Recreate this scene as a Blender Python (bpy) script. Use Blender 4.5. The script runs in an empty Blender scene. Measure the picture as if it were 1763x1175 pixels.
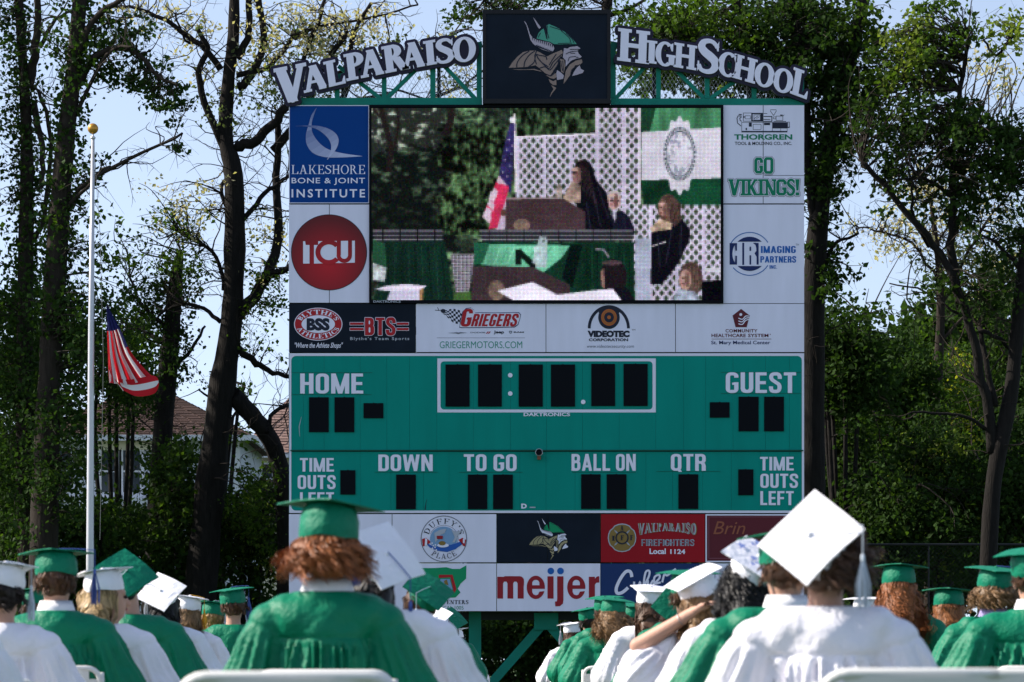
import bpy, math, random
import numpy as np
from mathutils import Vector, Matrix
from mathutils.geometry import delaunay_2d_cdt

# ------------------------------------------------------------------ camera, world, sun
F = 5428.0; CX = 881.5; HY = 1135.0; HC = 0.85; YB = 55.0
sc = bpy.context.scene
COL = sc.collection
cam_d = bpy.data.cameras.new('camera'); cam = bpy.data.objects.new('camera', cam_d); COL.objects.link(cam)
cam.location = (0, 0, HC); cam.rotation_euler = (math.radians(90), 0, 0)
cam_d.sensor_width = 36.0; cam_d.lens = F / 1763 * 36; cam_d.shift_y = (HY - 587.5) / 1763
cam_d.clip_start = 0.5; cam_d.clip_end = 3000
cam_d.dof.use_dof = True; cam_d.dof.focus_distance = YB; cam_d.dof.aperture_fstop = 9.0
sc.camera = cam

SUN_DIR = Vector((-0.80, 0.10, 0.62)).normalized()       # towards the sun: left, a little beyond the board
wd = bpy.data.worlds.new('World'); sc.world = wd; wd.use_nodes = True
wn = wd.node_tree.nodes; bg = wn['Background']
sky = wn.new('ShaderNodeTexSky'); sky.sky_type = 'NISHITA'; sky.sun_disc = False
sky.sun_elevation = math.asin(SUN_DIR.z); sky.sun_rotation = math.atan2(SUN_DIR.x, SUN_DIR.y)
sky.air_density = 1.0; sky.dust_density = 0.5; sky.ozone_density = 1.0; sky.altitude = 200
wl = wd.node_tree.links
wtc = wn.new('ShaderNodeTexCoord'); wmp = wn.new('ShaderNodeMapping'); wmp.inputs['Scale'].default_value = (1, 1, .92); wmp.inputs['Location'].default_value = (0, 0, .16)
wl.new(wtc.outputs['Generated'], wmp.inputs[0]); wl.new(wmp.outputs[0], sky.inputs[0])
wtint = wn.new('ShaderNodeMix'); wtint.data_type = 'RGBA'; wtint.blend_type = 'MULTIPLY'; wtint.inputs[0].default_value = 1; wtint.inputs[7].default_value = (1.20, .98, .85, 1)
wl.new(sky.outputs[0], wtint.inputs[6]); wl.new(wtint.outputs[2], bg.inputs[0]); bg.inputs[1].default_value = 0.15
sun_d = bpy.data.lights.new('sun', 'SUN'); sun = bpy.data.objects.new('sun', sun_d); COL.objects.link(sun)
sun_d.energy = 4.3; sun_d.angle = math.radians(0.53); sun_d.color = (1.0, 0.93, 0.82)
sun.rotation_euler = SUN_DIR.to_track_quat('Z', 'Y').to_euler()
sc.view_settings.view_transform = 'Standard'; sc.view_settings.look = 'None'
sc.view_settings.exposure = 0.92; sc.view_settings.gamma = 1.0; sc.view_settings.use_curve_mapping = False
try:
    sc.cycles.max_bounces = 6; sc.cycles.diffuse_bounces = 3; sc.cycles.glossy_bounces = 2
    sc.cycles.transparent_max_bounces = 8; sc.cycles.transmission_bounces = 4
    sc.cycles.caustics_reflective = False; sc.cycles.caustics_refractive = False
except Exception: pass

R = random.Random(7); NR = np.random.default_rng(7)

# ------------------------------------------------------------------ helpers
def W(px, py, Y): return ((px - CX) / F * Y, Y, HC + (HY - py) / F * Y)

def srgb(*c):
    return tuple(((v / 255) / 12.92 if v <= 10 else ((v / 255 + .055) / 1.055) ** 2.4) for v in c)

def M(name, col, rough=.6, noise=None, bump=None, metal=0, spec=.2, sheen=0, trans=0, island=0, emit=None, stretch=None):
    m = bpy.data.materials.new(name); m.use_nodes = True
    nt = m.node_tree; n = nt.nodes; l = nt.links; b = n['Principled BSDF']
    b.inputs['Base Color'].default_value = (*col, 1); b.inputs['Roughness'].default_value = rough
    b.inputs['Metallic'].default_value = metal; b.inputs['Specular IOR Level'].default_value = spec
    if sheen: b.inputs['Sheen Weight'].default_value = sheen
    tc = n.new('ShaderNodeTexCoord'); src = tc.outputs['Object']
    if stretch:
        mp = n.new('ShaderNodeMapping'); mp.inputs['Scale'].default_value = stretch; l.new(src, mp.inputs[0]); src = mp.outputs[0]
    cur = None
    if noise:
        t = n.new('ShaderNodeTexNoise'); t.inputs['Scale'].default_value = noise[0]; t.inputs['Detail'].default_value = 5; l.new(src, t.inputs['Vector'])
        mr = n.new('ShaderNodeMapRange'); mr.inputs['From Min'].default_value = .25; mr.inputs['From Max'].default_value = .75
        mr.inputs['To Min'].default_value = 1 - noise[1]; mr.inputs['To Max'].default_value = 1 + noise[1]; l.new(t.outputs['Fac'], mr.inputs[0])
        vm = n.new('ShaderNodeVectorMath'); vm.operation = 'SCALE'; vm.inputs[0].default_value = col; l.new(mr.outputs[0], vm.inputs['Scale'])
        cur = vm.outputs[0]
    if island:
        g = n.new('ShaderNodeNewGeometry')
        mr = n.new('ShaderNodeMapRange'); mr.inputs['To Min'].default_value = 1 - island; mr.inputs['To Max'].default_value = 1 + island
        l.new(g.outputs['Random Per Island'], mr.inputs[0])
        vm = n.new('ShaderNodeVectorMath'); vm.operation = 'SCALE'; l.new(mr.outputs[0], vm.inputs['Scale'])
        if cur: l.new(cur, vm.inputs[0])
        else: vm.inputs[0].default_value = col
        cur = vm.outputs[0]
    if cur: l.new(cur, b.inputs['Base Color'])
    if bump:
        t = n.new('ShaderNodeTexNoise'); t.inputs['Scale'].default_value = bump[0]; t.inputs['Detail'].default_value = 4; l.new(src, t.inputs['Vector'])
        bp = n.new('ShaderNodeBump'); bp.inputs['Strength'].default_value = bump[1]; bp.inputs['Distance'].default_value = .02
        l.new(t.outputs['Fac'], bp.inputs['Height']); l.new(bp.outputs[0], b.inputs['Normal'])
    if trans:
        tr = n.new('ShaderNodeBsdfTranslucent'); tr.inputs[0].default_value = (col[0] * 1.6, col[1] * 1.7, col[2] * .7, 1) if trans > 0 else (*col, 1)
        mx = n.new('ShaderNodeMixShader'); mx.inputs[0].default_value = abs(trans)
        l.new(b.outputs[0], mx.inputs[1]); l.new(tr.outputs[0], mx.inputs[2]); l.new(mx.outputs[0], n['Material Output'].inputs[0])
    return m

ORG = {}
def empty(name, loc, label=None, cat=None, group=None, kind=None):
    o = bpy.data.objects.new(name, None); o.empty_display_size = .2; COL.objects.link(o); o.location = loc
    ORG[o.name] = np.array(loc, float)
    tag(o, label, cat, group, kind); return o
def tag(o, label=None, cat=None, group=None, kind=None):
    if label: o['label'] = label
    if cat: o['category'] = cat
    if group: o['group'] = group
    if kind: o['kind'] = kind
    return o
def parent_to(o, p):
    o.parent = p
def mesh_np(name, V, faces, mats=None, mi=None, smooth=False):
    """V (n,3); faces: (m,k) int array or list of tuples."""
    me = bpy.data.meshes.new(name)
    V = np.asarray(V, dtype=np.float32).reshape(-1, 3)
    if isinstance(faces, np.ndarray):
        k = faces.shape[1]; m = faces.shape[0]; flat = faces.astype(np.int32).ravel(); starts = np.arange(m, dtype=np.int32) * k
    else:
        m = len(faces); ln = np.array([len(f) for f in faces], dtype=np.int32)
        flat = np.array([i for f in faces for i in f], dtype=np.int32); starts = np.concatenate([[0], np.cumsum(ln)[:-1]]).astype(np.int32) if m else np.zeros(0, np.int32)
    me.vertices.add(len(V)); me.vertices.foreach_set('co', V.ravel())
    me.loops.add(len(flat)); me.loops.foreach_set('vertex_index', flat)
    me.polygons.add(m); me.polygons.foreach_set('loop_start', starts)
    for mt in (mats or []): me.materials.append(mt)
    if mi is not None: me.polygons.foreach_set('material_index', np.asarray(mi, dtype=np.int32))
    me.polygons.foreach_set('use_smooth', np.full(m, smooth, dtype=bool))
    me.update(calc_edges=True); me.validate()
    return me
def obj(name, V, faces, mat, parent=None, mi=None, smooth=False, local=False, at=None):
    """World-space vertices; made relative to the parent's origin (or to `at`)."""
    V = np.asarray(V, float).reshape(-1, 3)
    o_ = np.zeros(3)
    if not local:
        if parent is not None: o_ = ORG[parent.name]
        if at is not None: o_ = np.array(at, float)
    me = mesh_np(name, V - o_, faces, mat if isinstance(mat, (list, tuple)) else [mat], mi, smooth)
    o = bpy.data.objects.new(name, me); COL.objects.link(o)
    if parent is not None:
        o.parent = parent
        if at is not None: o.location = np.array(at, float) - ORG[parent.name]; ORG[o.name] = np.array(at, float)
        else: ORG[o.name] = ORG.get(parent.name, np.zeros(3))
    else:
        if at is not None: o.location = at
        ORG[o.name] = np.array(at if at is not None else (0, 0, 0), float)
    return o

class MB:
    def __init__(s): s.v = []; s.f = []; s.m = []
    def add(s, V, Fc, m=0):
        b = len(s.v); s.v.extend([tuple(map(float, q)) for q in V]); s.f.extend([tuple(i + b for i in f) for f in Fc]); s.m.extend([m] * len(Fc)); return s
    def box(s, a, b, m=0):
        x0, y0, z0 = [min(a[i], b[i]) for i in range(3)]; x1, y1, z1 = [max(a[i], b[i]) for i in range(3)]
        V = [(x0, y0, z0), (x1, y0, z0), (x1, y1, z0), (x0, y1, z0), (x0, y0, z1), (x1, y0, z1), (x1, y1, z1), (x0, y1, z1)]
        return s.add(V, [(0, 3, 2, 1), (4, 5, 6, 7), (0, 1, 5, 4), (1, 2, 6, 5), (2, 3, 7, 6), (3, 0, 4, 7)], m)
    def bar(s, a, b, w, d, m=0):
        """beam from a to b, width w (perpendicular in XZ), depth d along Y"""
        a = Vector(a); b = Vector(b); t = (b - a).normalized(); y = Vector((0, 1, 0)); n = t.cross(y).normalized() * w / 2; y = y * d / 2
        V = [a - n - y, a + n - y, a + n + y, a - n + y, b - n - y, b + n - y, b + n + y, b - n + y]
        return s.add(V, [(0, 1, 2, 3), (4, 7, 6, 5), (0, 4, 5, 1), (1, 5, 6, 2), (2, 6, 7, 3), (3, 7, 4, 0)], m)
    def tube(s, pts, rad, n=8, m=0, cap=True):
        pts = [Vector(p) for p in pts]; k = len(pts)
        if not hasattr(rad, '__len__'): rad = [rad] * k
        t0 = (pts[1] - pts[0]).normalized(); ref = Vector((0, 1, 0)) if abs(t0.y) < .9 else Vector((1, 0, 0)); u = t0.cross(ref).normalized(); b0 = len(s.v)
        for i in range(k):
            t = (pts[min(i + 1, k - 1)] - pts[max(i - 1, 0)]).normalized(); u = (u - t * u.dot(t)).normalized(); w = t.cross(u)
            for j in range(n):
                a = 2 * math.pi * j / n; p = pts[i] + (u * math.cos(a) + w * math.sin(a)) * rad[i]; s.v.append((p.x, p.y, p.z))
        for i in range(k - 1):
            for j in range(n):
                s.f.append((b0 + i * n + j, b0 + i * n + (j + 1) % n, b0 + (i + 1) * n + (j + 1) % n, b0 + (i + 1) * n + j)); s.m.append(m)
        if cap:
            s.f.append(tuple(b0 + j for j in range(n))[::-1]); s.f.append(tuple(b0 + (k - 1) * n + j for j in range(n))); s.m += [m, m]
        return s
    def lathe(s, c, prof, n=16, m=0):
        """prof: (r,z) list around the vertical axis at c"""
        b0 = len(s.v); k = len(prof)
        for r, z in prof:
            for j in range(n):
                a = 2 * math.pi * j / n; s.v.append((c[0] + r * math.cos(a), c[1] + r * math.sin(a), c[2] + z))
        for i in range(k - 1):
            for j in range(n):
                s.f.append((b0 + i * n + j, b0 + i * n + (j + 1) % n, b0 + (i + 1) * n + (j + 1) % n, b0 + (i + 1) * n + j)); s.m.append(m)
        return s
    def build(s, name, mat, parent=None, smooth=False, local=False, at=None):
        return obj(name, s.v, s.f, mat, parent, s.m, smooth, local, at)

# ---- 2D vector engine: px polygons on a vertical plane
def _ccw(p):
    a = sum(p[i][0] * p[(i + 1) % len(p)][1] - p[(i + 1) % len(p)][0] * p[i][1] for i in range(len(p)))
    return p if a > 0 else p[::-1]
def _wind(P, poly):
    """winding number of every point of P (n,2) in poly"""
    q = np.asarray(poly, float); w = np.zeros(len(P), int); n = len(q)
    for i in range(n):
        a = q[i]; b = q[(i + 1) % n]; cr = (b[0] - a[0]) * (P[:, 1] - a[1]) - (P[:, 0] - a[0]) * (b[1] - a[1])
        w += ((a[1] <= P[:, 1]) & (b[1] > P[:, 1]) & (cr > 0)).astype(int) - ((a[1] > P[:, 1]) & (b[1] <= P[:, 1]) & (cr < 0)).astype(int)
    return w != 0
def tri2d(pos, neg=()):
    vs = []; ed = []
    for p in list(pos) + list(neg):
        b = len(vs); k = len(p); vs += [Vector((x, -y)) for x, y in p]; ed += [(b + i, b + (i + 1) % k) for i in range(k)]
    ov, oe, of, _, _, _ = delaunay_2d_cdt(vs, ed, [], 0, 1e-4)
    V = np.array([(v.x, -v.y) for v in ov]); Fc = np.array([tuple(f) for f in of]); C = V[Fc].mean(1); ins = np.zeros(len(C), bool); bad = np.zeros(len(C), bool)
    for p in pos:
        q = np.asarray(p); lo = q.min(0); hi = q.max(0); m = ~ins & (C[:, 0] >= lo[0]) & (C[:, 0] <= hi[0]) & (C[:, 1] >= lo[1]) & (C[:, 1] <= hi[1])
        if m.any(): ins[m] = _wind(C[m], p)
    for p in neg: bad |= _wind(C, p)
    keep = ins & ~bad
    return [tuple(v) for v in V], [tuple(int(i) for i in f) for f in Fc[keep]]
def plate(name, pos, mat, parent, Y, depth=0.0, neg=(), label=None):
    """flat (or thick) shape drawn in photo px, at distance Y; depth goes backwards"""
    vs, fs = tri2d(pos, neg)
    return solid2d(name, vs, fs, mat, parent, Y, depth)
def solid2d(name, vs, fs, mat, parent, Y, depth=0.0):
    V = [W(x, y, YB) for x, y in vs]; V = [(x, Y, z) for x, _, z in V]
    # orient to face the camera (-Y)
    G = []
    for f in fs:
        a, b, c = [V[i] for i in f[:3]]
        cr = (b[2] - a[2]) * (c[0] - a[0]) - (b[0] - a[0]) * (c[2] - a[2])      # y of normal
        G.append(f if cr < 0 else f[::-1])
    if depth > 0:
        n = len(V); V = V + [(x, y + depth, z) for x, y, z in V]
        ed = {}
        for f in G:
            for i in range(len(f)):
                a, b = f[i], f[(i + 1) % len(f)]; ed[(a, b)] = 1
        side = [(b, a, a + n, b + n) for (a, b) in ed if (b, a) not in ed]
        G = G + [tuple(i + n for i in f[::-1]) for f in G] + side
    used = sorted({i for f in G for i in f}); mp = {u: i for i, u in enumerate(used)}
    return obj(name, [V[u] for u in used], [tuple(mp[i] for i in f) for f in G], mat, parent)
def rect(x0, y0, x1, y1): return [(x0, y0), (x1, y0), (x1, y1), (x0, y1)]
def rrect(x0, y0, x1, y1, r, n=5):
    P = []
    for cx, cy, a0 in ((x1 - r, y0 + r, -90), (x1 - r, y1 - r, 0), (x0 + r, y1 - r, 90), (x0 + r, y0 + r, 180)):
        for i in range(n + 1):
            a = math.radians(a0 + 90 * i / n); P.append((cx + r * math.cos(a), cy + r * math.sin(a)))
    return P
def ell(cx, cy, rx, ry=None, n=36, a0=0, a1=360):
    ry = rx if ry is None else ry; full = a1 - a0 >= 360; m = n if full else n + 1
    return [(cx + rx * math.cos(math.radians(a0 + (a1 - a0) * i / n)), cy + ry * math.sin(math.radians(a0 + (a1 - a0) * i / n))) for i in range(m)]
def arcband(cx, cy, r0, r1, a0, a1, n=24, e=1.0):
    return ell(cx, cy, r1, r1 * e, n, a0, a1 - 1e-6) + ell(cx, cy, r0, r0 * e, n, a0, a1 - 1e-6)[::-1]
def stroke(path, ws):
    """polygons of a stroked path with a width per point"""
    if not hasattr(ws, '__len__'): ws = [ws] * len(path)
    L = []; Rr = []
    for i, (x, y) in enumerate(path):
        a = path[max(i - 1, 0)]; b = path[min(i + 1, len(path) - 1)]; dx, dy = b[0] - a[0], b[1] - a[1]; d = math.hypot(dx, dy) or 1
        nx, ny = -dy / d * ws[i] / 2, dx / d * ws[i] / 2; L.append((x + nx, y + ny)); Rr.append((x - nx, y - ny))
    return [[L[i], L[i + 1], Rr[i + 1], Rr[i]] for i in range(len(path) - 1)]
def smooth_path(P, n=6):
    out = []
    for i in range(len(P) - 1):
        p0 = P[max(i - 1, 0)]; p1 = P[i]; p2 = P[i + 1]; p3 = P[min(i + 2, len(P) - 1)]
        for k in range(n):
            t = k / n
            out.append(tuple(.5 * ((2 * b) + (-a + c) * t + (2 * a - 5 * b + 4 * c - d) * t * t + (-a + 3 * b - 3 * c + d) * t ** 3) for a, b, c, d in zip(p0, p1, p2, p3)))
    out.append(tuple(P[-1])); return out
def inflate(polys, r):
    out = [list(p) for p in polys]
    for p in polys:
        for i in range(len(p)):
            a = p[i]; b = p[(i + 1) % len(p)]; dx, dy = b[0] - a[0], b[1] - a[1]; d = math.hypot(dx, dy)
            if d < 1e-6: continue
            nx, ny = -dy / d * r, dx / d * r
            out.append([(a[0] + nx, a[1] + ny), (b[0] + nx, b[1] + ny), (b[0] - nx, b[1] - ny), (a[0] - nx, a[1] - ny)])
            out.append(ell(a[0], a[1], r, r, 8))
    return out

# ---- sans lettering from the font built into Blender
def txt(body, x0, y0, x1, y1, mat, parent, Y, bold=0., layer=1, shear=0., warp=None, name='lettering', depth=0., space=1.0):
    cu = bpy.data.curves.new('t', 'FONT'); cu.body = body; cu.offset = bold; cu.resolution_u = 3; cu.fill_mode = 'FRONT' if hasattr(cu, 'fill_mode') else None
    cu.space_character = space
    o = bpy.data.objects.new('t', cu); COL.objects.link(o)
    bpy.context.view_layer.update()
    me = bpy.data.meshes.new_from_object(o.evaluated_get(bpy.context.evaluated_depsgraph_get()))
    V = np.array([v.co[:2] for v in me.vertices]); fs = [tuple(p.vertices) for p in me.polygons]
    bpy.data.objects.remove(o); bpy.data.curves.remove(cu); bpy.data.meshes.remove(me)
    # the filled text has unwelded duplicates: weld so that sides can be found
    lo = V.min(0); hi = V.max(0); U = (V - lo) / (hi - lo)
    U[:, 0] = U[:, 0]
    pts = []
    for u, v in U:
        if warp: pts.append(warp(u, v))
        else:
            py = y1 + (y0 - y1) * v; px = x0 + (x1 - x0) * u + shear * (v * (y1 - y0)); pts.append((px, py))
    if shear and not warp:
        mx = shear * (y1 - y0); pts = [(x0 + (px - x0) * (x1 - x0) / (x1 - x0 + mx), py) for px, py in pts]
    return solid2d(name, pts, fs, mat, parent, Y - .004 * layer, depth)

# ---- heavy condensed sans lettering, drawn from strokes
def glyph_sans(ch, w=.17, t=.15, W_=.5):
    P = []; N = []; b = lambda *a: P.append(rect(*a)); nb = lambda *a: N.append(rect(*a)); r = min(.2, W_ / 2 - .01); ri = .07; adv = W_
    def bowl(x0, y0, x1, y1, left=True):
        if left: P.append(rrect(x0, y0, x1, y1, r)); N.append(rrect(x0 + w, y0 + t, x1 - w, y1 - t, ri))
        else:
            q = rrect(x0, y0, x1, y1, min(r, (y1 - y0) / 2.2)); P.append([(x0 if p[0] < (x0 + x1) / 2 else p[0], p[1]) for p in q]); N.append(rrect(x0 + w, y0 + t, x1 - w, y1 - t, min(ri, (y1 - y0 - 2 * t) / 2.2)))
    def sl(xa, ya, xb, yb, k=w): P.append([(xa - k / 2, ya), (xa + k / 2, ya), (xb + k / 2, yb), (xb - k / 2, yb)])
    if ch in 'OQ0': bowl(0, 0, W_, 1)
    if ch == 'Q': sl(W_ - .05, -.06, W_ - .2, .2, .16)
    elif ch == 'H': b(0, 0, w, 1); b(W_ - w, 0, W_, 1); b(w, .5 - t / 2, W_ - w, .5 + t / 2)
    elif ch in 'EF':
        b(0, 0, w, 1); b(w, 1 - t, W_ * .88, 1); b(w, .5 - t / 2, W_ * .82, .5 + t / 2); adv = W_ * .9
        if ch == 'E': b(w, 0, W_ * .9, t)
    elif ch == 'L': b(0, 0, w, 1); b(w, 0, W_ * .85, t); adv = W_ * .86
    elif ch in 'I1': b(0, 0, w, 1); adv = w
    elif ch == 'T': b(0, 1 - t, W_ * .96, 1); b(W_ * .48 - w / 2, 0, W_ * .48 + w / 2, 1 - t); adv = W_ * .96
    elif ch == 'M': b(0, 0, w * .95, 1); b(.68 - w * .95, 0, .68, 1); sl(.09, 1, .34, 0, w * .95); sl(.59, 1, .34, 0, w * .95); adv = .68
    elif ch == 'N': b(0, 0, w * .95, 1); b(.54 - w * .95, 0, .54, 1); sl(.09, 1, .45, 0, w); adv = .54
    elif ch == 'W': sl(.08, 1, .2, 0, w * .95); sl(.4, 1, .2, 0, w * .85); sl(.4, 1, .6, 0, w * .85); sl(.72, 1, .6, 0, w * .95); adv = .8
    elif ch == 'V': sl(.09, 1, .29, 0); sl(.5, 1, .29, 0); adv = .58
    elif ch == 'A': sl(.29, 1, .09, 0); sl(.29, 1, .5, 0); b(.15, .2, .44, .2 + t * .9); adv = .58
    elif ch == 'K': b(0, 0, w, 1); sl(w + .04, .4, .45, 1); sl(.2, .55, .47, 0, w * 1.1); adv = .55
    elif ch == 'D': bowl(0, 0, W_, 1, False)
    elif ch == 'U': P.append([(0, 1)] + [p for p in rrect(0, 0, W_, 1, r) if p[1] < .5][::-1][:0] + [(0, .2), (.03, .09), (.1, .02), (.2, 0), (W_ - .2, 0), (W_ - .1, .02), (W_ - .03, .09), (W_, .2), (W_, 1)]); N.append([(w, 1.1), (w, t + .08), (w + .04, t + .01), (w + .08, t), (W_ - w - .08, t), (W_ - w - .04, t + .01), (W_ - w, t + .08), (W_ - w, 1.1)])
    elif ch == 'C': bowl(0, 0, W_, 1); nb(W_ - w - .03, .37, W_ + .01, .63)
    elif ch == 'G': P.append(rrect(0, 0, W_, 1, r)); N += [rrect(w, .5, W_ - w, 1 - t, .05), [(w, t), (W_ - w, t), (W_ - w, .39), (W_ * .5, .39), (W_ * .5, .56), (w, .56)]]; nb(W_ - w - .05, .52, W_ + .01, .74)
    elif ch in 'PR':
        bowl(0, .44 if ch == 'P' else .42, W_, 1, False); b(0, 0, w, .6)
        if ch == 'R': P.append([(W_ - w - .02, 0), (W_, 0), (W_, .3), (W_ - .04, .45), (W_ - w - .1, .5), (W_ - w - .06, .42), (W_ - w - .02, .34)])
    elif ch == 'B': bowl(0, .46, W_ - .02, 1, False); bowl(0, 0, W_, .46 + t, False)
    elif ch in 'S5':
        pa = smooth_path([(.42, .68), (.42, .8), (.36, .91), (.25, .925), (.13, .9), (.085, .78), (.12, .65), (.25, .53), (.38, .42), (.415, .26), (.37, .11), (.25, .075), (.12, .1), (.08, .22), (.08, .32)], 3); P += stroke([(x * W_ / .5, y) for x, y in pa], w * .95)
    elif ch == '2': P += stroke(smooth_path([(.08, .7), (.1, .88), (.25, .925), (.4, .85), (.41, .68), (.3, .45), (.1, .12)], 3), w * .9); b(.02, 0, W_, t)
    elif ch == '4': b(.26, 0, .26 + w, 1); sl(.06, .25, .3, 1, w * .8); b(0, .2, W_, .2 + t)
    elif ch == '&': bowl(.04, .5, .4, 1); bowl(0, 0, .46, .56); sl(.1, .6, .52, 0, w * .8)
    elif ch == '.': b(0, 0, w, t); adv = w
    elif ch == ' ': adv = .16
    return adv, P, N
def sans(word, x0, y0, x1, y1, mat, parent, Y, layer=1, gap=.085, grow=0, name='lettering', warp=None, **kw):
    G_ = [glyph_sans(c, **kw) for c in word]; tot = sum(g[0] + gap for g in G_) - gap; x = 0; VV = []; FF = []
    f = warp or (lambda u, v: (x0 + (x1 - x0) * u, y1 - (y1 - y0) * v))
    for adv, P, N in G_:
        if P:
            Pp = [[f((x + px) / tot, py) for px, py in q] for q in P]; Np = [[f((x + px) / tot, py) for px, py in q] for q in N]
            if grow:
                Pp2 = []
                for q in Pp: Pp2 += inflate([q], grow)
                Pp = Pp2; Np = []
            vs, fs = tri2d(Pp, Np); b = len(VV); VV += vs; FF += [tuple(i + b for i in g) for g in fs]
        x += adv + gap
    return solid2d(name, VV, FF, mat, parent, Y - .004 * layer)

# ---- serif lettering, drawn from strokes (unit height, y up)
def glyph(ch, w=.19, t=.085, s=.07, oc=False):
    P = []; N = []
    a = w / 2
    def st(xa, ya, xb, yb, ww): P.append([(xa - ww / 2, ya), (xa + ww / 2, ya), (xb + ww / 2, yb), (xb - ww / 2, yb)])
    def bx(xa, ya, xb, yb): P.append([(xa, ya), (xb, ya), (xb, yb), (xa, yb)])
    def ser(x, top, e=None):
        e = e or a + .085; y0, y1 = (1 - s, 1) if top else (0, s); k = s * .8
        bx(x - e, y0, x + e, y1)
        if top: P.append([(x - a, y0), (x - a, y0 - k), (x + a, y0 - k), (x + a, y0), (x + e, y0 + s * .3), (x - e, y0 + s * .3)])
        else: P.append([(x - a, y1), (x - a, y1 + k), (x + a, y1 + k), (x + a, y1), (x + e, y1 - s * .3), (x - e, y1 - s * .3)])
    def stem(x): bx(x - a, 0, x + a, 1); ser(x, 1); ser(x, 0)
    def ring(cx, cy, rx, ry, a0=0, a1=360, wx=w, wy=t, nn=28):
        if oc:
            def oct_(rx, ry, c):
                return [(cx + rx, cy - ry + c), (cx + rx, cy + ry - c), (cx + rx - c, cy + ry), (cx - rx + c, cy + ry), (cx - rx, cy + ry - c), (cx - rx, cy - ry + c), (cx - rx + c, cy - ry), (cx + rx - c, cy - ry)]
            if a1 - a0 >= 360: P.append(oct_(rx, ry, .16)); N.append(oct_(rx - wx, ry - max(wy, .17), .03)); return
        o = [(cx + rx * math.cos(math.radians(q)), cy + ry * math.sin(math.radians(q))) for q in np.linspace(a0, a1, nn)]
        i_ = [(cx + (rx - wx) * math.cos(math.radians(q)), cy + (ry - wy) * math.sin(math.radians(q))) for q in np.linspace(a0, a1, nn)]
        if a1 - a0 >= 360: P.append(o[:-1]); N.append(i_[:-1])
        else:
            for k in range(nn - 1): P.append([o[k], o[k + 1], i_[k + 1], i_[k]])
    x = a + .09
    if ch == 'I': stem(x); adv = 2 * x
    elif ch == 'H': stem(x); x2 = x + .42 + a; stem(x2); bx(x, .5 - t / 2, x2, .5 + t / 2 + .02); adv = x2 + x
    elif ch == 'L': stem(x); bx(x, 0, .66, s); P.append([(.66, 0), (.66, .3), (.62, .3), (.5, 0)]); adv = .68
    elif ch == 'T': x = .36; bx(x - a, 0, x + a, 1); ser(x, 0); bx(.03, 1 - s, .69, 1); P.append([(.03, 1), (.03, .74), (.08, .74), (.2, 1)]); P.append([(.69, 1), (.69, .74), (.64, .74), (.52, 1)]); adv = .72
    elif ch in 'EF':
        stem(x); bx(x, 1 - s, .6, 1); P.append([(.6, 1), (.6, .76), (.56, .76), (.46, 1)]); bx(x, .5 - t / 2, .48, .5 + t / 2); bx(.44, .4, .49, .6)
        if ch == 'E': bx(x, 0, .63, s); P.append([(.63, 0), (.63, .26), (.59, .26), (.48, 0)])
        adv = .66
    elif ch == 'P': stem(x); ring(x + .12, .74, .32, .26, -90, 90); bx(x, .48, x + .13, .48 + t); bx(x, 1 - t, x + .13, 1); adv = .68
    elif ch == 'R': stem(x); ring(x + .12, .745, .3, .255, -90, 90); bx(x, .49, x + .13, .49 + t); bx(x, 1 - t, x + .13, 1); st(x + .22, .52, .68, 0, w * 1.15); bx(.6, 0, .82, s); adv = .78
    elif ch == 'B': stem(x); ring(x + .12, .755, .27, .245, -90, 90); ring(x + .14, .27, .3, .27, -90, 90); bx(x, 0, x + .15, t); bx(x, 1 - t, x + .15, 1); bx(x, .5 - t / 2, x + .15, .5 + t / 2); adv = .7
    elif ch == 'D': stem(x); ring(x + .1, .5, .42, .5, -90, 90); bx(x, 0, x + .11, t); bx(x, 1 - t, x + .11, 1); adv = .8
    elif ch == 'O': ring(.4, .5, .4, .52, nn=40); adv = .8
    elif ch in 'CG':
        if oc:
            for q in ([(.0, .16), (w, .2), (w, .8), (.0, .84)], [(0, .84), (w, .8), (w + .03, .83), (.16, 1)], [(.16, 1), (.2, .83), (.5, .83), (.54, 1)], [(.54, 1), (.5, .83), (.7 - w, .8), (.7, .84)], [(.7 - w, .66), (.7, .66), (.7, .84), (.7 - w, .84)],
                      [(0, .16), (w, .2), (w + .03, .17), (.16, 0)], [(.16, 0), (.2, .17), (.5, .17), (.54, 0)], [(.54, 0), (.5, .17), (.7 - w, .2), (.7, .16)], [(.7 - w, .16), (.7, .16), (.7, .36), (.7 - w, .36)]): P.append(q)
            if ch == 'G': bx(.4, .34, .7, .5)
            adv = .72
        else:
            ring(.4, .5, .4, .52, 50, 310, nn=34); P.append([(.62, .93), (.72, 1.0), (.72, .66), (.66, .66), (.6, .82)])
            if ch == 'G': bx(.56, .0 + .08, .56 + w, .44); bx(.46, .4, .84, .4 + s); adv = .84
            else: P.append([(.62, .1), (.7, .2), (.72, .3), (.66, .26), (.58, .14)]); adv = .76
    elif ch == 'S':
        pa = smooth_path([(.53, .8), (.42, .93), (.29, .955), (.16, .89), (.12, .75), (.2, .62), (.34, .52), (.47, .4), (.5, .25), (.42, .1), (.28, .045), (.14, .08), (.07, .22)], 4)
        k = len(pa); ws = [t + (w * 1.05 - t) * math.exp(-((i / (k - 1) - .5) / .24) ** 2) for i in range(k)]; P += stroke(pa, ws)
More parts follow.
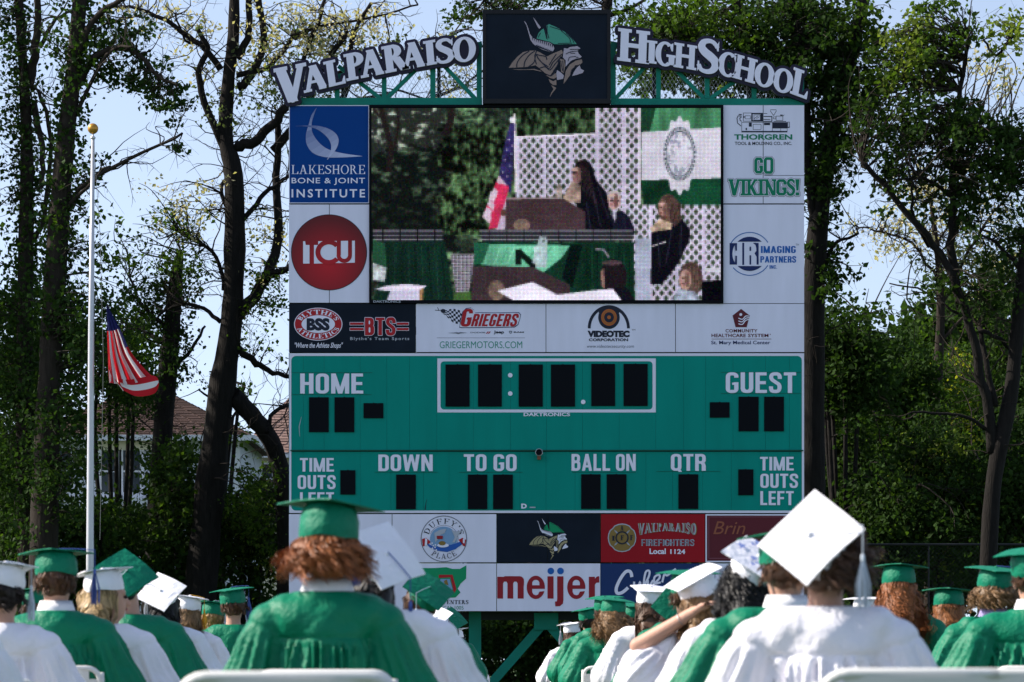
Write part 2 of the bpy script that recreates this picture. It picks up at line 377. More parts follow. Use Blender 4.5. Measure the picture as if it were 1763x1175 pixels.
        P.append([(.49, .84), (.56, 1.0), (.56, .7), (.52, .7)]); P.append([(.1, .14), (.04, 0), (.04, .32), (.08, .32)]); adv = .6
    elif ch == 'V': st(.16, 1, .42, 0, w * 1.15); st(.72, 1, .42, 0, t * 1.5); P.append([(.3, .14), (.54, .14), (.45, -.02), (.38, -.02)]); bx(0, 1 - s, .36, 1); bx(.58, 1 - s, .86, 1); adv = .84
    elif ch == 'A': st(.13, 0, .4, 1, t * 1.3); st(.4, 1, .68, 0, w * 1.1); bx(.22, .3, .6, .3 + t); bx(0, 0, .28, s); bx(.52, 0, .86, s); adv = .84; P.append([(.3, .86), (.34, 1), (.47, 1), (.51, .86)])
    elif ch == 'N': st(.16, 1, .68, 0, w * 1.1); bx(.13, 0, .13 + t * 1.1, 1); bx(.66, 0, .66 + t * 1.1, 1); bx(0, 1 - s, .3, 1); bx(.02, 0, .32, s); bx(.56, 1 - s, .86, 1); adv = .86
    elif ch == 'K': stem(x); st(.3, .42, .66, 1, t * 1.4); st(.36, .56, .68, 0, w * 1.15); bx(.52, 1 - s, .8, 1); bx(.54, 0, .84, s); adv = .82
    elif ch == 'U': bx(.1, .3, .1 + w, 1); bx(.6, .3, .6 + t * 1.2, 1); ring(.1 + (.5 + t * 1.2) / 2, .32, (.5 + t * 1.2) / 2, .34, 180, 360, wx=w * .8, wy=t); bx(0, 1 - s, .38, 1); bx(.52, 1 - s, .8, 1); adv = .8
    elif ch == 'Y': st(.14, 1, .38, .45, w); st(.66, 1, .38, .45, t * 1.3); bx(.38 - a, 0, .38 + a, .5); ser(.38, 0); bx(0, 1 - s, .32, 1); bx(.52, 1 - s, .8, 1); adv = .78
    elif ch == "'": P.append([(.03, 1), (.17, 1), (.12, .7), (.08, .7)]); adv = .2
    elif ch == '!': P.append([(.02, 1), (.26, 1), (.2, .3), (.08, .3)]); bx(.04, 0, .24, .19); adv = .3
    else: adv = .3
    return adv, P, N
def glyph_px(ch, x0, x1, base, h, warp=None, **kw):
    adv, P, N = glyph(ch, **kw)
    xs = [p[0] for q in P for p in q]; lo, hi = min(xs), max(xs)
    f = warp or (lambda u, v: (x0 + (x1 - x0) * u, base - h * v))
    g = lambda q: [f((x - lo) / (hi - lo), y) for x, y in q]
    return [g(q) for q in P], [g(q) for q in N]
def serif(word, x0, x1, base, h, mat, parent, Y, layer=1, curve=None, gap=.08, name='lettering', **kw):
    """a word as one flat mesh; curve(px, v) -> (px, py) bends it"""
    adv = [glyph(c, **kw)[0] + gap for c in word]; tot = sum(adv) - gap; x = 0; VV = []; FF = []
    for c, a in zip(word, adv):
        if c != ' ':
            ca = x0 + (x1 - x0) * x / tot; cb = x0 + (x1 - x0) * (x + a - gap) / tot
            wf = (lambda u, v, ca=ca, cb=cb: curve(ca + (cb - ca) * u, v)) if curve else None
            P, N = glyph_px(c, ca, cb, base, h, wf, **kw)
            vs, fs = tri2d(P, N); b = len(VV); VV += vs; FF += [tuple(i + b for i in f) for f in fs]
        x += a
    return solid2d(name, VV, FF, mat, parent, Y - .004 * layer)
# ------------------------------------------------------------------ materials
m_white = M('white_panel', (.76, .74, .90), .45, noise=(1.6, .05), bump=(3, .08), stretch=(3, 3, .5), spec=.12)
m_white2 = M('white_trim', (.74, .72, .86), .5)
m_green = M('scoreboard_green', (.0, .245, .20), .45, noise=(1.6, .07), bump=(2.5, .1), stretch=(2, 2, .35), spec=.08)
m_tgreen = M('truss_green', (.0, .185, .135), .5, noise=(3, .15), bump=(20, .1))
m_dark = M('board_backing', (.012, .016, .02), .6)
m_black = M('black_mask', (.004, .005, .008), .5, spec=.05)
m_navyblk = M('navy_black_print', (.010, .015, .026), .5, noise=(2, .2), spec=.05)
m_gap = M('seam_dark', (.02, .05, .045), .8)
m_lett = M('white_lettering', (.80, .77, .92), .5)
m_outline = M('sign_outline', (.010, .008, .028), .4)
m_metal = M('galvanised_steel', (.35, .36, .38), .45, metal=.8, noise=(4, .2))
m_blue = M('sign_blue', (.0, .045, .23), .4, spec=.08, noise=(1, .04))
m_red = M('print_red', (.42, .012, .02), .45)
m_dred = M('print_dark_red', (.30, .012, .022), .45)
m_navy = M('print_navy', (.008, .02, .11), .45)
m_midblue = M('print_blue', (.01, .11, .42), .45)
m_pgreen = M('print_green', (.0, .19, .10), .45)
m_ink = M('print_ink', (.012, .016, .035), .45)
m_grey = M('print_grey', (.16, .17, .22), .45)
m_lgrey = M('print_light_grey', (.42, .44, .52), .45)
m_orange = M('print_orange', (.45, .12, .03), .45)
m_maroon = M('print_maroon', (.11, .012, .022), .45)
m_gold = M('print_gold', (.24, .15, .04), .45)
m_tan = M('print_tan', (.26, .185, .165), .45)
m_tan2 = M('print_sand', (.36, .30, .17), .45)
m_skinp = M('print_pale', (.42, .36, .44), .45)
m_helm = M('print_helmet', (.06, .30, .22), .45)
m_helm2 = M('print_bright_green', (.0, .27, .11), .45)
m_redsign = M('sign_red', (.33, .010, .018), .4, spec=.08, noise=(1.2, .06))

def rbox(x0, y0, x1, y1, Yf, d, mb=None, m=0, g=0):
    mb = mb or MB(); a = W(x0 + g, y0 + g, YB); b = W(x1 - g, y1 - g, YB)
    return mb.box((a[0], Yf, a[2]), (b[0], Yf + d, b[2]), m)
def board_thing(name, label, cat, x0, y1, x1=None, group=None):
    x1 = x0 if x1 is None else x1; p = W((x0 + x1) / 2, y1, YB)
    return empty(name, (p[0], YB, p[2]), label, cat, group)

# ------------------------------------------------------------------ ground
G = 900
obj('ground', [(-G, -60, 0), (G, -60, 0), (G, 1500, 0), (-G, 1500, 0)], [(0, 1, 2, 3)], M('grass_ground', (.045, .075, .02), .9, noise=(.8, .35), bump=(12, .5)))['kind'] = 'structure'

# ------------------------------------------------------------------ steel support frame
fr = board_thing('support_frame', 'green steel frame with latticed top that carries the whole scoreboard', 'frame', 497, 1219, 1385)
fr.location.z = 0; ORG[fr.name] = np.array(fr.location)
def wbar(x0, y0, x1, y1, wpx, Y, d): return MB().bar(W(x0, y0, YB)[0:1] + (Y,) + W(x0, y0, YB)[2:3], W(x1, y1, YB)[0:1] + (Y,) + W(x1, y1, YB)[2:3], wpx / F * YB, d)
yp = YB + .75
for x in (575, 817, 1065, 1306):
    a = W(x, 100, YB); b = W(x, 1219, YB)
    top = 178
    wbar(x, top, x, 1219, 21, yp, .3).build('post', m_tgreen, fr)
    MB().box((b[0] - .3, yp - .3, 0), (b[0] + .3, yp + .3, .12)).build('footing', M('concrete', (.3, .29, .27), .9), fr) if x == 575 else None
for (x0, y0, x1, y1) in ((932, 1078, 830, 1195), (948, 1078, 1052, 1195)):
    wbar(x0, y0, x1, y1, 16, yp - .05, .16).build('brace', m_tgreen, fr)
wbar(560, 1060, 1322, 1060, 14, yp - .05, .2).build('lower_beam', m_dark, fr)
rbox(920, 1055, 962, 1084, yp - .2, .05).build('gusset', m_tgreen, fr)
for y in (260, 430, 565, 690, 830, 930):
    wbar(500, y, 1382, y, 12, YB + .5, .12).build('crossbeam', m_tgreen, fr)
# top lattice: bottom chord, posts, diagonals, sloping chord, expanded metal infill
YT = YB + .12
wbar(497, 174.5, 830, 174.5, 13, YT, .16).build('bottom_chord', m_tgreen, fr)
wbar(1052, 175.5, 1385, 175.5, 13, YT, .16).build('bottom_chord', m_tgreen, fr)
wbar(497, 150, 830, 74, 9, YT + .02, .12).build('top_chord', m_tgreen, fr)
wbar(1052, 74, 1385, 134, 9, YT + .02, .12).build('top_chord', m_tgreen, fr)
for x, y, w in ((580, 132, 8), (661, 113, 8), (745, 94, 9), (825, 74, 9), (1056, 75, 9), (1134, 90, 8), (1218, 104, 8), (1299, 119, 8), (1381, 133, 8)):
    wbar(x, y, x, 168, w, YT, .1).build('upright', m_tgreen, fr)
for q in ((502, 168, 578, 133), (655, 168, 582, 112), (665, 168, 742, 92), (818, 168, 748, 94), (1060, 168, 1131, 92), (1213, 168, 1137, 92), (1223, 168, 1296, 118), (1378, 168, 1302, 120)):
    wbar(*q, 6.5, YT + .01, .09).build('diagonal', m_tgreen, fr)
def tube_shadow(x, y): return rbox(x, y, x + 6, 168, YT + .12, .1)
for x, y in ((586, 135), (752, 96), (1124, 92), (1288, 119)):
    tube_shadow(x, y).build('rear_upright_shadow', m_dark, fr)  # near-black bars behind the uprights, standing in for shadow
mb = MB()
def mesh_region(xa, xb, topf):
    p = 7.2; y1 = 168
    def seg(x0, y0, x1, y1_):
        a = W(x0, y0, YB); b = W(x1, y1_, YB); mb.bar((a[0], YT + .07, a[2]), (b[0], YT + .07, b[2]), .0045, .005)
    for sgn in (1, -1):
        c = xa - 120
        while c < xb + 120:
            # line: x = c + sgn*.6*(168-y)
            t0, t1 = 0.0, None
            ys = np.arange(0, 100, 2.0); ok = [(c + sgn * .6 * v, 168 - v) for v in ys]; ok = [q for q in ok if xa <= q[0] <= xb and q[1] >= topf(q[0])]
            if len(ok) > 1: seg(*ok[0], *ok[-1])
            c += p
mesh_region(500, 828, lambda x: 150 - (x - 497) * 76 / 333)
mesh_region(1055, 1383, lambda x: 74 + (x - 1052) * 60 / 333)
w_ = mb.build('wire_mesh', m_metal, fr); w_['kind'] = 'stuff'

# ------------------------------------------------------------------ name signs on top
def name_sign(name, label, chars, base, parent_x):
    t = board_thing(name, label, 'sign', parent_x[0], parent_x[2], parent_x[1])
    allP = []
    def bl(x):
        for (a, ya), (b, yb) in zip(base, base[1:]):
            if x <= b: return ya + (yb - ya) * (x - a) / (b - a), (yb - ya) / (b - a)
        return base[-1][1], (base[-1][1] - base[-2][1]) / (base[-1][0] - base[-2][0])
    sets = []
    for ch, x0, x1, h, dy, lean in chars:
        xc = (x0 + x1) / 2; y_, sl = bl(xc)
        def wf(u, v, x0=x0, x1=x1, y_=y_, sl=sl, xc=xc, h=h, dy=dy, lean=lean):
            X = x0 + (x1 - x0) * u; return (X + v * h * sl * lean, y_ + sl * (X - xc) + dy - h * v)
        P, N = glyph_px(ch, 0, 1, 0, 1, wf, w=.235, t=.11, s=.1)
        sets.append((P, N)); allP += P
    # backing: every stroke swollen and joined, counters left open when large
    V = []; Fc = []
    B = []
    for P, N in sets:
        for q in P: B.append(q)
    big = []
    for q in B: big += inflate(q and [q], 5.6)
    plate('backing_plate', big, m_outline, t, YB - .05, .09)
    for P, N in sets: plate('letter', P, m_lett, t, YB - .085, .03, N)
    return t
name_sign('name_sign', 'arched VALPARAISO letters on dark outline above the left half', [
    ('V', 478, 534, 62, 11, .55), ('A', 524, 567, 43, 0, .6), ('L', 563, 596, 44, 0, .6), ('P', 597, 630, 46, 0, .6), ('A', 622, 664, 45, 0, .6), ('R', 662, 705, 46, 0, .6),
    ('A', 693, 735, 44, 0, .6), ('I', 732, 753, 42, 0, .5), ('S', 751, 783, 42, 0, .4), ('O', 780, 820, 42, 1, .3)],
    [(500, 167), (525, 162), (592, 146), (611, 139), (690, 123), (752, 112), (820, 105)], (500, 815, 172))
name_sign('name_sign', 'arched HIGH SCHOOL letters on dark outline above the right half', [
    ('H', 1062, 1117, 56, 2, .3), ('I', 1112, 1130, 39, 0, .3), ('G', 1127, 1162, 41, 1, .3), ('H', 1159, 1198, 42, 0, .3), ('S', 1198, 1237, 58, 1, .35), ('C', 1234, 1266, 41, 0, .45),
    ('H', 1259, 1299, 41, 0, .45), ('O', 1296, 1330, 40, 1, .5), ('O', 1328, 1362, 40, 2, .5), ('L', 1359, 1388, 45, 0, .45)],
    [(1063, 104), (1129, 112), (1197, 123), (1263, 136), (1298, 146), (1361, 163), (1388, 173)], (1063, 1385, 175))

# ------------------------------------------------------------------ emblem: horned helmet profile, from photo crop coords
def emblem(parent, Y, ox, oy, sc_, mats, layer=2):
    """crop coords (1102 x 1175) of the upper logo -> px = ox + x*sc_"""
    helm, pale, tan, ink = mats
    g = lambda P: [(ox + x * sc_, oy + y * sc_) for x, y in P]
    S = lambda P, n=4: smooth_path(P, n)
    def pl(nm, polys, mt, L, neg=()): plate(nm, [g(q) for q in polys], mt, parent, Y - .004 * L, 0, [g(q) for q in neg])
    pl('emblem_helmet', [[(432, 362), (452, 300), (490, 255), (520, 236), (535, 290), (553, 360), (570, 384)] + [(556, 200), (590, 180), (650, 205), (740, 250), (820, 300), (880, 360), (938, 432), (830, 432), (720, 436), (650, 432), (600, 405), (520, 385)]], helm, layer)
    pl('emblem_horn', [[(270, 138), (300, 165), (325, 230), (350, 310), (385, 355), (440, 378), (530, 398), (600, 415), (640, 440), (655, 490), (640, 520), (600, 532), (560, 520), (500, 500), (440, 470), (390, 430), (355, 380), (335, 310), (305, 200)],
        [(386, 90), (425, 140), (485, 222), (465, 242), (440, 205)]], pale, layer)
    pl('emblem_face', [[(778, 482), (820, 490), (850, 470), (945, 458), (985, 485), (950, 512), (960, 550), (1000, 590), (985, 606), (930, 615), (870, 640), (830, 680), (795, 720), (800, 640), (762, 600)],
        [(690, 760), (750, 800), (775, 830), (765, 872), (690, 885), (680, 800)], [(975, 700), (990, 745), (1030, 765), (1015, 795), (940, 820), (880, 835), (905, 780), (940, 730)]], pale, layer)
    pl('emblem_hair', [[(80, 732), (120, 670), (190, 590), (260, 535), (340, 515), (420, 515), (480, 540), (560, 590), (640, 550), (750, 505), (762, 540), (745, 590), (700, 650), (690, 720), (640, 780), (600, 830), (540, 800), (470, 740), (420, 700), (300, 722), (180, 728)],
        [(548, 822), (612, 842), (672, 796), (684, 850), (650, 872), (600, 860)], [(582, 872), (640, 902), (680, 882), (682, 950), (640, 950), (600, 915)], [(615, 950), (680, 985), (660, 1015), (630, 1050), (598, 1105), (615, 1050), (645, 1000)],
        [(722, 616), (780, 630), (790, 720), (775, 800), (740, 780), (735, 700)],
        [(770, 935), (785, 850), (800, 770), (850, 690), (930, 640), (1000, 625), (1012, 660), (985, 690), (920, 700), (880, 760), (850, 830), (800, 900)],
        [(110, 750), (300, 752), (400, 745), (490, 772), (490, 780), (390, 757), (200, 758)]], tan, layer)
    L = []
    for q in ([(180, 725), (190, 660), (250, 580), (340, 520)], [(272, 722), (285, 650), (340, 570), (410, 520)], [(330, 720), (400, 660), (418, 560), (430, 520)], [(430, 690), (410, 610), (420, 560), (480, 650), (580, 720)], [(460, 740), (540, 720), (600, 760), (660, 690), (740, 590)],
              [(440, 600), (520, 690), (590, 740), (640, 660), (750, 560)], [(420, 560), (470, 575), (545, 590), (560, 630)], [(590, 700), (625, 640), (680, 560)], [(640, 780), (700, 690), (720, 620)], [(560, 815), (620, 830), (680, 760)]):
        L += stroke(S(q), 13)
    for q in ([(735, 640), (745, 700), (760, 770)], [(760, 640), (768, 720), (768, 790)], [(800, 560), (860, 530), (950, 520)], [(830, 650), (850, 600), (930, 590)], [(850, 545), (920, 550)], [(930, 600), (960, 600)], [(850, 500), (980, 498)], [(860, 820), (880, 750), (980, 690)]):
        L += stroke(S(q), 9)
    for q in ([(535, 240), (562, 370)], [(566, 200), (566, 280), (588, 360)], [(600, 210), (760, 262)], [(740, 262), (840, 350), (860, 410)], [(800, 290), (880, 370), (905, 425)], [(700, 425), (880, 420)], [(450, 350), (480, 290)]):
        L += stroke(S(q), 9)
    for i in range(11):
        x = 385 + i * 25; y = 352 + i * 9; L.append([(x - 8, y - 8), (x + 8, y - 4), (x - 6, y + 40)])
        L.append([(400 + i * 20, 452 + i * 8), (430 + i * 20, 470 + i * 7), (450 + i * 20, 442 + i * 8)])
    pl('emblem_lines', L, ink, layer + 1)

# logo cabinet on top, centre
t = board_thing('logo_cabinet', 'black lightbox with a horned helmet profile emblem, top centre', 'sign', 831, 180, 1051)
rbox(831, 20, 1051, 181, YB - .12, .45).build('cabinet', m_black, t)
mb = MB(); rbox(831, 20, 1051, 27, YB - .15, .03, mb); rbox(831, 173, 1051, 181, YB - .15, .03, mb); rbox(831, 27, 837, 173, YB - .15, .03, mb); rbox(1045, 27, 1051, 173, YB - .15, .03, mb)
mb.build('frame', M('black_frame', (.004, .004, .006), .3), t)
rbox(837, 27, 1045, 173, YB - .128, .008).build('face', m_navyblk, t)
emblem(t, YB - .13, 865, 20, 150 / 1102, (m_helm, m_skinp, m_tan, m_ink), 1)

# ------------------------------------------------------------------ advertising panels
def sign(x0, y0, x1, y1, label, mat, name='advertising_panel', seams=(), trim=None, grp=None):
    t = board_thing(name, label, 'sign', x0, y1, x1, grp)
    rbox(x0, y0, x1, y1, YB + .02, .22, g=.4).build('cabinet', m_dark, t)
    xs = [x0] + [s for s in seams if not isinstance(s, tuple)] + [x1]
    for a, b in zip(xs, xs[1:]): rbox(a, y0, b, y1, YB, .018, g=.55).build('face', mat, t)
    if trim:
        mb = MB(); c = trim; rbox(x0 + .6, y0 + .6, x1 - .6, y0 + c, YB - .006, .006, mb); rbox(x0 + .6, y1 - c, x1 - .6, y1 - .6, YB - .006, .006, mb); rbox(x0 + .6, y0 + c, x0 + c, y1 - c, YB - .006, .006, mb); rbox(x1 - c, y0 + c, x1 - .6, y1 - c, YB - .006, .006, mb)
        mb.build('trim', m_white2, t)
    return t
T = lambda *a, **k: txt(*a[:5], a[5], a[6], k.pop('Y', YB), **k)

# 1 blue
t = sign(497, 181, 636, 351, 'blue panel with white swoosh mark and LAKESHORE BONE & JOINT INSTITUTE', m_blue, trim=1.8)
g = lambda P: [(490 + x * .14472, 180 + y * .14472) for x, y in P]
m_sw1 = M('swoosh_mid', (.10, .13, .42), .45); m_sw2 = M('swoosh_light', (.42, .46, .72), .45); m_sw0 = M('swoosh_dim', (.03, .07, .31), .45)
def sweep(nm, up, lo, L, mats_, n=10):
    A = smooth_path(up, n); B = smooth_path(lo, n); VV = []; FF = []; MI = []
    for i in range(len(A)):
        VV += [A[i], B[i]]
    V = [W(*g([v])[0], YB) for v in VV]; V = [(x, YB - .004 * L, z) for x, _, z in V]
    k = len(A) - 1
    for i in range(k): FF.append((2 * i, 2 * i + 1, 2 * i + 3, 2 * i + 2)); MI.append(min(int(i / k * len(mats_)), len(mats_) - 1))
    # orient
    obj(nm, V, FF, list(mats_), t, MI)
ramp = [M('swoosh_%d' % i, tuple(a + (b - a) * i / 11 for a, b in zip((.0, .045, .23), (.50, .53, .76))), .45) for i in range(12)]
sweep('swoosh', [(380, 40), (320, 130), (290, 230), (255, 360), (265, 480), (340, 580), (480, 628), (680, 632), (925, 618)],
      [(382, 42), (345, 140), (322, 230), (330, 330), (380, 420), (460, 500), (560, 550), (720, 588), (925, 616)], 1, ramp[3:7] + ramp[4:12])
sweep('swoosh', [(130, 258), (260, 252), (400, 258), (520, 290), (610, 350), (643, 430), (620, 520), (570, 590), (510, 662)],
      [(130, 262), (260, 266), (370, 292), (450, 340), (520, 410), (552, 480), (550, 550), (530, 610), (505, 655)], 2, ramp[1:12] + [ramp[8]])
serif('LAKESHORE', 502, 628.5, 300, 15.5, m_lett, t, YB, w=.12, t=.055, s=.04, gap=.1)
T('BONE & JOINT', 502, 306.5, 628.5, 319, m_lett, t, bold=.01, space=1.1)
T('INSTITUTE', 502, 326, 628.5, 340.5, m_lett, t, bold=.02, space=1.35)
# 2 round red
t = sign(497, 352, 636, 522, 'white panel with a big red disc lettered TCU', m_white, seams=(567,))
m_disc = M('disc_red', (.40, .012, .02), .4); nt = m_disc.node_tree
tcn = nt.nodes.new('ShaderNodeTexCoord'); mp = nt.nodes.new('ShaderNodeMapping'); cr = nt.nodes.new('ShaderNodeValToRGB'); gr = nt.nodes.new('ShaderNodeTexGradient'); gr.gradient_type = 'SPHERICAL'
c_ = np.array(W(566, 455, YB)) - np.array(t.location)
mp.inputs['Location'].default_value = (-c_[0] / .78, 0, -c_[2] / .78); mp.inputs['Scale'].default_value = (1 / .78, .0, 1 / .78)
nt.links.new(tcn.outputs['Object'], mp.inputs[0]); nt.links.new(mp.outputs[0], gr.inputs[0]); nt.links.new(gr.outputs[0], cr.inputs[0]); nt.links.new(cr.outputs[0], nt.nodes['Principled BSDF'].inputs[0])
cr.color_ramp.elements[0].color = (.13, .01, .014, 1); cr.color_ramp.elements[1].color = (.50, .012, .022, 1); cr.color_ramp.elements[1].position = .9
plate('disc', [ell(566.5, 435, 65.5, 65.5, 64)], m_ink, t, YB - .004); plate('disc', [ell(566.5, 435, 64.3, 64.3, 64)], m_disc, t, YB - .008)
q = lambda P: [(480 + x / 4.007, 340 + y / 4.007) for x, y in P]
plate('lettering', [q(p) for p in ([(168, 304), (182, 304), (186, 330), (212, 330), (212, 458), (168, 458)], [(243, 330), (272, 330), (272, 304), (525, 300), (525, 452), (243, 458)])], m_lett, t, YB - .012)
L = [q(p) for p in (arcband(345, 380, 58, 92, 40, 320, 30, .93), rect(400, 300, 428, 400), rect(478, 300, 505, 400), arcband(452, 400, 26, 53, 0, 180, 20))]
plate('lettering', L, m_disc, t, YB - .016)
plate('lettering', [q(rect(505, 300, 525, 452)), q([(425, 300), (480, 300), (480, 400), (425, 400)])], m_lett, t, YB - .020) if False else None
# 3 right upper
t = sign(1245, 181, 1385, 351, 'white panel with machine drawing, THORGREN and green GO VIKINGS!', m_white, seams=(1314,))
g2 = lambda P: [(1250 + x * .13622, 185 + y * .13622) for x, y in P]
def boxline(x0, y0, x1, y1, w=5): return [rect(x0, y0, x1, y0 + w), rect(x0, y1 - w, x1, y1), rect(x0, y0 + w, x0 + w, y1 - w), rect(x1 - w, y0 + w, x1, y1 - w)]
D = boxline(195, 190, 775, 315) + boxline(215, 70, 325, 180, 6) + boxline(240, 105, 310, 150) + boxline(320, 72, 465, 182, 16) + boxline(350, 95, 435, 165) + [rect(195, 300, 770, 318), rect(583, 195, 775, 268), rect(480, 198, 556, 226), rect(288, 196, 325, 246), rect(248, 262, 264, 290), rect(435, 72, 465, 182),
     rect(475, 76, 520, 82), rect(475, 112, 583, 122), rect(475, 150, 560, 158), rect(475, 174, 583, 184), rect(574, 112, 584, 184)] + boxline(630, 110, 720, 170) + boxline(596, 120, 632, 150) + boxline(340, 215, 445, 285) + boxline(776, 185, 804, 262, 6) + [rect(583, 268, 588, 305), rect(688, 268, 692, 305), rect(160, 86, 198, 98), rect(218, 112, 234, 136), rect(684, 94, 716, 108), rect(600, 176, 760, 184)]
for pth in ([(600, 105), (562, 50), (562, 32), (634, 32), (634, 50), (600, 105)], [(196, 112), (150, 110), (138, 140), (145, 200), (190, 238)], [(196, 122), (172, 140), (180, 170), (198, 178)], [(776, 262), (804, 240)], [(720, 110), (735, 95)], [(350, 150), (400, 110), (380, 150), (420, 120)]): D += stroke(pth, 6 if pth[0][0] != 196 else 10)
plate('machine_drawing', [g2(p) for p in D], m_ink, t, YB - .004)
T('THORGREN', 1264, 231.5, 1364, 241, m_pgreen, t, bold=.035)
T('TOOL & MOLDING CO., INC.', 1265, 244.5, 1363.5, 251, m_ink, t, bold=.012)
serif('GO', 1298.5, 1331.5, 299.2, 27.5, m_pgreen, t, YB, layer=3, w=.25, t=.14, s=.1, oc=True, gap=.06)
serif('VIKINGS!', 1254, 1376.5, 337, 28, m_pgreen, t, YB, layer=3, w=.22, t=.14, s=.12, oc=True, gap=.0)
for s_, x0, x1, b_, h_, gp in (('GO', 1298.5, 1331.5, 299.2, 27.5, .06), ('VIKINGS!', 1254, 1376.5, 337, 28, 0)):
    kw = dict(w=.25 if gp else .22, t=.14, s=.1 if gp else .12, oc=True)
    adv = [glyph(c, **kw)[0] + gp for c in s_]; tot = sum(adv) - gp; x = 0; big = []; big2 = []
    for c, a in zip(s_, adv):
        P, N = glyph_px(c, x0 + (x1 - x0) * x / tot, x0 + (x1 - x0) * (x + a - gp) / tot, b_, h_, **kw); x += a
        for p in P: big += inflate([p], 2.0); big2 += inflate([p], 1.2)
    plate('outline', big, m_grey, t, YB - .004); plate('outline', big2, m_white2, t, YB - .008)
rbox(1316, 302, 1384, 303, YB - .003, .004).build('seam', m_grey, t)
# 4 right lower
t = sign(1245, 352, 1385, 523, 'white panel with round blue HR mark, IMAGING PARTNERS INC.', m_white)
q = lambda P: [(1245 + x * .0794, 395 + y * .0794) for x, y in P]
circ = ell(575, 535, 372, 372, 48)
plate('mark', [q([p for p in circ if p[1] < 300]), q([p for p in circ if p[1] > 768]), q(rect(140, 302, 262, 768)), q(rect(262, 302, 300, 465)), q(rect(262, 578, 300, 768)), q(rect(415, 295, 455, 775)), q([(715, 300), (770, 300), (770, 768), (725, 768), (725, 600), (680, 525), (720, 470)]), q(rect(572, 380, 606, 470)), q(rect(572, 565, 606, 768)), q([(640, 296), (720, 296), (720, 420), (700, 340)])],
      m_navy, t, YB - .004, 0, [q([p for p in ell(575, 535, 375, 375, 60) if p[0] < 262 and 300 < p[1] < 770] + [(268, 768), (268, 302)])])
plate('ring', [q(arcband(575, 535, 455, 475, -32, -150, 40)), q(arcband(575, 535, 455, 475, 32, 140, 40))], M('ring_blue', (.06, .17, .45), .4), t, YB - .004)
sans('IMAGING', 1310, 424, 1370, 436, m_midblue, t, YB, w=.19); sans('PARTNERS', 1309, 441.5, 1370.5, 452.5, m_midblue, t, YB, w=.19); sans('INC.', 1325, 457, 1338, 463, m_midblue, t, YB); T('TM', 1370, 420, 1375.5, 423.5, m_grey, t)
# 5 row of four
t = sign(497, 523, 716, 607, 'dark panel with red BLYTHE\'S oval and red BTS lettering', m_navyblk)
q = lambda P: [(500 + x * .12195, 525 + y * .12195) for x, y in P]
plate('oval', [q(ell(393, 275, 342, 232, 56))], m_lett, t, YB - .004); plate('oval', [q(ell(393, 275, 330, 222, 56))], m_red, t, YB - .008); plate('oval', [q(ell(393, 275, 236, 125, 48))], m_lett, t, YB - .012)
def ocurve(cx, cy, rx, ry, a0, a1, s0, s1, inward, h):
    def f(px, v):
        a = math.radians(a0 + (a1 - a0) * (px - s0) / (s1 - s0)); k = (v * h) if not inward else (h - v * h)
        x = cx + (rx + k) * math.cos(a); y = cy + (ry + k) * math.sin(a); return q([(x, y)])[0]
    return f
serif("BLYTHE'S", 0, 100, 0, 1, m_lett, t, YB, 3, ocurve(393, 275, 252, 138, 200, 340, 0, 100, False, 66), w=.2, gap=.12)
serif('ATHLETICS', 0, 100, 0, 1, m_lett, t, YB, 3, ocurve(393, 275, 252, 138, 162, 18, 0, 100, True, 66), w=.2, gap=.12)
T('BSS', *q([(230, 190)])[0], *q([(555, 368)])[0], m_ink, t, bold=.06, layer=4)
T('"Where the Athlete Shops"', 505.5, 590, 590.5, 602, m_lett, t, bold=.012, shear=.2)
sans('BTS', 628.3, 547.3, 680.7, 577.7, m_lett, t, YB, 1, grow=.8, w=.2); sans('BTS', 628.3, 547.3, 680.7, 577.7, m_red, t, YB, 2, w=.2)
for x0, x1 in ((602, 626.5), (682.5, 704)):
    for y in (555, 564.3): plate('stripe', [rect(x0, y, x1, y + 5.5)], m_lett, t, YB - .004); plate('stripe', [rect(x0 + .6, y + .7, x1 - .6, y + 4.8)], m_red, t, YB - .008)
T("Blythe's Team Sports", 603, 580.5, 704.5, 587.5, m_lgrey, t, bold=.015, space=1.3)
t = sign(716, 523, 940, 607, 'white panel with red GRIEGERS, chequered flag and GRIEGERMOTORS.COM', m_white)
q = lambda P: [(740 + x * .1021, 525 + y * .1021) for x, y in P]
slant = lambda x0, y0, x1, y1: (lambda u, v: q([(x0 + (x1 - x0 - 60) * u + 60 * v, y1 + (y0 - y1) * v)])[0])
out = [q(p) for p in ([(500, 385), (520, 250), (550, 120), (610, 60), (690, 50), (745, 90), (760, 135), (860, 130), (1080, 135), (1400, 130), (1500, 128), (1535, 165), (1520, 240), (1490, 340), (1430, 382), (1000, 390), (540, 392)],)]
plate('outline', inflate(out, .2), m_navy, t, YB - .004); plate('outline', [[(x + (-.8 if x > 820 else .8) * 1, y + (1 if y < 552 else -1)) for x, y in out[0]]], m_white2, t, YB - .008)
sans('G', 0, 0, 1, 1, m_red, t, YB, 3, warp=slant(510, 70, 740, 370), w=.19); sans('RIEGERS', 0, 0, 1, 1, m_red, t, YB, 3, warp=slant(690, 155, 1510, 365), w=.2)
C = []
def fl(u, v): # waving pennant
    x = 215 + u * 330; top = 120 - 50 * math.sin(u * 3) ; bot = 140 + 240 * u ** .8 * (1 - .1 * math.sin(u * 9)); return (x, top + (bot - top) * v)
for i in range(9):
    for j in range(6):
        if (i + j) % 2: C.append(q([fl(i / 9, j / 6), fl((i + 1) / 9, j / 6), fl((i + 1) / 9, (j + 1) / 6), fl(i / 9, (j + 1) / 6)]))
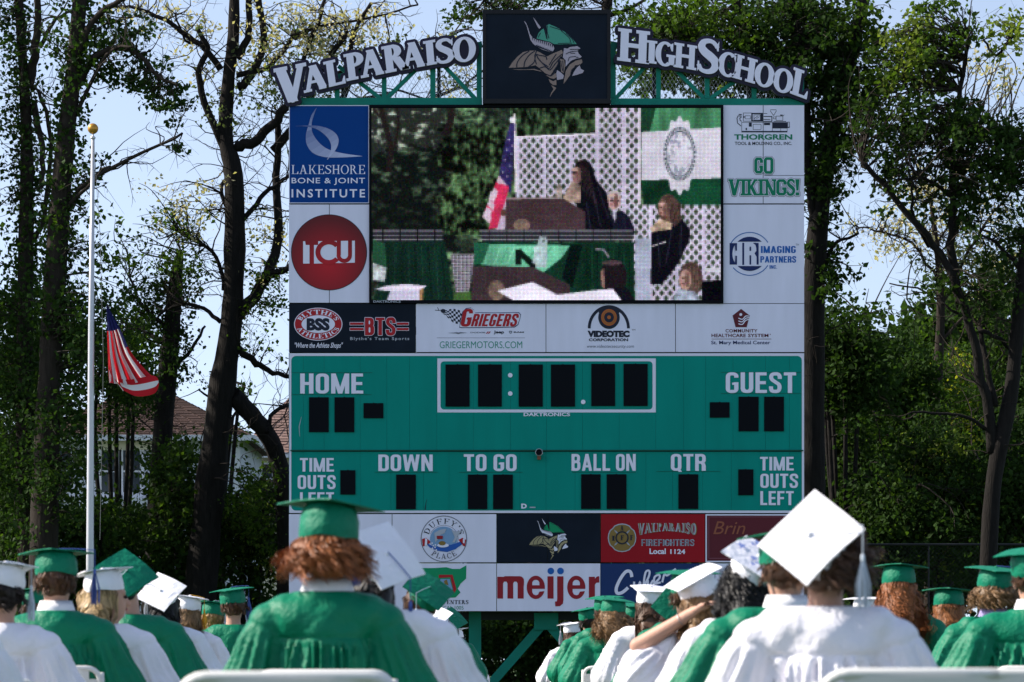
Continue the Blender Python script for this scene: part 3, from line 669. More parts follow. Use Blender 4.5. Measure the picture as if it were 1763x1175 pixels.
C += [q(p) for p in (ell(225, 105, 42, 34, 14), *stroke([(85, 92), (150, 98), (190, 90)], 10), *stroke([(130, 45), (150, 90)], 10))]
plate('chequered_flag', C, m_ink, t, YB - .004)
plate('badge', [q([(290, 476), (400, 470), (455, 462), (480, 468), (520, 462), (640, 474), (520, 484), (480, 496), (440, 486)])], m_grey, t, YB - .004)
T('DODGE', *q([(685, 458)])[0], *q([(935, 480)])[0], m_grey, t, bold=.03); plate('badge', [q([(945, 490), (975, 452), (995, 452), (965, 490)]), q([(978, 490), (1008, 452), (1028, 452), (998, 490)])], m_red, t, YB - .004)
T('Jeep', *q([(1078, 435)])[0], *q([(1252, 500)])[0], m_ink, t, bold=.03); plate('badge', [q([(1335, 440), (1390, 440), (1382, 480), (1362, 490), (1343, 480)])], m_grey, t, YB - .004, 0, [q([(1350, 455), (1376, 455), (1370, 475), (1356, 475)])]); T('RAM', *q([(1415, 452)])[0], *q([(1585, 474)])[0], m_ink, t, bold=.05)
plate('rule', [q(rect(115, 556, 1605, 562))], m_grey, t, YB - .004)
T('GRIEGERMOTORS.COM', 757, 588, 899, 600, M('teal_print', (.02, .28, .20), .45), t, bold=-.004)
t = sign(940, 523, 1163, 607, 'white panel with black eye mark, orange rings and VIDEOTEC CORPORATION', m_white)
q = lambda P: [(1000 + x * .0638, 530 + y * .0638) for x, y in P]
plate('eye_mark', [q(arcband(755, 560, 490, 568, 180, 360, 40, 1.1)), q(ell(760, 265, 290, 312, 44)), q([(520, 0), (1000, 0), (1040, 140), (480, 140)])], m_ink, t, YB - .004)
plate('ring', [q(ell(760, 265, 212, 225, 40))], m_orange, t, YB - .008); plate('ring', [q(ell(760, 268, 172, 182, 36))], m_gold, t, YB - .012); plate('ring', [q(ell(760, 268, 160, 170, 36))], m_orange, t, YB - .016); plate('ring', [q(ell(760, 265, 132, 138, 32))], m_ink, t, YB - .020); plate('ring', [q(ell(760, 265, 50, 50, 20))], m_orange, t, YB - .024)
T('VIDEOTEC', *q([(180, 620)])[0], *q([(1315, 800)])[0], m_ink, t, bold=.07); T('CORPORATION', *q([(215, 830)])[0], *q([(1275, 908)])[0], m_ink, t, bold=.035); T('TM', *q([(1375, 580)])[0], *q([(1470, 620)])[0], m_ink, t); T('www.videotecsecurity.com', *q([(150, 1000)])[0], *q([(1440, 1110)])[0], m_grey, t, shear=.15)
t = sign(1163, 523, 1385, 607, 'white panel with maroon pentagon, COMMUNITY HEALTHCARE SYSTEM', m_white)
q = lambda P: [(920 + x * .2723, 340 + y * .2723) for x, y in P]
plate('pentagon', [q([(1307, 706), (1362, 748), (1342, 822), (1272, 822), (1253, 748)])], m_maroon, t, YB - .004)
Pp = [q(ell(1305, 742, 9, 9, 14))]
for k in range(3): Pp += stroke(q(smooth_path([(1290, 764 + k * 18), (1315, 772 + k * 16), (1335, 752 + k * 14), (1358, 752 + k * 10)], 3)), 1.6)
plate('figure', Pp, m_lett, t, YB - .008)
T('COMMUNITY', 1249, 567, 1304, 572.8, m_maroon, t, bold=.02, space=1.1); T('HEALTHCARE', 1225, 575, 1284, 581, m_maroon, t, bold=.02, space=1.05); T('SYSTEM', 1288, 575, 1323, 581, m_maroon, t, bold=.02, space=1.05); plate('rule', [rect(1225, 583.7, 1328, 584.5)], m_maroon, t, YB - .004); T('St. Mary Medical Center', 1224.5, 587, 1326, 595, m_navy, t, bold=.012)
plate('registered_mark', [ell(1326, 576, .9, .9, 10)], m_maroon, t, YB - .004)

# ------------------------------------------------------------------ scoreboard
t = board_thing('scoreboard', 'green football scoreboard with HOME, GUEST, DOWN, TO GO, BALL ON and QTR', 'scoreboard', 497, 884, 1385)
rbox(497, 608, 1385, 776, YB + .02, .35).build('cabinet', m_gap, t); rbox(497, 776.6, 1385, 884, YB + .03, .34).build('cabinet', m_gap, t)
XU = [497.5, 522, 558, 620, 666, 705, 752, 815, 879, 941, 1003, 1066, 1129, 1177, 1215, 1262, 1318, 1359, 1384.5]
XL = [497.5, 522, 620, 673, 729, 773, 833, 895, 940, 990, 1050, 1112, 1158, 1210, 1259, 1309, 1359, 1384.5]
for xs, y0, y1 in ((XU, 608.5, 775), (XL, 778, 883.5)):
    for a, b in zip(xs, xs[1:]): rbox(a, y0, b, y1, YB, .02, g=.16).build('face_panel', m_green, t)
o_ = rect(498, 608.6, 1384.4, 883.6); i_ = rrect(501.5, 613.2, 1380.5, 879.5, 8)
plate('border', [o_], m_white2, t, YB - .004, 0, [i_])
plate('border', [rect(753, 617.5, 1129, 710.5)], m_white2, t, YB - .004, 0, [rrect(758.5, 622.5, 1123.5, 705.5, 6)])
rbox(500, 775.2, 1383, 776.9, YB - .03, .04).build('drip_rail', M('dark_green_rail', (.0, .07, .045), .4), t)
for x0, y0, x1, y1 in ((532, 684.5, 566, 744.5), (576, 684.5, 610, 744.5), (626, 694.5, 660, 720.5), (1222, 693, 1256, 719.5), (1271.5, 683.5, 1306, 743), (1315.5, 683.5, 1349.5, 743),
    (767, 628, 808.5, 700.5), (823, 628, 864, 700.5), (893, 628, 934.5, 700.5), (948.5, 628, 990, 700.5), (1018, 627, 1059, 699.5), (1073.5, 627, 1115, 699.5),
    (586, 810, 612, 852), (682, 817.5, 716, 877), (805.5, 817.5, 839, 877), (849, 817.5, 883, 877), (1000.5, 817, 1034, 876.5), (1044.5, 817, 1078.5, 876.5), (1168, 817, 1202, 876.5), (1271, 808.5, 1297, 853)):
    w_ = rbox(x0, y0, x1, y1, YB - .02, .03).build('digit_window', m_black, t)
    rbox((x0 + x1) / 2 - 1, y0 - .9, (x0 + x1) / 2 + 1, y0, YB - .015, .01).build('latch', m_dark, w_)
for x, y in ((878.5, 646.5), (878.5, 678), (1004, 692.5)): plate('time_dot', [ell(x, y, 3.9, 3.9, 18)], m_lett, t, YB - .012, .008)
for s_, x0, y0, x1, y1, b_ in (('HOME', 517, 643.5, 625.5, 678, .05), ('GUEST', 1249.5, 641.5, 1370.5, 677, .05), ('DOWN', 651.5, 783, 745, 811.5, .05), ('TO GO', 798.5, 782.5, 889.5, 811.5, .05), ('BALL ON', 984, 782, 1094.5, 811, .05), ('QTR', 1155, 782, 1215, 811, .05),
    ('TIME', 516.5, 789, 575, 812.5, .045), ('OUTS', 512.5, 818.5, 578, 842.5, .045), ('LEFT', 516.5, 848, 575, 871.5, .045), ('TIME', 1308.5, 787, 1366.5, 810.5, .045), ('OUTS', 1309, 816, 1374, 840.5, .045), ('LEFT', 1309, 846, 1366.5, 870, .045), ('DAKTRONICS', 901.5, 710.8, 981.5, 717, .03)):
    (sans if s_ != 'DAKTRONICS' else txt)(s_, x0, y0, x1, y1, m_lett, t, YB, layer=2, **({'bold': b_} if s_ == 'DAKTRONICS' else {}))
for x0, x1, y in ((503, 641, 642), (503, 640, 679.7), (1241, 1379, 641.5), (1241, 1379, 677.7), (645, 754, 813.5), (790, 900, 813.5), (985, 1095, 813.5), (1130, 1240, 812)):
    rbox(x0, y - .35, x1, y + .35, YB - .006, .007).build('panel_seam', M('seam_green', (.0, .10, .065), .5) if 'seam_green' not in bpy.data.materials else bpy.data.materials['seam_green'], t)
txt('D', 897.5, 867.5, 907, 876, m_lett, t, YB, bold=.05, layer=2); plate('label_strip', [rect(912, 873, 922, 875)], m_lgrey, t, YB - .008)
plate('scratch', stroke([(516, 752), (515, 735), (519, 718)], [.4, 1.2, .5]), m_lgrey, t, YB - .004); plate('scratch', stroke([(732, 878), (733, 868), (735, 860)], [1.8, 1, .5]), m_ink, t, YB - .004)
hn = board_thing('horn_speaker', 'small round horn mounted under the green scoreboard rail, centre', 'horn', 928, 786)
a = Vector((hn.location.x, YB - .14, hn.location.z + .06))
MB().tube([a + Vector((0, .12, 0)), a + Vector((0, .05, 0)), a], [.025, .03, .06], 14).build('bell', m_dark, hn, smooth=True)
MB().tube([a + Vector((0, -.004, 0)), a + Vector((0, .004, 0))], [.062, .062], 16).build('rim', m_black, hn); MB().tube([a + Vector((math.cos(q) * .06, -.006, math.sin(q) * .06)) for q in np.linspace(0, 6.2832, 17)], .007, 5).build('rim_edge', m_metal, hn); MB().box(a + Vector((-.03, .06, -.12)), a + Vector((.03, .13, -.05))).build('bracket', M('rusty_bracket', (.22, .08, .05), .7), hn)

# ------------------------------------------------------------------ lower advertising rows
t = sign(497, 885, 855, 969, 'white panel with round DUFFY\'S PLACE seal under the scoreboard', m_white, seams=(675,), trim=None)
q = lambda P: [(715 + x * .14472, 885 + y * .14472) for x, y in P]
plate('seal', [q(arcband(340, 297, 266, 276, 0, 360, 50)), q(arcband(340, 290, 168, 172, -160, 160, 36, .9))], m_grey, t, YB - .004)
m_sky = M('print_sky', (.20, .34, .55), .45); m_sea = M('print_sea', (.02, .10, .42), .45)
plate('seal_sky', [q(ell(335, 300, 160, 148, 36))], m_sky, t, YB - .006)
plate('seal_sea', [q([(120, 340), (240, 400), (300, 360), (420, 370), (540, 330), (560, 360), (480, 420), (380, 455), (260, 440), (170, 400)])], m_sea, t, YB - .008)
plate('seal_flag', [q([(80, 300), (130, 285), (180, 330), (170, 352), (90, 390)]), q([(515, 310), (560, 285), (605, 310), (590, 390), (570, 380)])], m_red, t, YB - .008); plate('seal_stripe', [q([(118, 292), (142, 296), (140, 372), (112, 378)]), q([(568, 296), (590, 300), (585, 352), (566, 345)])], m_lett, t, YB - .012)
plate('seal_wave', [q([(225, 230), (290, 190), (370, 178), (350, 230), (300, 250), (270, 300), (240, 340)]), q([(430, 190), (480, 210), (560, 200), (510, 250), (490, 300), (470, 340), (440, 340), (470, 280)])], m_lgrey, t, YB - .012)
plate('seal_plate', [q(ell(330, 375, 70, 25, 20))], m_lett, t, YB - .016); plate('seal_food', [q(ell(320, 350, 42, 26, 18))], m_gold, t, YB - .020); plate('seal_red', [q([(255, 262), (330, 262), (325, 300), (258, 300)])], m_dred, t, YB - .020)
plate('seal_foam', [q(ell(x, y, 10, 10, 8)) for x, y in ((200, 350), (215, 380), (235, 400), (240, 370), (205, 410), (250, 430))], m_white2, t, YB - .016)
def circ_curve(cx, cy, r, a0, a1, inward, h, q=q):
    def f(px, v):
        a = math.radians(a0 + (a1 - a0) * px / 100); k = v * h if not inward else h - v * h; return q([(cx + (r + k) * math.cos(a), cy + (r + k) * .96 * math.sin(a))])[0]
    return f
serif("DUFFY'S", 0, 100, 0, 1, m_ink, t, YB, 1, circ_curve(340, 297, 186, 196, 344, False, 66), w=.13, t=.06, s=.04, gap=.3)
serif('PLACE', 0, 100, 0, 1, m_ink, t, YB, 5, circ_curve(340, 297, 186, 128, 52, True, 66), w=.13, t=.06, s=.04, gap=.25)
t = sign(855, 885, 1034, 969, 'dark panel with small horned helmet emblem under the scoreboard', m_navyblk, seams=(943,))
emblem(t, YB, 895 - (80 / 15.07) * .93 + 15.2, 890 - 3.5, 90 / 1356 * 1.07, (m_helm2, m_white2, m_tan2, m_ink), 1)
t = sign(1034, 885, 1214, 969, 'red panel lettered VALPARAISO FIREFIGHTERS Local 1124 with gold cross', m_redsign)
q = lambda P: [(1035 + x * .1021, 888 + y * .1021) for x, y in P]
def maltese(k):
    P = []
    for a in (0, 90, 180, 270):
        r = math.radians(a); c, s = math.cos(r), math.sin(r); base = [(60, 48), (118, 100), (150, 158), (198, 120), (222, 60), (230, 0), (222, -60), (198, -120), (150, -158), (118, -100), (60, -48)]
        P.append([(352 + (x * c - y * s) * k, 375 + (x * s + y * c) * k) for x, y in base])
    return P
plate('cross', inflate([q(p) for p in maltese(1)], 1.1), m_lgrey, t, YB - .004); plate('cross', [q(p) for p in maltese(.97)] + [q(ell(352, 375, 110, 110, 28))], m_gold, t, YB - .008)
plate('cross_ring', [q(arcband(352, 375, 88, 112, 0, 360, 36))], m_ink, t, YB - .012)
for ch, x, y in (('A', 350, 215), ('F', 352, 375), ('I', 205, 385), ('F', 512, 375)): serif(ch, *[q([(x + d, 0)])[0][0] for d in (-26, 26)], q([(0, y + 40)])[0][1], 8.5, m_ink, t, YB, 4, w=.24)
def vcurve(px, v):
    u = px / 100; top = 120 - 0 * u; e = abs(u - .5) * 2; bot = 262 + 75 * e ** 1.6; return q([(620 + 995 * u, bot + (128 - bot) * v)])[0]
big = []
serif('VALPARAISO', 0, 100, 0, 1, m_lgrey, t, YB, 2, vcurve, w=.3, t=.16, s=.12, gap=.02); serif('VALPARAISO', 0, 100, 0, 1, m_gold, t, YB, 3, vcurve, w=.12, t=.04, s=.03, gap=.14)
sans('FIREFIGHTERS', *q([(678, 402)])[0], *q([(1570, 512)])[0], m_lgrey, t, YB, w=.17); sans('FIREFIGHTERS', *q([(682, 410)])[0], *q([(1566, 504)])[0], m_grey, t, YB, 2, w=.09, t=.08)
T('Local', *q([(815, 555)])[0], *q([(1090, 650)])[0], m_lett, t, bold=.03); T('1124', *q([(1165, 568)])[0], *q([(1418, 648)])[0], m_lett, t, bold=.03)
t = sign(1214, 885, 1385, 969, 'maroon panel with thin inner frame and faint script, under the QTR side', m_maroon, trim=3)
plate('inner_frame', [rect(1220, 890, 1379, 962)], M('print_rose', (.28, .10, .14), .5), t, YB - .008, 0, [rect(1220.8, 890.8, 1378.2, 961.2)])
T('Brin', 1228, 898, 1287, 920, M('print_bronze', (.30, .09, .05), .5), t, shear=.35, layer=2)
t = sign(497, 970, 855, 1053, 'white panel with green state map and CARPENTERS LOCAL 1005', m_white, seams=(675,))
q = lambda P: [(715 + x * .14472, 885 + y * .14472) for x, y in P]
plate('state_map', [q([(-60, 645), (230, 645), (370, 635), (440, 655), (530, 655), (608, 612), (605, 770), (540, 830), (505, 890), (538, 935), (480, 995), (400, 1000), (300, 1008), (200, 980), (60, 990), (-20, 960)])], m_helm2, t, YB - .004)
plate('emblem_ring', stroke(q([(280, 745), (430, 740), (470, 900), (450, 935)]), 5.5), m_red, t, YB - .008); plate('emblem_field', [q([(300, 775), (410, 775), (445, 900), (400, 930), (280, 850)])], m_sky, t, YB - .012); plate('emblem_figure', [q([(340, 800), (375, 780), (395, 850), (350, 840)])], m_gold, t, YB - .016)
serif('CARPENTERS', 742, 806.5, 1040.5, 7, m_ink, t, YB, w=.2, gap=.12); T('LOCAL 1005', 752, 1043.5, 798, 1050, m_pgreen, t)
t = sign(855, 970, 1034, 1053, 'white panel with red lowercase meijer and blue dots', m_white)
sx = lambda P: [(720 + x * .26092, 960 + y * .26092) for x, y in P]
ME = [sx(rect(522, 128, 560, 272)), sx(rect(589, 160, 627, 272)), sx(rect(656, 160, 696, 272)), sx(arcband(592, 165, 2, 41, 180, 360, 14)), sx(arcband(658, 165, 2, 41, 180, 360, 14)), sx(rect(560, 126, 592, 160)), sx(rect(592, 126, 658, 150))]
MN = [sx([(560, 272), (560, 172), (566, 160), (582, 160), (589, 172), (589, 272)]), sx([(627, 272), (627, 172), (633, 160), (649, 160), (656, 172), (656, 272)])]
plate('lettering', ME[:3] + [sx(rrect(548, 124, 698, 210, 30))], m_dred, t, YB - .004, 0, MN)
for ex in (0, 267):
    plate('lettering', [sx(ell(776 + ex, 198, 60, 77, 40))], m_dred, t, YB - .004, 0, [sx(ell(776 + ex, 172, 24, 24, 20, 180, 360) + [(800 + ex, 184), (752 + ex, 184)]), sx([(752 + ex, 208), (840 + ex, 208), (840 + ex, 222), (800 + ex, 226), (790 + ex, 246), (776 + ex, 250), (760 + ex, 244), (752 + ex, 228)])])
plate('lettering', [sx(rect(1126, 128, 1166, 272)), sx([(1160, 170), (1166, 140), (1180, 126), (1195, 124), (1195, 166), (1175, 168), (1166, 180)])], m_dred, t, YB - .004)
plate('lettering', [sx(rect(853, 125, 893, 272))], m_dred, t, YB - .004)
plate('lettering', [sx(rect(917, 125, 958, 285)), sx([(958, 280), (955, 305), (935, 322), (905, 324), (902, 292), (915, 290), (918, 272)])], m_dred, t, YB - .004)
plate('dot', [sx(ell(875, 90, 22, 22, 24)), sx(ell(939, 90, 22, 22, 24))], m_midblue, t, YB - .004)
t = sign(1034, 970, 1214, 1053, 'navy blue panel with white script Culver\'s, half hidden by caps', M('sign_navy', (.006, .03, .13), .4))
q = lambda P: [(720 + x * .26092, 960 + y * .26092) for x, y in P]
S = []
S += stroke(smooth_path(q([(1410, 130), (1400, 95), (1370, 95), (1335, 140), (1308, 200), (1312, 235), (1345, 232), (1385, 200)]), 6), [5.5] * 43)
for pth in ([(1425, 160), (1425, 200), (1445, 210), (1465, 160), (1462, 205), (1480, 205)], [(1480, 205), (1520, 130), (1525, 90), (1500, 100), (1488, 190), (1510, 210)], [(1515, 150), (1520, 195), (1550, 150)], [(1550, 180), (1590, 140), (1590, 115), (1560, 130), (1560, 170), (1600, 165)], [(1610, 165), (1625, 110), (1640, 120), (1670, 100)], [(1680, 90), (1700, 75)], [(1720, 90), (1700, 100), (1725, 130), (1705, 145)]): S += stroke(smooth_path(q(pth), 4), 3.6)
plate('lettering', S, m_lett, t, YB - .004)
t = sign(1214, 970, 1385, 1053, 'plain white panel at the bottom right, behind raised white caps', m_white)

# ------------------------------------------------------------------ video screen with its picture, one lamp cell per pixel
NX, NY = 262, 144
def paint():
    cx0, cx1, cy0, cy1 = 25., 1738., 15., 960.
    ss = 2; nx, ny = NX * ss, NY * ss
    X, Y_ = np.meshgrid(cx0 + (np.arange(nx) + .5) / nx * (cx1 - cx0), cy0 + (np.arange(ny) + .5) / ny * (cy1 - cy0))
    I = np.zeros((ny, nx, 3)); rg = np.random.default_rng(3)
    def noise(sx, sy, oct_=3, seed=0):
        r = np.random.default_rng(seed); out = np.zeros((ny, nx)); amp = 1; tot = 0
        for o in range(oct_):
            gx, gy = int(sx * 2 ** o) + 2, int(sy * 2 ** o) + 2; g = r.random((gy, gx)); yy = np.linspace(0, gy - 1.001, ny); xx = np.linspace(0, gx - 1.001, nx)
            yi = yy.astype(int); xi = xx.astype(int); fy = (yy - yi)[:, None]; fx = (xx - xi)[None]
            out += amp * ((g[yi][:, xi] * (1 - fx) + g[yi][:, xi + 1] * fx) * (1 - fy) + (g[yi + 1][:, xi] * (1 - fx) + g[yi + 1][:, xi + 1] * fx) * fy); tot += amp; amp *= .65
        return out / tot
    def inp(P):
        ins = np.zeros(X.shape, bool); n = len(P)
        for i in range(n):
            xa, ya = P[i]; xb, yb = P[(i + 1) % n]
            if ya == yb: continue
            c = ((ya > Y_) != (yb > Y_)) & (X < (xb - xa) * (Y_ - ya) / (yb - ya) + xa); ins ^= c
        return ins
    def fill(mask, c, var=0, seed=1, sc_=(60, 40)):
        c = np.array(c, float); k = 1 + var * (noise(*sc_, 3, seed) - .5) * 2 if var else np.ones(X.shape); I[mask] = (c[None] * k[mask][:, None])
    P = lambda pts, c, **k: fill(inp(pts), c, **k)
    E = lambda x, y, rx, ry, c, **k: fill(((X - x) / rx) ** 2 + ((Y_ - y) / ry) ** 2 < 1, c, **k)
    def Ln(pts, w, c):
        for q in stroke(pts, w): P(q, c)
    n1 = noise(50, 34, 4, 5); n2 = noise(14, 9, 3, 6); n3 = noise(110, 30, 3, 8)
    # foliage
    base = np.zeros(X.shape + (3,)); lf = np.clip((n1 - .42) * 3.2, 0, 1) * np.clip((n2 - .3) * 2.5, .15, 1)
    base[:] = (22, 30, 26); base += lf[..., None] * np.array((120, 165, 105))
    I[:] = base
    m = (X < 380) & (Y_ < 280); hl = np.clip((n1 - .55) * 6, 0, 1); I[m] = (np.array((34, 40, 36)) + hl[..., None] * np.array((150, 160, 145)))[m]
    wob = noise(26, 18, 4, 31); m = (X < 415 + (Y_ - 420) * .12 + (wob - .5) * 190) & (Y_ > 205 + (noise(22, 3, 3, 33) - .5) * 190 + np.abs(X - 220) * .12) & (Y_ < 720); gsh = np.clip((n1 - .52) * 4, 0, 1) * (1 - np.clip((Y_ - 300) / 400, 0, .75)); I[m] = (np.array((13, 19, 17)) + gsh[..., None] * np.array((78, 98, 72)))[m]
    m = (X > 350 + (noise(8, 26, 3, 34) - .5) * 200) & (X < 716) & (Y_ > 95 + (noise(22, 6, 3, 35) - .5) * 190) & (Y_ < 640); gsh = np.clip(.42 + (n3 - .5) * 2.2 + (n1 - .5) * 2.2 + (noise(5, 12, 3, 36) - .5) * 1.2, .08, 1.25); I[m] = (np.array((80, 116, 72)) * gsh[..., None])[m]
    m = inp([(700, 15), (1130, 15), (1125, 142), (735, 155)]); gsh = np.clip(.45 + (n3 - .5) * 2.4, .1, 1); I[m] = (np.array((78, 112, 72)) * gsh[..., None])[m]
    for pts, w in (([(70, 15), (120, 200), (110, 330)], 26), ([(150, 15), (160, 90), (140, 200)], 12), ([(420, 15), (410, 90), (380, 150)], 34), ([(30, 20), (90, 80)], 10)): Ln(pts, w, (30, 24, 24))
    # lattice
    lat = inp([(733, 158), (1124, 142), (1126, 15), (1345, 15), (1345, 490), (1738, 490), (1738, 960), (1320, 960), (1300, 620), (735, 640)])
    I[lat] = (np.array((188, 178, 208)) * (.92 + .16 * n2)[..., None])[lat]
    px_, py_ = 42., 50.; k = ((np.abs((X / px_) % 1 - .5) / .30 + np.abs((Y_ / py_) % 1 - .5) / .34) < 1) | ((np.abs(((X / px_) + .5) % 1 - .5) / .30 + np.abs(((Y_ / py_) + .5) % 1 - .5) / .34) < 1)
    gp = (((X - 735) % 130) > 18)
    I[lat & k & gp] = (np.array((48, 62, 44)) * (.5 + n1)[..., None])[lat & k & gp]
    Ln([(733, 158), (1124, 142)], 10, (215, 205, 225)); Ln([(1128, 15), (1128, 142)], 12, (205, 195, 220)); Ln([(1340, 15), (1340, 490)], 14, (205, 195, 215))
    # banner
    P([(1350, 15), (1738, 15), (1738, 112), (1350, 132)], (58, 122, 84), var=.5, seed=9, sc_=(30, 4)); P([(1350, 15), (1420, 15), (1390, 132), (1350, 132)], (20, 60, 40)); P([(1350, 132), (1738, 110), (1738, 362), (1350, 370)], (200, 196, 214), var=.08, seed=10, sc_=(14, 6)); P([(1350, 370), (1738, 360), (1738, 492), (1360, 492)], (14, 62, 40), var=.5, seed=11, sc_=(12, 6))
    th = np.arctan2((Y_ - 248) / 185, (X - 1537) / 82); rr = np.hypot((X - 1537) / 82, (Y_ - 248) / 185); I[rr < 1 + .06 * np.cos(th * 12)] = (205, 202, 220)
    rr2 = np.hypot((X - 1537) / 80, (Y_ - 240) / 135); I[(np.abs(rr2 - .93) < .06) & (np.sin(th * 44) > -.3)] = (70, 80, 90); I[np.abs(rr2 - .82) < .025] = (60, 75, 85); m = (rr2 < .76) & (np.abs(n1 - .5) > .09) & (n3 > .5); I[m] = (140, 145, 165)
    # flag on its pole
    Ln([(727, 40), (733, 430)], 10, (215, 205, 215)); E(718, 72, 16, 16, (205, 205, 210)); P([(705, 90), (728, 90), (718, 300), (708, 450), (690, 400), (650, 388), (652, 330), (680, 180)], (42, 36, 92), var=.5, seed=12)
    for x, y in ((700, 170), (690, 220), (712, 240), (680, 270), (704, 300), (690, 350), (670, 330), (716, 200)): E(x, y, 4, 5, (170, 165, 190))
    st = [(650, 388), (700, 400)]; L0, L1 = [(648, 330), (600, 440), (568, 545)], [(705, 400), (690, 540), (680, 612)]
    cols = [(196, 170, 190), (205, 36, 74)]
    for i in range(7):
        a, b = i / 7, (i + 1) / 7; lp = lambda t: (650 - 82 * t, 340 + 205 * t) if t < .95 else (575 + 30 * (t - .95) * 20, 560 + 50 * (t - .95) * 20)
        P([(650 - 82 * a, 345 + 205 * a), (650 - 82 * b, 345 + 205 * b), (690 - 50 * b, 400 + 215 * b), (695 - 50 * a, 400 + 215 * a)], cols[i % 2])
    P([(655, 385), (700, 400), (660, 600), (600, 612)], (205, 36, 80), var=.4, seed=13, sc_=(20, 10)); P([(612, 420), (640, 440), (625, 480), (600, 460)], (200, 180, 200)); P([(590, 500), (618, 520), (605, 555), (575, 540)], (200, 180, 200)); P([(655, 560), (690, 440), (682, 612), (640, 612)], (180, 160, 190)); E(672, 530, 14, 16, (90, 60, 50))
    # people behind the lectern
    E(1215, 468, 34, 46, (178, 140, 135)); E(1215, 440, 34, 20, (170, 160, 165)); P([(1190, 545), (1215, 530), (1255, 520), (1290, 550), (1312, 600), (1312, 640), (1200, 640)], (18, 20, 38)); P([(1206, 540), (1225, 525), (1222, 580)], (180, 175, 195)); Ln([(1195, 472), (1240, 470)], 7, (40, 30, 40))
    E(1065, 330, 48, 62, (24, 16, 20)); P([(1100, 290), (1130, 370), (1178, 430), (1215, 640), (1040, 640), (1030, 480), (990, 470), (1040, 380)], (12, 11, 20)); E(1032, 345, 24, 42, (150, 110, 108)); Ln([(1010, 328), (1050, 330)], 16, (14, 10, 16)); P([(1010, 375), (1050, 395), (1050, 480), (985, 478), (960, 462)], (150, 125, 112), var=.7, seed=14); E(945, 430, 16, 42, (150, 135, 130), var=.6)
    # lectern, rails, drapes
    P([(685, 460), (960, 456), (1075, 525), (1075, 615), (680, 615)], (64, 46, 52), var=.15, seed=15); E(762, 592, 40, 34, (120, 96, 84), var=.4); Ln([(685, 460), (960, 456)], 8, (140, 125, 130))
    for x0, x1 in ((555, 1305), (30, 375)):
        P([(x0, 612), (x1, 612), (x1, 668), (x0 + 14, 672)], (34, 36, 44)); Ln([(x0, 618), (x1, 620)], 6, (140, 136, 150)); Ln([(x0, 642), (x1, 642)], 5, (96, 96, 108)); Ln([(x0, 662), (x1, 660)], 7, (120, 122, 130))
        for k in range(int((x1 - x0) / 85)): Ln([(x0 + 50 + k * 85, 615), (x0 + 50 + k * 85, 668)], 5, (16, 18, 20))
    P([(30, 662), (100, 680), (100, 800), (30, 770)], (28, 74, 50)); P([(90, 672), (385, 668), (430, 960), (30, 960), (100, 800)], (13, 40, 32), var=.35, seed=16, sc_=(8, 3)); P([(30, 775), (100, 800), (90, 870), (30, 860)], (170, 180, 185), var=.6, seed=17)
    P([(540, 672), (1312, 675), (1318, 960), (1000, 960), (530, 790)], (12, 46, 32), var=.4, seed=18, sc_=(20, 3)); P([(600, 684), (1000, 690), (960, 750), (870, 822), (560, 784), (545, 740)], (92, 176, 140), var=.25, seed=19, sc_=(26, 3)); P([(530, 675), (605, 680), (570, 780), (530, 785)], (24, 84, 60)); P([(1000, 688), (1060, 688), (1010, 900), (960, 850)], (6, 20, 18))
    for k in range(9): Ln([(110 + k * 32, 690), (104 + k * 36, 950)], 6, (22, 58, 44) if k % 2 else (8, 28, 22)); Ln([(1080 + k * 26, 690), (1084 + k * 26, 950)], 6, (20, 62, 44) if k % 2 else (8, 30, 22)); Ln([(620 + k * 36, 700), (600 + k * 30, 780)], 6, (120, 200, 164) if k % 2 else (66, 146, 112))
    for pts in ([(745, 785), (745, 712)], [(745, 715), (830, 800)]): Ln(pts, 28, (10, 22, 20))
    Ln([(822, 780), (860, 650), (880, 660)], 22, (150, 165, 175)); P([(820, 700), (890, 660), (885, 800), (830, 800)], (160, 185, 190), var=.3); Ln([(1125, 708), (1165, 712), (1190, 750)], 10, (130, 120, 140))
    m = inp([(412, 735), (532, 732), (505, 915), (440, 930)]); w_ = (np.sin(X / 3.2 + Y_ / 3.6) * np.sin(X / 3.2 - Y_ / 3.6)) > -.05; I[m] = (60, 60, 66); I[m & w_] = (165, 158, 175); P([(430, 925), (510, 915), (515, 960), (425, 960)], (60, 96, 44))
    P([(520, 792), (815, 796), (1000, 885), (1000, 960), (515, 960)], (56, 42, 48), var=.15, seed=20); E(638, 912, 42, 50, (112, 90, 80), var=.4)
    P([(1320, 655), (1395, 655), (1395, 960), (1320, 960)], (150, 156, 182), var=.2, seed=21, sc_=(14, 22))
    P([(1400, 610), (1500, 560), (1540, 550), (1588, 610), (1585, 665), (1530, 780), (1450, 880), (1395, 880)], (11, 11, 20)); E(1482, 510, 52, 72, (92, 66, 56), var=.5); P([(1440, 455), (1500, 440), (1540, 480), (1545, 570), (1510, 600), (1490, 560), (1470, 470)], (56, 40, 38), var=.5); E(1456, 512, 19, 33, (160, 118, 108)); P([(1392, 605), (1440, 560), (1500, 580), (1500, 610), (1400, 625)], (178, 150, 128), var=.5); Ln([(1400, 695), (1470, 672)], 7, (190, 180, 190)); E(1740, 812, 90, 14, (190, 188, 204)); P([(1645, 865), (1738, 862), (1738, 960), (1645, 960)], (6, 6, 14))
    E(1212, 845, 66, 88, (26, 20, 26)); P([(1150, 815), (1166, 800), (1170, 905), (1152, 890)], (140, 102, 94)); E(1206, 776, 50, 12, (74, 58, 64)); P([(1160, 910), (1270, 890), (1318, 960), (1150, 960)], (16, 14, 24))
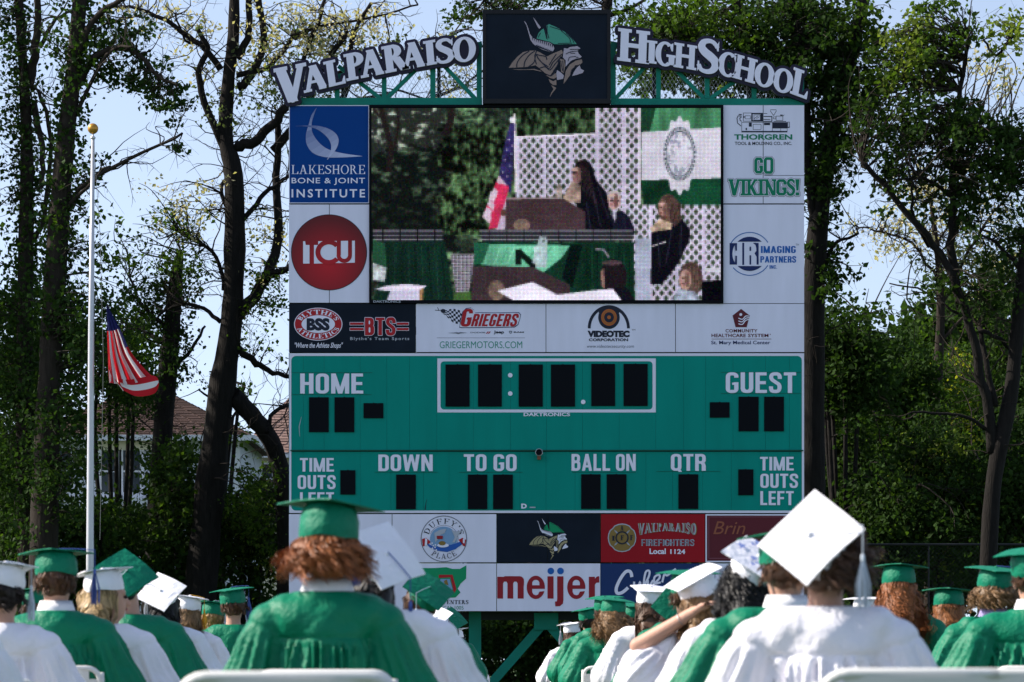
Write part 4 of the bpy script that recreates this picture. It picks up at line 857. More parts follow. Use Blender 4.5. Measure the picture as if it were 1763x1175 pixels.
    E(1592, 855, 58, 84, (76, 56, 52), var=.5); E(1565, 860, 30, 52, (178, 134, 124)); P([(1500, 960), (1530, 905), (1610, 915), (1640, 960)], (130, 140, 160), var=.8, seed=24)
    for x, y in ((1032, 345), (1458, 512), (1565, 860), (1215, 470)):
        E(x + 9, y, 12, 36, (112, 78, 74), var=.3); E(x - 12, y - 8, 5, 4, (52, 36, 38)); E(x - 14, y + 18, 7, 3, (110, 60, 62)); E(x - 10, y - 26, 16, 8, (190, 150, 140))
    for (xa, ya, xb, yb) in ((1110, 420, 1150, 600), (1135, 400, 1190, 560), (1080, 480, 1100, 610), (1500, 600, 1470, 780), (1545, 590, 1540, 740), (1430, 640, 1440, 800), (1260, 540, 1270, 610)): Ln([(xa, ya), (xb, yb)], 7, (30, 30, 46))
    for k in range(7): Ln([(1048 + k * 7, 290 + k * 5), (1060 + k * 12, 420 + k * 12)], 3, (58, 40, 44)); Ln([(1478 + k * 7, 450 + abs(k - 3) * 6), (1480 + k * 10, 570)], 3, (104, 78, 66)); Ln([(1565 + k * 9, 790 + abs(k - 3) * 5), (1560 + k * 12, 900)], 3, (120, 92, 78))
    P([(42, 906), (100, 888), (200, 880), (298, 890), (262, 912), (100, 915)], (218, 208, 232)); P([(118, 914), (262, 910), (262, 960), (100, 960)], (180, 176, 205)); P([(262, 908), (280, 900), (276, 960), (262, 960)], (150, 110, 70))
    P([(640, 914), (815, 870), (930, 934), (1120, 910), (1210, 904), (1252, 960), (720, 960)], (222, 216, 236)); Ln([(815, 872), (935, 934)], 6, (190, 184, 206))
    I[...] = np.clip(I * (.93 + .14 * rg.random(X.shape)[..., None]), 0, 255)
    A = I.reshape(NY, ss, NX, ss, 3).mean((1, 3)); Ap = np.pad(A, ((1, 1), (1, 1), (0, 0)), 'edge')
    B = (Ap[1:-1, :-2] + Ap[1:-1, 2:] + Ap[:-2, 1:-1] + Ap[2:, 1:-1]) / 4; A = A * .62 + B * .38; g = A.mean(2, keepdims=True); A = g + (A - g) * .86
    lum = noise(10, 7, 3, 40); lum = lum.reshape(NY, ss, NX, ss).mean((1, 3)); A = A * (.86 + .28 * lum)[..., None]; return np.clip(A + rg.normal(0, 5, A.shape), 0, 255)
A = paint() / 255.; lin = np.where(A <= .04045, A / 12.92, ((A + .055) / 1.055) ** 2.4)
t = board_thing('video_screen', 'large video screen showing a speaker at a lectern beside a flag', 'screen', 636, 522, 1245)
mb = MB(); rbox(636, 181.5, 1245, 186.3, YB - .05, .3, mb); rbox(636, 517.5, 1245, 522.5, YB - .05, .3, mb); rbox(636, 186.3, 639.3, 517.5, YB - .05, .3, mb); rbox(1241, 186.3, 1245, 517.5, YB - .05, .3, mb)
mb.build('frame', m_black, t); rbox(639.3, 186.3, 1241, 517.5, YB + .012, .2).build('mask', m_black, t)
m_led = bpy.data.materials.new('led'); m_led.use_nodes = True; nt = m_led.node_tree; nt.nodes.clear(); at = nt.nodes.new('ShaderNodeAttribute'); at.attribute_name = 'pixel'; em = nt.nodes.new('ShaderNodeEmission'); em.inputs[1].default_value = .83; ou = nt.nodes.new('ShaderNodeOutputMaterial')
nt.links.new(at.outputs['Color'], em.inputs[0]); nt.links.new(em.outputs[0], ou.inputs[0])
x0, _, z0 = W(639.6, 186.6, YB); x1, _, z1 = W(1240.7, 517.2, YB); pw = (x1 - x0) / NX; ph = (z0 - z1) / NY; k = .075
ii, jj = np.meshgrid(np.arange(NX), np.arange(NY)); ii = ii.ravel(); jj = jj.ravel()
xa = x0 + (ii + k) * pw; xb = x0 + (ii + 1 - k) * pw; za = z0 - (jj + k) * ph; zb = z0 - (jj + 1 - k) * ph; yy = np.full(len(ii), YB + .004)
V = np.stack([np.stack([xa, yy, zb], 1), np.stack([xb, yy, zb], 1), np.stack([xb, yy, za], 1), np.stack([xa, yy, za], 1)], 1).reshape(-1, 3)
led = obj('led_pixel', V, np.arange(len(V)).reshape(-1, 4), m_led, t); led['kind'] = 'stuff'
ca = led.data.color_attributes.new('pixel', 'FLOAT_COLOR', 'CORNER'); cc = np.repeat(np.concatenate([lin.reshape(-1, 3), np.ones((NX * NY, 1))], 1), 4, axis=0).astype(np.float32); ca.data.foreach_set('color', cc.ravel())
txt('DAKTRONICS', 643, 518, 690, 522, m_lgrey, t, YB - .05, bold=.02)
# ------------------------------------------------------------------ organic shapes by sampling a distance field
def surface_nets(fn, lo, hi, h):
    lo = np.array(lo, float); n = np.ceil((np.array(hi) - lo) / h).astype(int) + 1
    ax = [lo[i] + h * np.arange(n[i]) for i in range(3)]
    X, Y, Z = np.meshgrid(*ax, indexing='ij'); D = fn(X, Y, Z).astype(np.float32); S = D < 0
    cnt = np.zeros(tuple(n - 1), np.int8)
    for dx in (0, 1):
        for dy in (0, 1):
            for dz in (0, 1): cnt += S[dx:n[0] - 1 + dx, dy:n[1] - 1 + dy, dz:n[2] - 1 + dz]
    mixed = (cnt > 0) & (cnt < 8); ci = np.argwhere(mixed); idx = -np.ones(mixed.shape, int); idx[mixed] = np.arange(len(ci))
    acc = np.zeros((len(ci), 3)); num = np.zeros(len(ci)); i, j, k = ci.T
    E = []
    for a in range(3):
        o1, o2 = [b for b in range(3) if b != a]
        for u in (0, 1):
            for v in (0, 1):
                d0 = [0, 0, 0]; d0[o1] = u; d0[o2] = v; d1 = list(d0); d1[a] = 1
                v0 = D[i + d0[0], j + d0[1], k + d0[2]]; v1 = D[i + d1[0], j + d1[1], k + d1[2]]; c = (v0 < 0) != (v1 < 0)
                t = np.where(c, v0 / np.where(c, v0 - v1, 1), 0); p = np.zeros((len(ci), 3)); p[:, a] = t
                for b in (o1, o2): p[:, b] = d0[b]
                acc[c] += p[c]; num[c] += 1
    V = lo + (ci + acc / num[:, None]) * h; Fs = []
    for a in range(3):
        o1, o2 = [(1, 2), (2, 0), (0, 1)][a]
        sl0 = [slice(0, n[b]) for b in range(3)]; s0 = [slice(None)] * 3; s1 = [slice(None)] * 3; s0[a] = slice(0, -1); s1[a] = slice(1, None)
        A = S[tuple(s0)]; B = S[tuple(s1)]; ch = A != B
        for b in (o1, o2):
            q = [slice(None)] * 3; q[b] = 0; ch[tuple(q)] = False; q[b] = -1; ch[tuple(q)] = False
        e = np.argwhere(ch)
        if not len(e): continue
        def cell(d1, d2):
            c = e.copy(); c[:, o1] -= d1; c[:, o2] -= d2; return idx[c[:, 0], c[:, 1], c[:, 2]]
        q = np.stack([cell(1, 1), cell(0, 1), cell(0, 0), cell(1, 0)], 1); fl = ~A[e[:, 0], e[:, 1], e[:, 2]]; q[fl] = q[fl][:, ::-1]; Fs.append(q)
    return V, np.concatenate(Fs)
def cap_(X, Y, Z, a, b, ra, rb, sx=1., sy=1.):
    ax, ay, az = a; bx, by, bz = b; dx, dy, dz = (bx - ax) / sx, (by - ay) / sy, bz - az
    px, py, pz = (X - ax) / sx, (Y - ay) / sy, Z - az; L = dx * dx + dy * dy + dz * dz
    t = np.clip((px * dx + py * dy + pz * dz) / L, 0, 1); return np.sqrt((px - t * dx) ** 2 + (py - t * dy) ** 2 + (pz - t * dz) ** 2) - (ra + (rb - ra) * t)
def elp(X, Y, Z, c, r):
    k = np.sqrt(((X - c[0]) / r[0]) ** 2 + ((Y - c[1]) / r[1]) ** 2 + ((Z - c[2]) / r[2]) ** 2); return (k - 1) * min(r)
def smin(a, b, k):
    h = np.clip(.5 + .5 * (b - a) / k, 0, 1); return b + (a - b) * h - k * h * (1 - h)
def rotm(yaw, pitch, roll): return np.array(Matrix.Rotation(math.radians(yaw), 3, 'Z') @ Matrix.Rotation(math.radians(pitch), 3, 'X') @ Matrix.Rotation(math.radians(roll), 3, 'Y'))
NECK = np.array((0, .0, 1.07)); HEAD = np.array((0, .02, 1.2))
def head_pt(Rm, p): return NECK + Rm @ (np.array(p) - NECK)

def body_mesh(name, head=(0, 0, 0), arms=None, h=.0085):
    Rm = rotm(*head)
    def f(X, Y, Z):
        d = cap_(X, Y, Z, (0, 0, .56), (0, .0, .92), .11, .112, 1.2, .95)
        d = smin(d, cap_(X, Y, Z, (-.155, 0, 1.0), (.155, 0, 1.0), .055, .055), .07)
        d = smin(d, cap_(X, Y, Z, (0, -.005, 1.0), tuple(head_pt(Rm, (0, .005, 1.13))), .058, .052), .03)
        P = np.stack([X - NECK[0], Y - NECK[1], Z - NECK[2]], -1) @ Rm; hx, hy, hz = P[..., 0] + NECK[0], P[..., 1] + NECK[1], P[..., 2] + NECK[2]
        hd = smin(elp(hx, hy, hz, (0, .0, 1.225), (.077, .097, .098)), elp(hx, hy, hz, (0, .045, 1.155), (.056, .06, .075)), .03)
        hd = smin(hd, cap_(hx, hy, hz, (0, .1, 1.205), (0, .122, 1.168), .009, .014), .012)
        hd = smin(hd, elp(hx, hy, hz, (0, .088, 1.228), (.05, .015, .012)), .01)
        for s in (-1, 1): hd = smin(hd, elp(hx, hy, hz, (s * .083, .0, 1.19), (.010, .02, .032)), .006)
        for s in (-1, 1): hd = np.maximum(hd, -elp(hx, hy, hz, (s * .032, .108, 1.205), (.015, .012, .009)))
        d = smin(d, hd, .022)
        for s in (-1, 1):
            A = (arms or {}).get(s)
            sh, el_, wr = A if A else ((s * .185, 0, .985), (s * .255, .05, .72), (s * .11, .33, .635))
            d = smin(d, cap_(X, Y, Z, sh, el_, .044, .035), .03); d = smin(d, cap_(X, Y, Z, el_, wr, .041 if A else .038, .029 if A else .025), .015)
            el_ = np.array(el_); wr = np.array(wr); dr = (wr - el_) / np.linalg.norm(wr - el_); up = np.array((0, 0, 1.)); sd = np.cross(dr, up); sd /= np.linalg.norm(sd); nn = np.cross(sd, dr)
            pm = wr + dr * .06; d = smin(d, cap_(X, Y, Z, tuple(wr + dr * .02 - sd * .014), tuple(pm - sd * .02), .02, .019), .012); d = smin(d, cap_(X, Y, Z, tuple(wr + dr * .02 + sd * .014), tuple(pm + sd * .02), .02, .018), .012)
            for q, L in ((-.032, .062), (-.011, .072), (.011, .068), (.032, .054)):
                b0 = pm + sd * q + dr * .012; b1 = b0 + dr * L * .55 - nn * .006; b2 = b1 + dr * L * .4 - nn * .022
                d = smin(d, cap_(X, Y, Z, tuple(b0), tuple(b1), .0095, .009), .003); d = smin(d, cap_(X, Y, Z, tuple(b1), tuple(b2), .009, .008), .002)
            t0 = wr + dr * .03 - sd * s * -.025; t1 = t0 + dr * .03 + sd * s * .03; t2 = t1 + dr * .03 + sd * s * .006 - nn * .01
            d = smin(d, cap_(X, Y, Z, tuple(t0), tuple(t1), .012, .011), .006); d = smin(d, cap_(X, Y, Z, tuple(t1), tuple(t2), .0105, .009), .003)
            d = smin(d, cap_(X, Y, Z, (s * .09, .02, .56), (s * .11, .43, .53), .085, .062), .04); d = smin(d, cap_(X, Y, Z, (s * .11, .43, .52), (s * .11, .42, .1), .056, .036), .02); d = smin(d, cap_(X, Y, Z, (s * .11, .4, .05), (s * .12, .58, .035), .038, .028), .02)
        return d
    xs = [.42, -.42]
    if arms:
        for s, (a, b, c) in arms.items():
            for p in (a, b, c): xs += [p[0] + (.2 if p[0] > 0 else -.2)]
    V, Fc = surface_nets(f, (min(xs), -.2, .0), (max(xs), .68, 1.42), h); me = mesh_np(name, V, Fc, [m_skin], None, True); return me

m_skin = M('skin', (.52, .30, .22), .5, noise=(6, .08)); m_skin.node_tree.nodes['Principled BSDF'].inputs['Subsurface Weight'].default_value = .08
def cloth(name, col, rough=.5, wr=.25): return M(name, col, rough, noise=(5, .05), bump=(26, wr), sheen=0, spec=.18)
m_ggreen = cloth('gown_green', (.0, .165, .085), .5, .5); m_gwhite = cloth('gown_white', (.80, .78, .83), .65, .4)
m_cgreen = cloth('cap_green', (.0, .165, .09), .55, .6); m_cwhite = cloth('cap_white', (.82, .81, .86), .6, .4)
m_collar = M('shirt_collar', (.75, .75, .78), .7); m_lav = M('lavender_collar', (.45, .38, .72), .7)
m_tas = M('tassel_mix', (.5, .55, .62), .5, island=.5); m_tasb = M('tassel_blue', (.06, .10, .32), .5, island=.6); m_tasw = M('tassel_white', (.6, .62, .66), .5, island=.3); m_tasy = M('tassel_yellow', (.75, .36, .02), .5, island=.2)
m_eye = M('eye', (.02, .015, .012), .2); m_lip = M('lips', (.40, .13, .11), .5)
def hairmat(n, c): return M('hair_' + n, c, .5, noise=(9, .3), island=.45, spec=.3)
HM = {'auburn': hairmat('auburn', (.26, .085, .026)), 'brown': hairmat('brown', (.075, .035, .018)), 'dark': hairmat('dark', (.018, .011, .009)), 'black': hairmat('black', (.009, .008, .009)), 'blonde': hairmat('blonde', (.38, .25, .12)), 'light': hairmat('light_brown', (.19, .105, .045)), 'ginger': hairmat('ginger', (.24, .085, .025)), 'sand': hairmat('sand', (.30, .18, .07))}

BODIES = {}
def get_body(head, arms=None, key=None):
    k = (tuple(int(round(v / 12.)) * 12 for v in head), key)
    if k not in BODIES: BODIES[k] = (body_mesh('person_body', k[0], arms), rotm(*k[0]))
    return BODIES[k]

def gown_mesh(name, mat, seed, h=.010, wide=1., sleeves=None, slump=0.):
    rg = np.random.default_rng(seed); ph = rg.random(12) * 6.28; am = .6 + .8 * rg.random(12)
    def f(X, Y, Z):
        X = X / wide
        d = cap_(X, Y, Z, (0, -.005, .60), (0, -.015, .93), .19, .135, 1.18, .9)
        d = smin(d, cap_(X, Y, Z, (-.135, -.012, 1.005), (.135, -.012, 1.005), .066, .066, 1, 1.15), .07)
        d = smin(d, cap_(X, Y, Z, (0, -.01, 1.0), (0, -.004, 1.062), .105, .078), .05)
        a = np.arctan2(Y + .01, X); below = np.clip((.925 - Z) / .03, 0, 1); dep = np.clip((.905 - Z) / .3, 0, 1)
        fold = sum(am[i] * (1 - 2 * np.abs(np.sin(.5 * (k * a + ph[i] + 1.3 * np.sin(Z * 8 + ph[i + 3]))))) for i, k in enumerate((19, 27, 37))) / 2
        tor = d - below * (.006 + .020 * fold * (1 - .25 * dep)) + .007 * np.exp(-((Z - .928) / .006) ** 2)
        tor -= .008 * np.sin(X * 22 + ph[5] + Z * 14) * np.sin(Z * 26 + ph[6]) + .003 * np.sin(X * 47 - Z * 31 + ph[7])
        out = tor
        for s in (-1, 1):
            A = (sleeves or {}).get(s) or ((s * .20, -.01, .965), (s * .275, .02, .72), (s * .17, .30, .62))
            p0, p1, p2 = [np.array(q, float) for q in A]
            u = cap_(X, Y, Z, tuple(p0), tuple(p1), .074, .108, 1, 1); lo_ = cap_(X, Y, Z, tuple(p1), tuple(p2), .108, .12, 1, 1); sv = smin(u, lo_, .05)
            ax = p1 - p0; ax /= np.linalg.norm(ax); e1 = np.cross(ax, (0, 1, 0)); e1 /= np.linalg.norm(e1); e2 = np.cross(ax, e1); qx = (X - p0[0]) * e1[0] + (Y - p0[1]) * e1[1] + (Z - p0[2]) * e1[2]; qy = (X - p0[0]) * e2[0] + (Y - p0[1]) * e2[1] + (Z - p0[2]) * e2[2]
            al = (X - p0[0]) * ax[0] + (Y - p0[1]) * ax[1] + (Z - p0[2]) * ax[2]; b = np.arctan2(qy, qx); k2 = np.clip((al + .005) / .07, 0, 1)
            fo = sum(am[i + 4] * np.sin(k * b + ph[i + 6] + 1.0 * np.sin(al * 11 + ph[i])) for i, k in enumerate((7, 11, 16))) / 3
            sv = sv - k2 * (.015 * fo + .005) + .004 * np.exp(-(al / .007) ** 2) * (al < .05)
            out = smin(out, sv, .022)
        skirt = cap_(X, Y, Z, (0, .08, .56), (0, .42, .56), .17, .15, 1.35, 1); skirt = np.minimum(skirt, cap_(X, Y, Z, (0, .42, .56), (0, .47, .22), .13, .15, 1.5, 1)); out = smin(out, skirt, .04)
        neck = cap_(X, Y, Z, (0, .0, 1.06), (0, .02, 1.2), .066, .07); out = np.maximum(np.maximum(out, -neck), Z - 1.074)
        return out * .9
    w = .46 * wide
    xs = [w, -w]; zt = 1.16
    if sleeves:
        for s, A in sleeves.items():
            for p in A: xs += [p[0] + .14, p[0] - .14]; zt = max(zt, p[2] + .14)
    V, Fc = surface_nets(f, (min(xs), -.30, .08), (max(xs), .66, zt), h); return mesh_np(name, V, Fc, [mat], None, True)

PROF = [(.0985, .018), (.102, .032), (.101, .055), (.098, .08), (.092, .103), (.080, .118), (.05, .1245)]
def cap_meshes(center, n, yaw, rim=1.0, dist=.128, u=None, size=.24, low=.0):
    """skullcap, board, button; returns vertex lists in person space"""
    n = np.array(n, float); n /= np.linalg.norm(n)
    if u is not None:
        ux, uz = u; a = np.array((ux, -(ux * n[0] + uz * n[2]) / n[1], uz)); a /= np.linalg.norm(a); b = np.cross(n, a)
    else:
        x = np.array((1., 0, 0)); a = x - n * x.dot(n); a /= np.linalg.norm(a); b = np.cross(n, a); c, s = math.cos(math.radians(yaw)), math.sin(math.radians(yaw)); a, b = a * c + b * s, b * c - a * s
    z_0 = .018 - low; prof = [(r, z_0 + (z - .018) * (.1245 - z_0) / (.1245 - .018)) for r, z in PROF]
    a0 = np.array((1., 0, 0)) - n * n[0]; a0 /= np.linalg.norm(a0); b0 = np.cross(n, a0)
    V = []; Fc = []; K = 28; _p = 0
    for r, z in prof:
        for k in range(K):
            t = 2 * math.pi * k / K; wv = 1 + .02 * math.sin(5 * t + z * 40) + .018 * math.sin(11 * t + z * 90) + .015 * math.sin(17 * t - z * 60)
            V.append(center + a0 * math.cos(t) * r * .93 * wv + b0 * math.sin(t) * r * 1.13 * wv + n * (z * (dist / .128) + (.004 * math.sin(3 * t) if z < .02 else 0)))
    for i in range(len(prof) - 1):
        for k in range(K): Fc.append((i * K + k, i * K + (k + 1) % K, (i + 1) * K + (k + 1) % K, (i + 1) * K + k))
    h = size / 2; B = []; BF = []; m = 6; top = center + n * dist
    for side in (0, 1):
        for i in range(m + 1):
            for j in range(m + 1):
                p = -h + 2 * h * i / m; q = -h + 2 * h * j / m; dr = -.006 * ((p / h) ** 2 + (q / h) ** 2) + .003 * math.sin(p * 20 + q * 9); B.append(top + a * p + b * q + n * (dr - .0045 * side))
    g = lambda s, i, j: s * (m + 1) ** 2 + i * (m + 1) + j
    for i in range(m):
        for j in range(m): BF.append((g(0, i, j), g(0, i + 1, j), g(0, i + 1, j + 1), g(0, i, j + 1))); BF.append((g(1, i, j), g(1, i, j + 1), g(1, i + 1, j + 1), g(1, i + 1, j)))
    for i in range(m):
        for (p, q) in (((i, 0), (i + 1, 0)), ((i + 1, m), (i, m)), ((0, i + 1), (0, i)), ((m, i), (m, i + 1))): BF.append((g(0, *p), g(1, *p), g(1, *q), g(0, *q)))
    return V, Fc, B, BF, top, a, b, n

def strands(rg, n, roots, nor, L, curl, freq, width, spread, segs=9, grav=1.0, wave=0):
    """ribbons: roots (n,3), nor (n,3)"""
    t = np.linspace(0, 1, segs)[None, :, None]; Lr = (L * (.7 + .5 * rg.random(n)))[:, None, None]
    dwn = np.array((0, 0, -1.0)); out = nor * spread[:, None] if hasattr(spread, '__len__') else nor * spread
    P = roots[:, None] + out[:, None] * (1 - np.exp(-3 * t)) + dwn * Lr * t ** 1.15 * grav
    nc = max(8, n // 16); sd = rg.integers(0, n, nc); dd = ((roots[:, None] - roots[sd][None]) ** 2).sum(2); cid = dd.argmin(1); cr = roots[sd][cid]; pull = np.minimum(1, t * 2.2) * .62
    P = P + ((cr - roots) * 1.0)[:, None] * pull
    ph = (rg.random(nc)[cid] * 6.28 + rg.normal(0, .35, n))[:, None, None]; fr = (freq * (.75 + .5 * rg.random(nc)[cid]))[:, None, None]; am = curl * (.7 + .7 * rg.random(nc)[cid])[:, None, None]; P = P + (rg.normal(0, .35, (nc, 1, 1))[cid] * nor[:, None] * .05) * t
    tg = np.cross(nor, dwn); tg /= np.linalg.norm(tg, axis=1)[:, None] + 1e-6
    k = np.minimum(1, t * 4); P = P + tg[:, None] * np.sin(ph + t * fr) * am * k + nor[:, None] * np.cos(ph + t * fr) * am * k
    D = np.gradient(P, axis=1); side = np.cross(D, nor[:, None] + .3 * rg.standard_normal((n, 1, 3))); side /= np.linalg.norm(side, axis=2)[..., None] + 1e-6
    wd_ = width * (1 - .75 * t ** 2) * (.6 + .8 * rg.random(n))[:, None, None]
    V = np.stack([P - side * wd_ / 2, P + side * wd_ / 2], 2).reshape(-1, 3); i = np.arange(n)[:, None] * segs * 2 + np.arange(segs - 1)[None] * 2; i = i.ravel()
    return V, np.stack([i, i + 1, i + 3, i + 2], 1)
def hair_mesh(mat, style, Rm, plane, seed, dens=1.0, flat=True):
    rg = np.random.default_rng(seed); st = dict(short=(.032, .005, 3, .004, .010), crop=(.018, .001, 2, .004, .004), mop=(.062, .017, 6, .0032, .05), curly=(.25, .013, 17, .0038, .05), big=(.16, .013, 15, .004, .07), wavy=(.30, .010, 10, .004, .03), long=(.30, .004, 5, .006, .018), bun=(.05, .01, 12, .006, .015))[style]
    L, curl, fr, wd_, spr = st; n = int({'short': 900, 'crop': 800, 'mop': 2400, 'curly': 2400, 'big': 2400, 'wavy': 2200, 'long': 1700, 'bun': 900}[style] * dens)
    c = np.array((0, .0, 1.222)); d = rg.standard_normal((n * 4, 3)); d /= np.linalg.norm(d, axis=1)[:, None]
    low = -.45 if style not in ('crop', 'short') else -.5
    ok = (d[:, 1] < .45) & (d[:, 2] > low) & (d[:, 2] < (.06 if flat else .8)) & ~((d[:, 1] > .1) & (d[:, 2] < -.1)); d = d[ok][:n]; n = len(d)
    roots = c + d * np.array((.079, .099, .099)); nor = d * np.array((1.15, .9, .6)); nor /= np.linalg.norm(nor, axis=1)[:, None]
    # bring into person space
    roots = NECK + (roots - NECK) @ Rm.T; nor = nor @ Rm.T
    V, Fc = strands(rg, n, roots, nor, L, curl, fr, wd_, spr * (.5 + .8 * rg.random(n)), segs=16 if fr > 12 else 10)
    rgp = np.repeat(rg.random(n), len(V) // n)
    # keep the strands outside the shoulders and back
    below = V[:, 2] < 1.10; V[below, 1] = np.minimum(V[below, 1], -.08 - .15 * np.clip((1.10 - V[below, 2]) / .13, 0, 1) + .02 * rg.random(below.sum()))
    def f(X, Y, Z):
        P = np.stack([X - NECK[0], Y - NECK[1], Z - NECK[2]], -1) @ Rm; hx, hy, hz = P[..., 0], P[..., 1], P[..., 2] + NECK[2]
        g = .006 if style in ('crop', 'short') else .009; s_ = elp(hx, hy, hz, (0, -.008, 1.228), (.077 + g, .097 + g, .095 + g))
        if style in ('long', 'wavy', 'curly', 'big'):
            dz = .16 if style != 'big' else .06; s_ = smin(s_, cap_(X, Y, Z, tuple(head_pt(Rm, (0, -.045, 1.2))), (0, -.165, 1.2 - dz - .03), .070, .056, 1.15, .6), .03)
        if style == 'mop': s_ = smin(s_, elp(hx, hy, hz, (0, -.03, 1.18), (.1, .085, .06)), .03)
        face = np.maximum(.058 - hy, -.4 + 0 * hy); cut = np.maximum(-(hy - .045), hz - 1.26)           # open the face
        s_ = np.maximum(s_, -np.maximum(.04 - hy, hz - 1.255)) if True else s_
        if style in ('crop', 'short'): s_ = np.maximum(s_, 1.135 - hz + .25 * np.maximum(hy, 0))
        s_ = np.maximum(s_, hz - 1.29)
        if flat: s_ = np.maximum(s_, np.where(hz > 1.228, elp(hx, hy, hz, (0, 0, 1.225), (.080, .100, .10)), s_))
        return s_ + .004 * np.sin(hx * 90 + hz * 20) * np.sin(hz * 60)
    for _ in range(4):
        e = .004; X, Y, Z = V.T; d0 = f(X, Y, Z); g = np.stack([f(X + e, Y, Z) - d0, f(X, Y + e, Z) - d0, f(X, Y, Z + e) - d0], 1) / e; gn = g / (np.linalg.norm(g, axis=1)[:, None] + 1e-6)
        tgt = .004 + .010 * rgp; mv = (d0 < tgt) & (Z < 1.235) & (Z > 1.0); V[mv] += (gn * (tgt - d0)[:, None])[mv].clip(-.02, .02)
    if plane is not None:
        c_, n_ = plane; q = (V - c_) @ n_; k_ = len(V) // n; badv = (q > .098) & (np.linalg.norm(V - c_ - q[:, None] * n_, axis=1) < .19); bad = badv.reshape(n, k_).any(1); fb = np.repeat(bad, len(Fc) // n); Fc = Fc[~fb]
    V2, F2 = surface_nets(f, (-.2, -.30, .92), (.2, .2, 1.4), .010)
    V_ = np.concatenate([V2, V]); F_ = np.concatenate([F2, Fc + len(V2)])
    return mesh_np('hair', V_, F_, [mat], None, False)

def tassel(parent, start, end, length, mat, seed, thick=.010, swing=(0, 0)):
    rg = np.random.default_rng(seed); mb = MB(); start = Vector(start); end = Vector(end)
    mb.tube([start, (start + end) / 2 + Vector((0, 0, .003)), end], .0022, 5)
    k = Vector((end.x + swing[0] * .3, end.y + swing[1] * .3, end.z - length * .35)); mb.tube([end, k], .0022, 5)
    mb.lathe((k.x, k.y, k.z), [(.001, .004), (thick * .55, 0), (thick * .55, -.016), (thick * .4, -.018)], 8)
    for i in range(26):
        a = rg.random() * 6.28; r = thick * math.sqrt(rg.random()); e = k + Vector((math.cos(a) * r * 1.8 + swing[0], math.sin(a) * r * 1.8 + swing[1], -length * .62 * (.92 + .1 * rg.random())))
        mb.tube([k + Vector((math.cos(a) * r * .4, math.sin(a) * r * .4, -.015)), (k + e) / 2 + Vector((math.cos(a) * r, math.sin(a) * r, -.01)), e], [.0016, .0018, .0012], 3, cap=False)
    o = mb.build('tassel', mat, parent, local=True); return o

# ---- white resin folding chair, built once
def make_chair():
    mr = M('white_resin', (.72, .71, .68), .4, noise=(2, .04)); root = bpy.data.objects.new('folding_chair', None); COL.objects.link(root)
    def part(nm, mb, sm=True): return mb.build(nm, mr, root, smooth=sm, local=True)
    # bowed back panel with rounded corners, framed by a thick rim
    mb = MB(); n = 12; pts = []
    prof = rrect(-.21, 0, .21, .27, .055, 5)
    fr_ = []
    for x, z in prof: fr_.append(Vector((x, -.235 - .03 * (1 - (x / .22) ** 2) - .10 * (z / .27) * .35, .55 + z)))
    ring = fr_ + [fr_[0]]; mb.tube(ring, .012, 8, cap=False); part('back_rim', mb)
    mb = MB(); nx_, nz_ = 10, 6
    for side in (0, 1):
        for i in range(nx_ + 1):
            for j in range(nz_ + 1):
                x = -.205 + .41 * i / nx_; z = .005 + .26 * j / nz_; mb.v.append((x, -.235 - .03 * (1 - (x / .22) ** 2) - .035 * (z / .27) + .008 * side - .004, .55 + z))
    g = lambda s, i, j: s * (nx_ + 1) * (nz_ + 1) + i * (nz_ + 1) + j
    for i in range(nx_):
        for j in range(nz_):
            if (i in (0, nx_ - 1)) and (j in (0, nz_ - 1)): continue
            mb.f.append((g(0, i, j), g(0, i + 1, j), g(0, i + 1, j + 1), g(0, i, j + 1))); mb.f.append((g(1, i, j), g(1, i, j + 1), g(1, i + 1, j + 1), g(1, i + 1, j))); mb.m += [0, 0]
    part('backrest', mb)
    mb = MB(); V = rrect(-.2, -.18, .2, .22, .05, 4); k = len(V); mb.v = [(x, y, .455) for x, y in V] + [(x, y, .43) for x, y in V]; mb.f = [tuple(range(k)), tuple(range(k, 2 * k))[::-1]] + [(i, i + k, (i + 1) % k + k, (i + 1) % k) for i in range(k)]; mb.m = [0] * len(mb.f); part('seat', mb, False)
    for s in (-1, 1): part('leg', MB().tube([(s * .215, -.25, .80), (s * .218, -.2, .5), (s * .22, .22, .012)], .012, 8)); part('leg', MB().tube([(s * .20, .16, .43), (s * .20, -.24, .012)], .012, 8))
    part('crossbar', MB().tube([(-.21, .12, .14), (.21, .12, .14)], .009, 6)); part('crossbar', MB().tube([(-.2, -.17, .11), (.2, -.17, .11)], .009, 6))
    return root
chair0 = make_chair(); chair_used = [False]
def add_chair(x, y, rz, label, z=1.0, group='white folding chairs set in rows for the graduates'):
    if not chair_used[0]: r = chair0; chair_used[0] = True
    else:
        r = chair0.copy(); COL.objects.link(r)
        for c in chair0.children: k = c.copy(); COL.objects.link(k); k.parent = r
    r.location = (x, y, 0); r.rotation_euler = (0, 0, rz); r.scale = (1, 1, z); tag(r, label, 'chair', group); return r

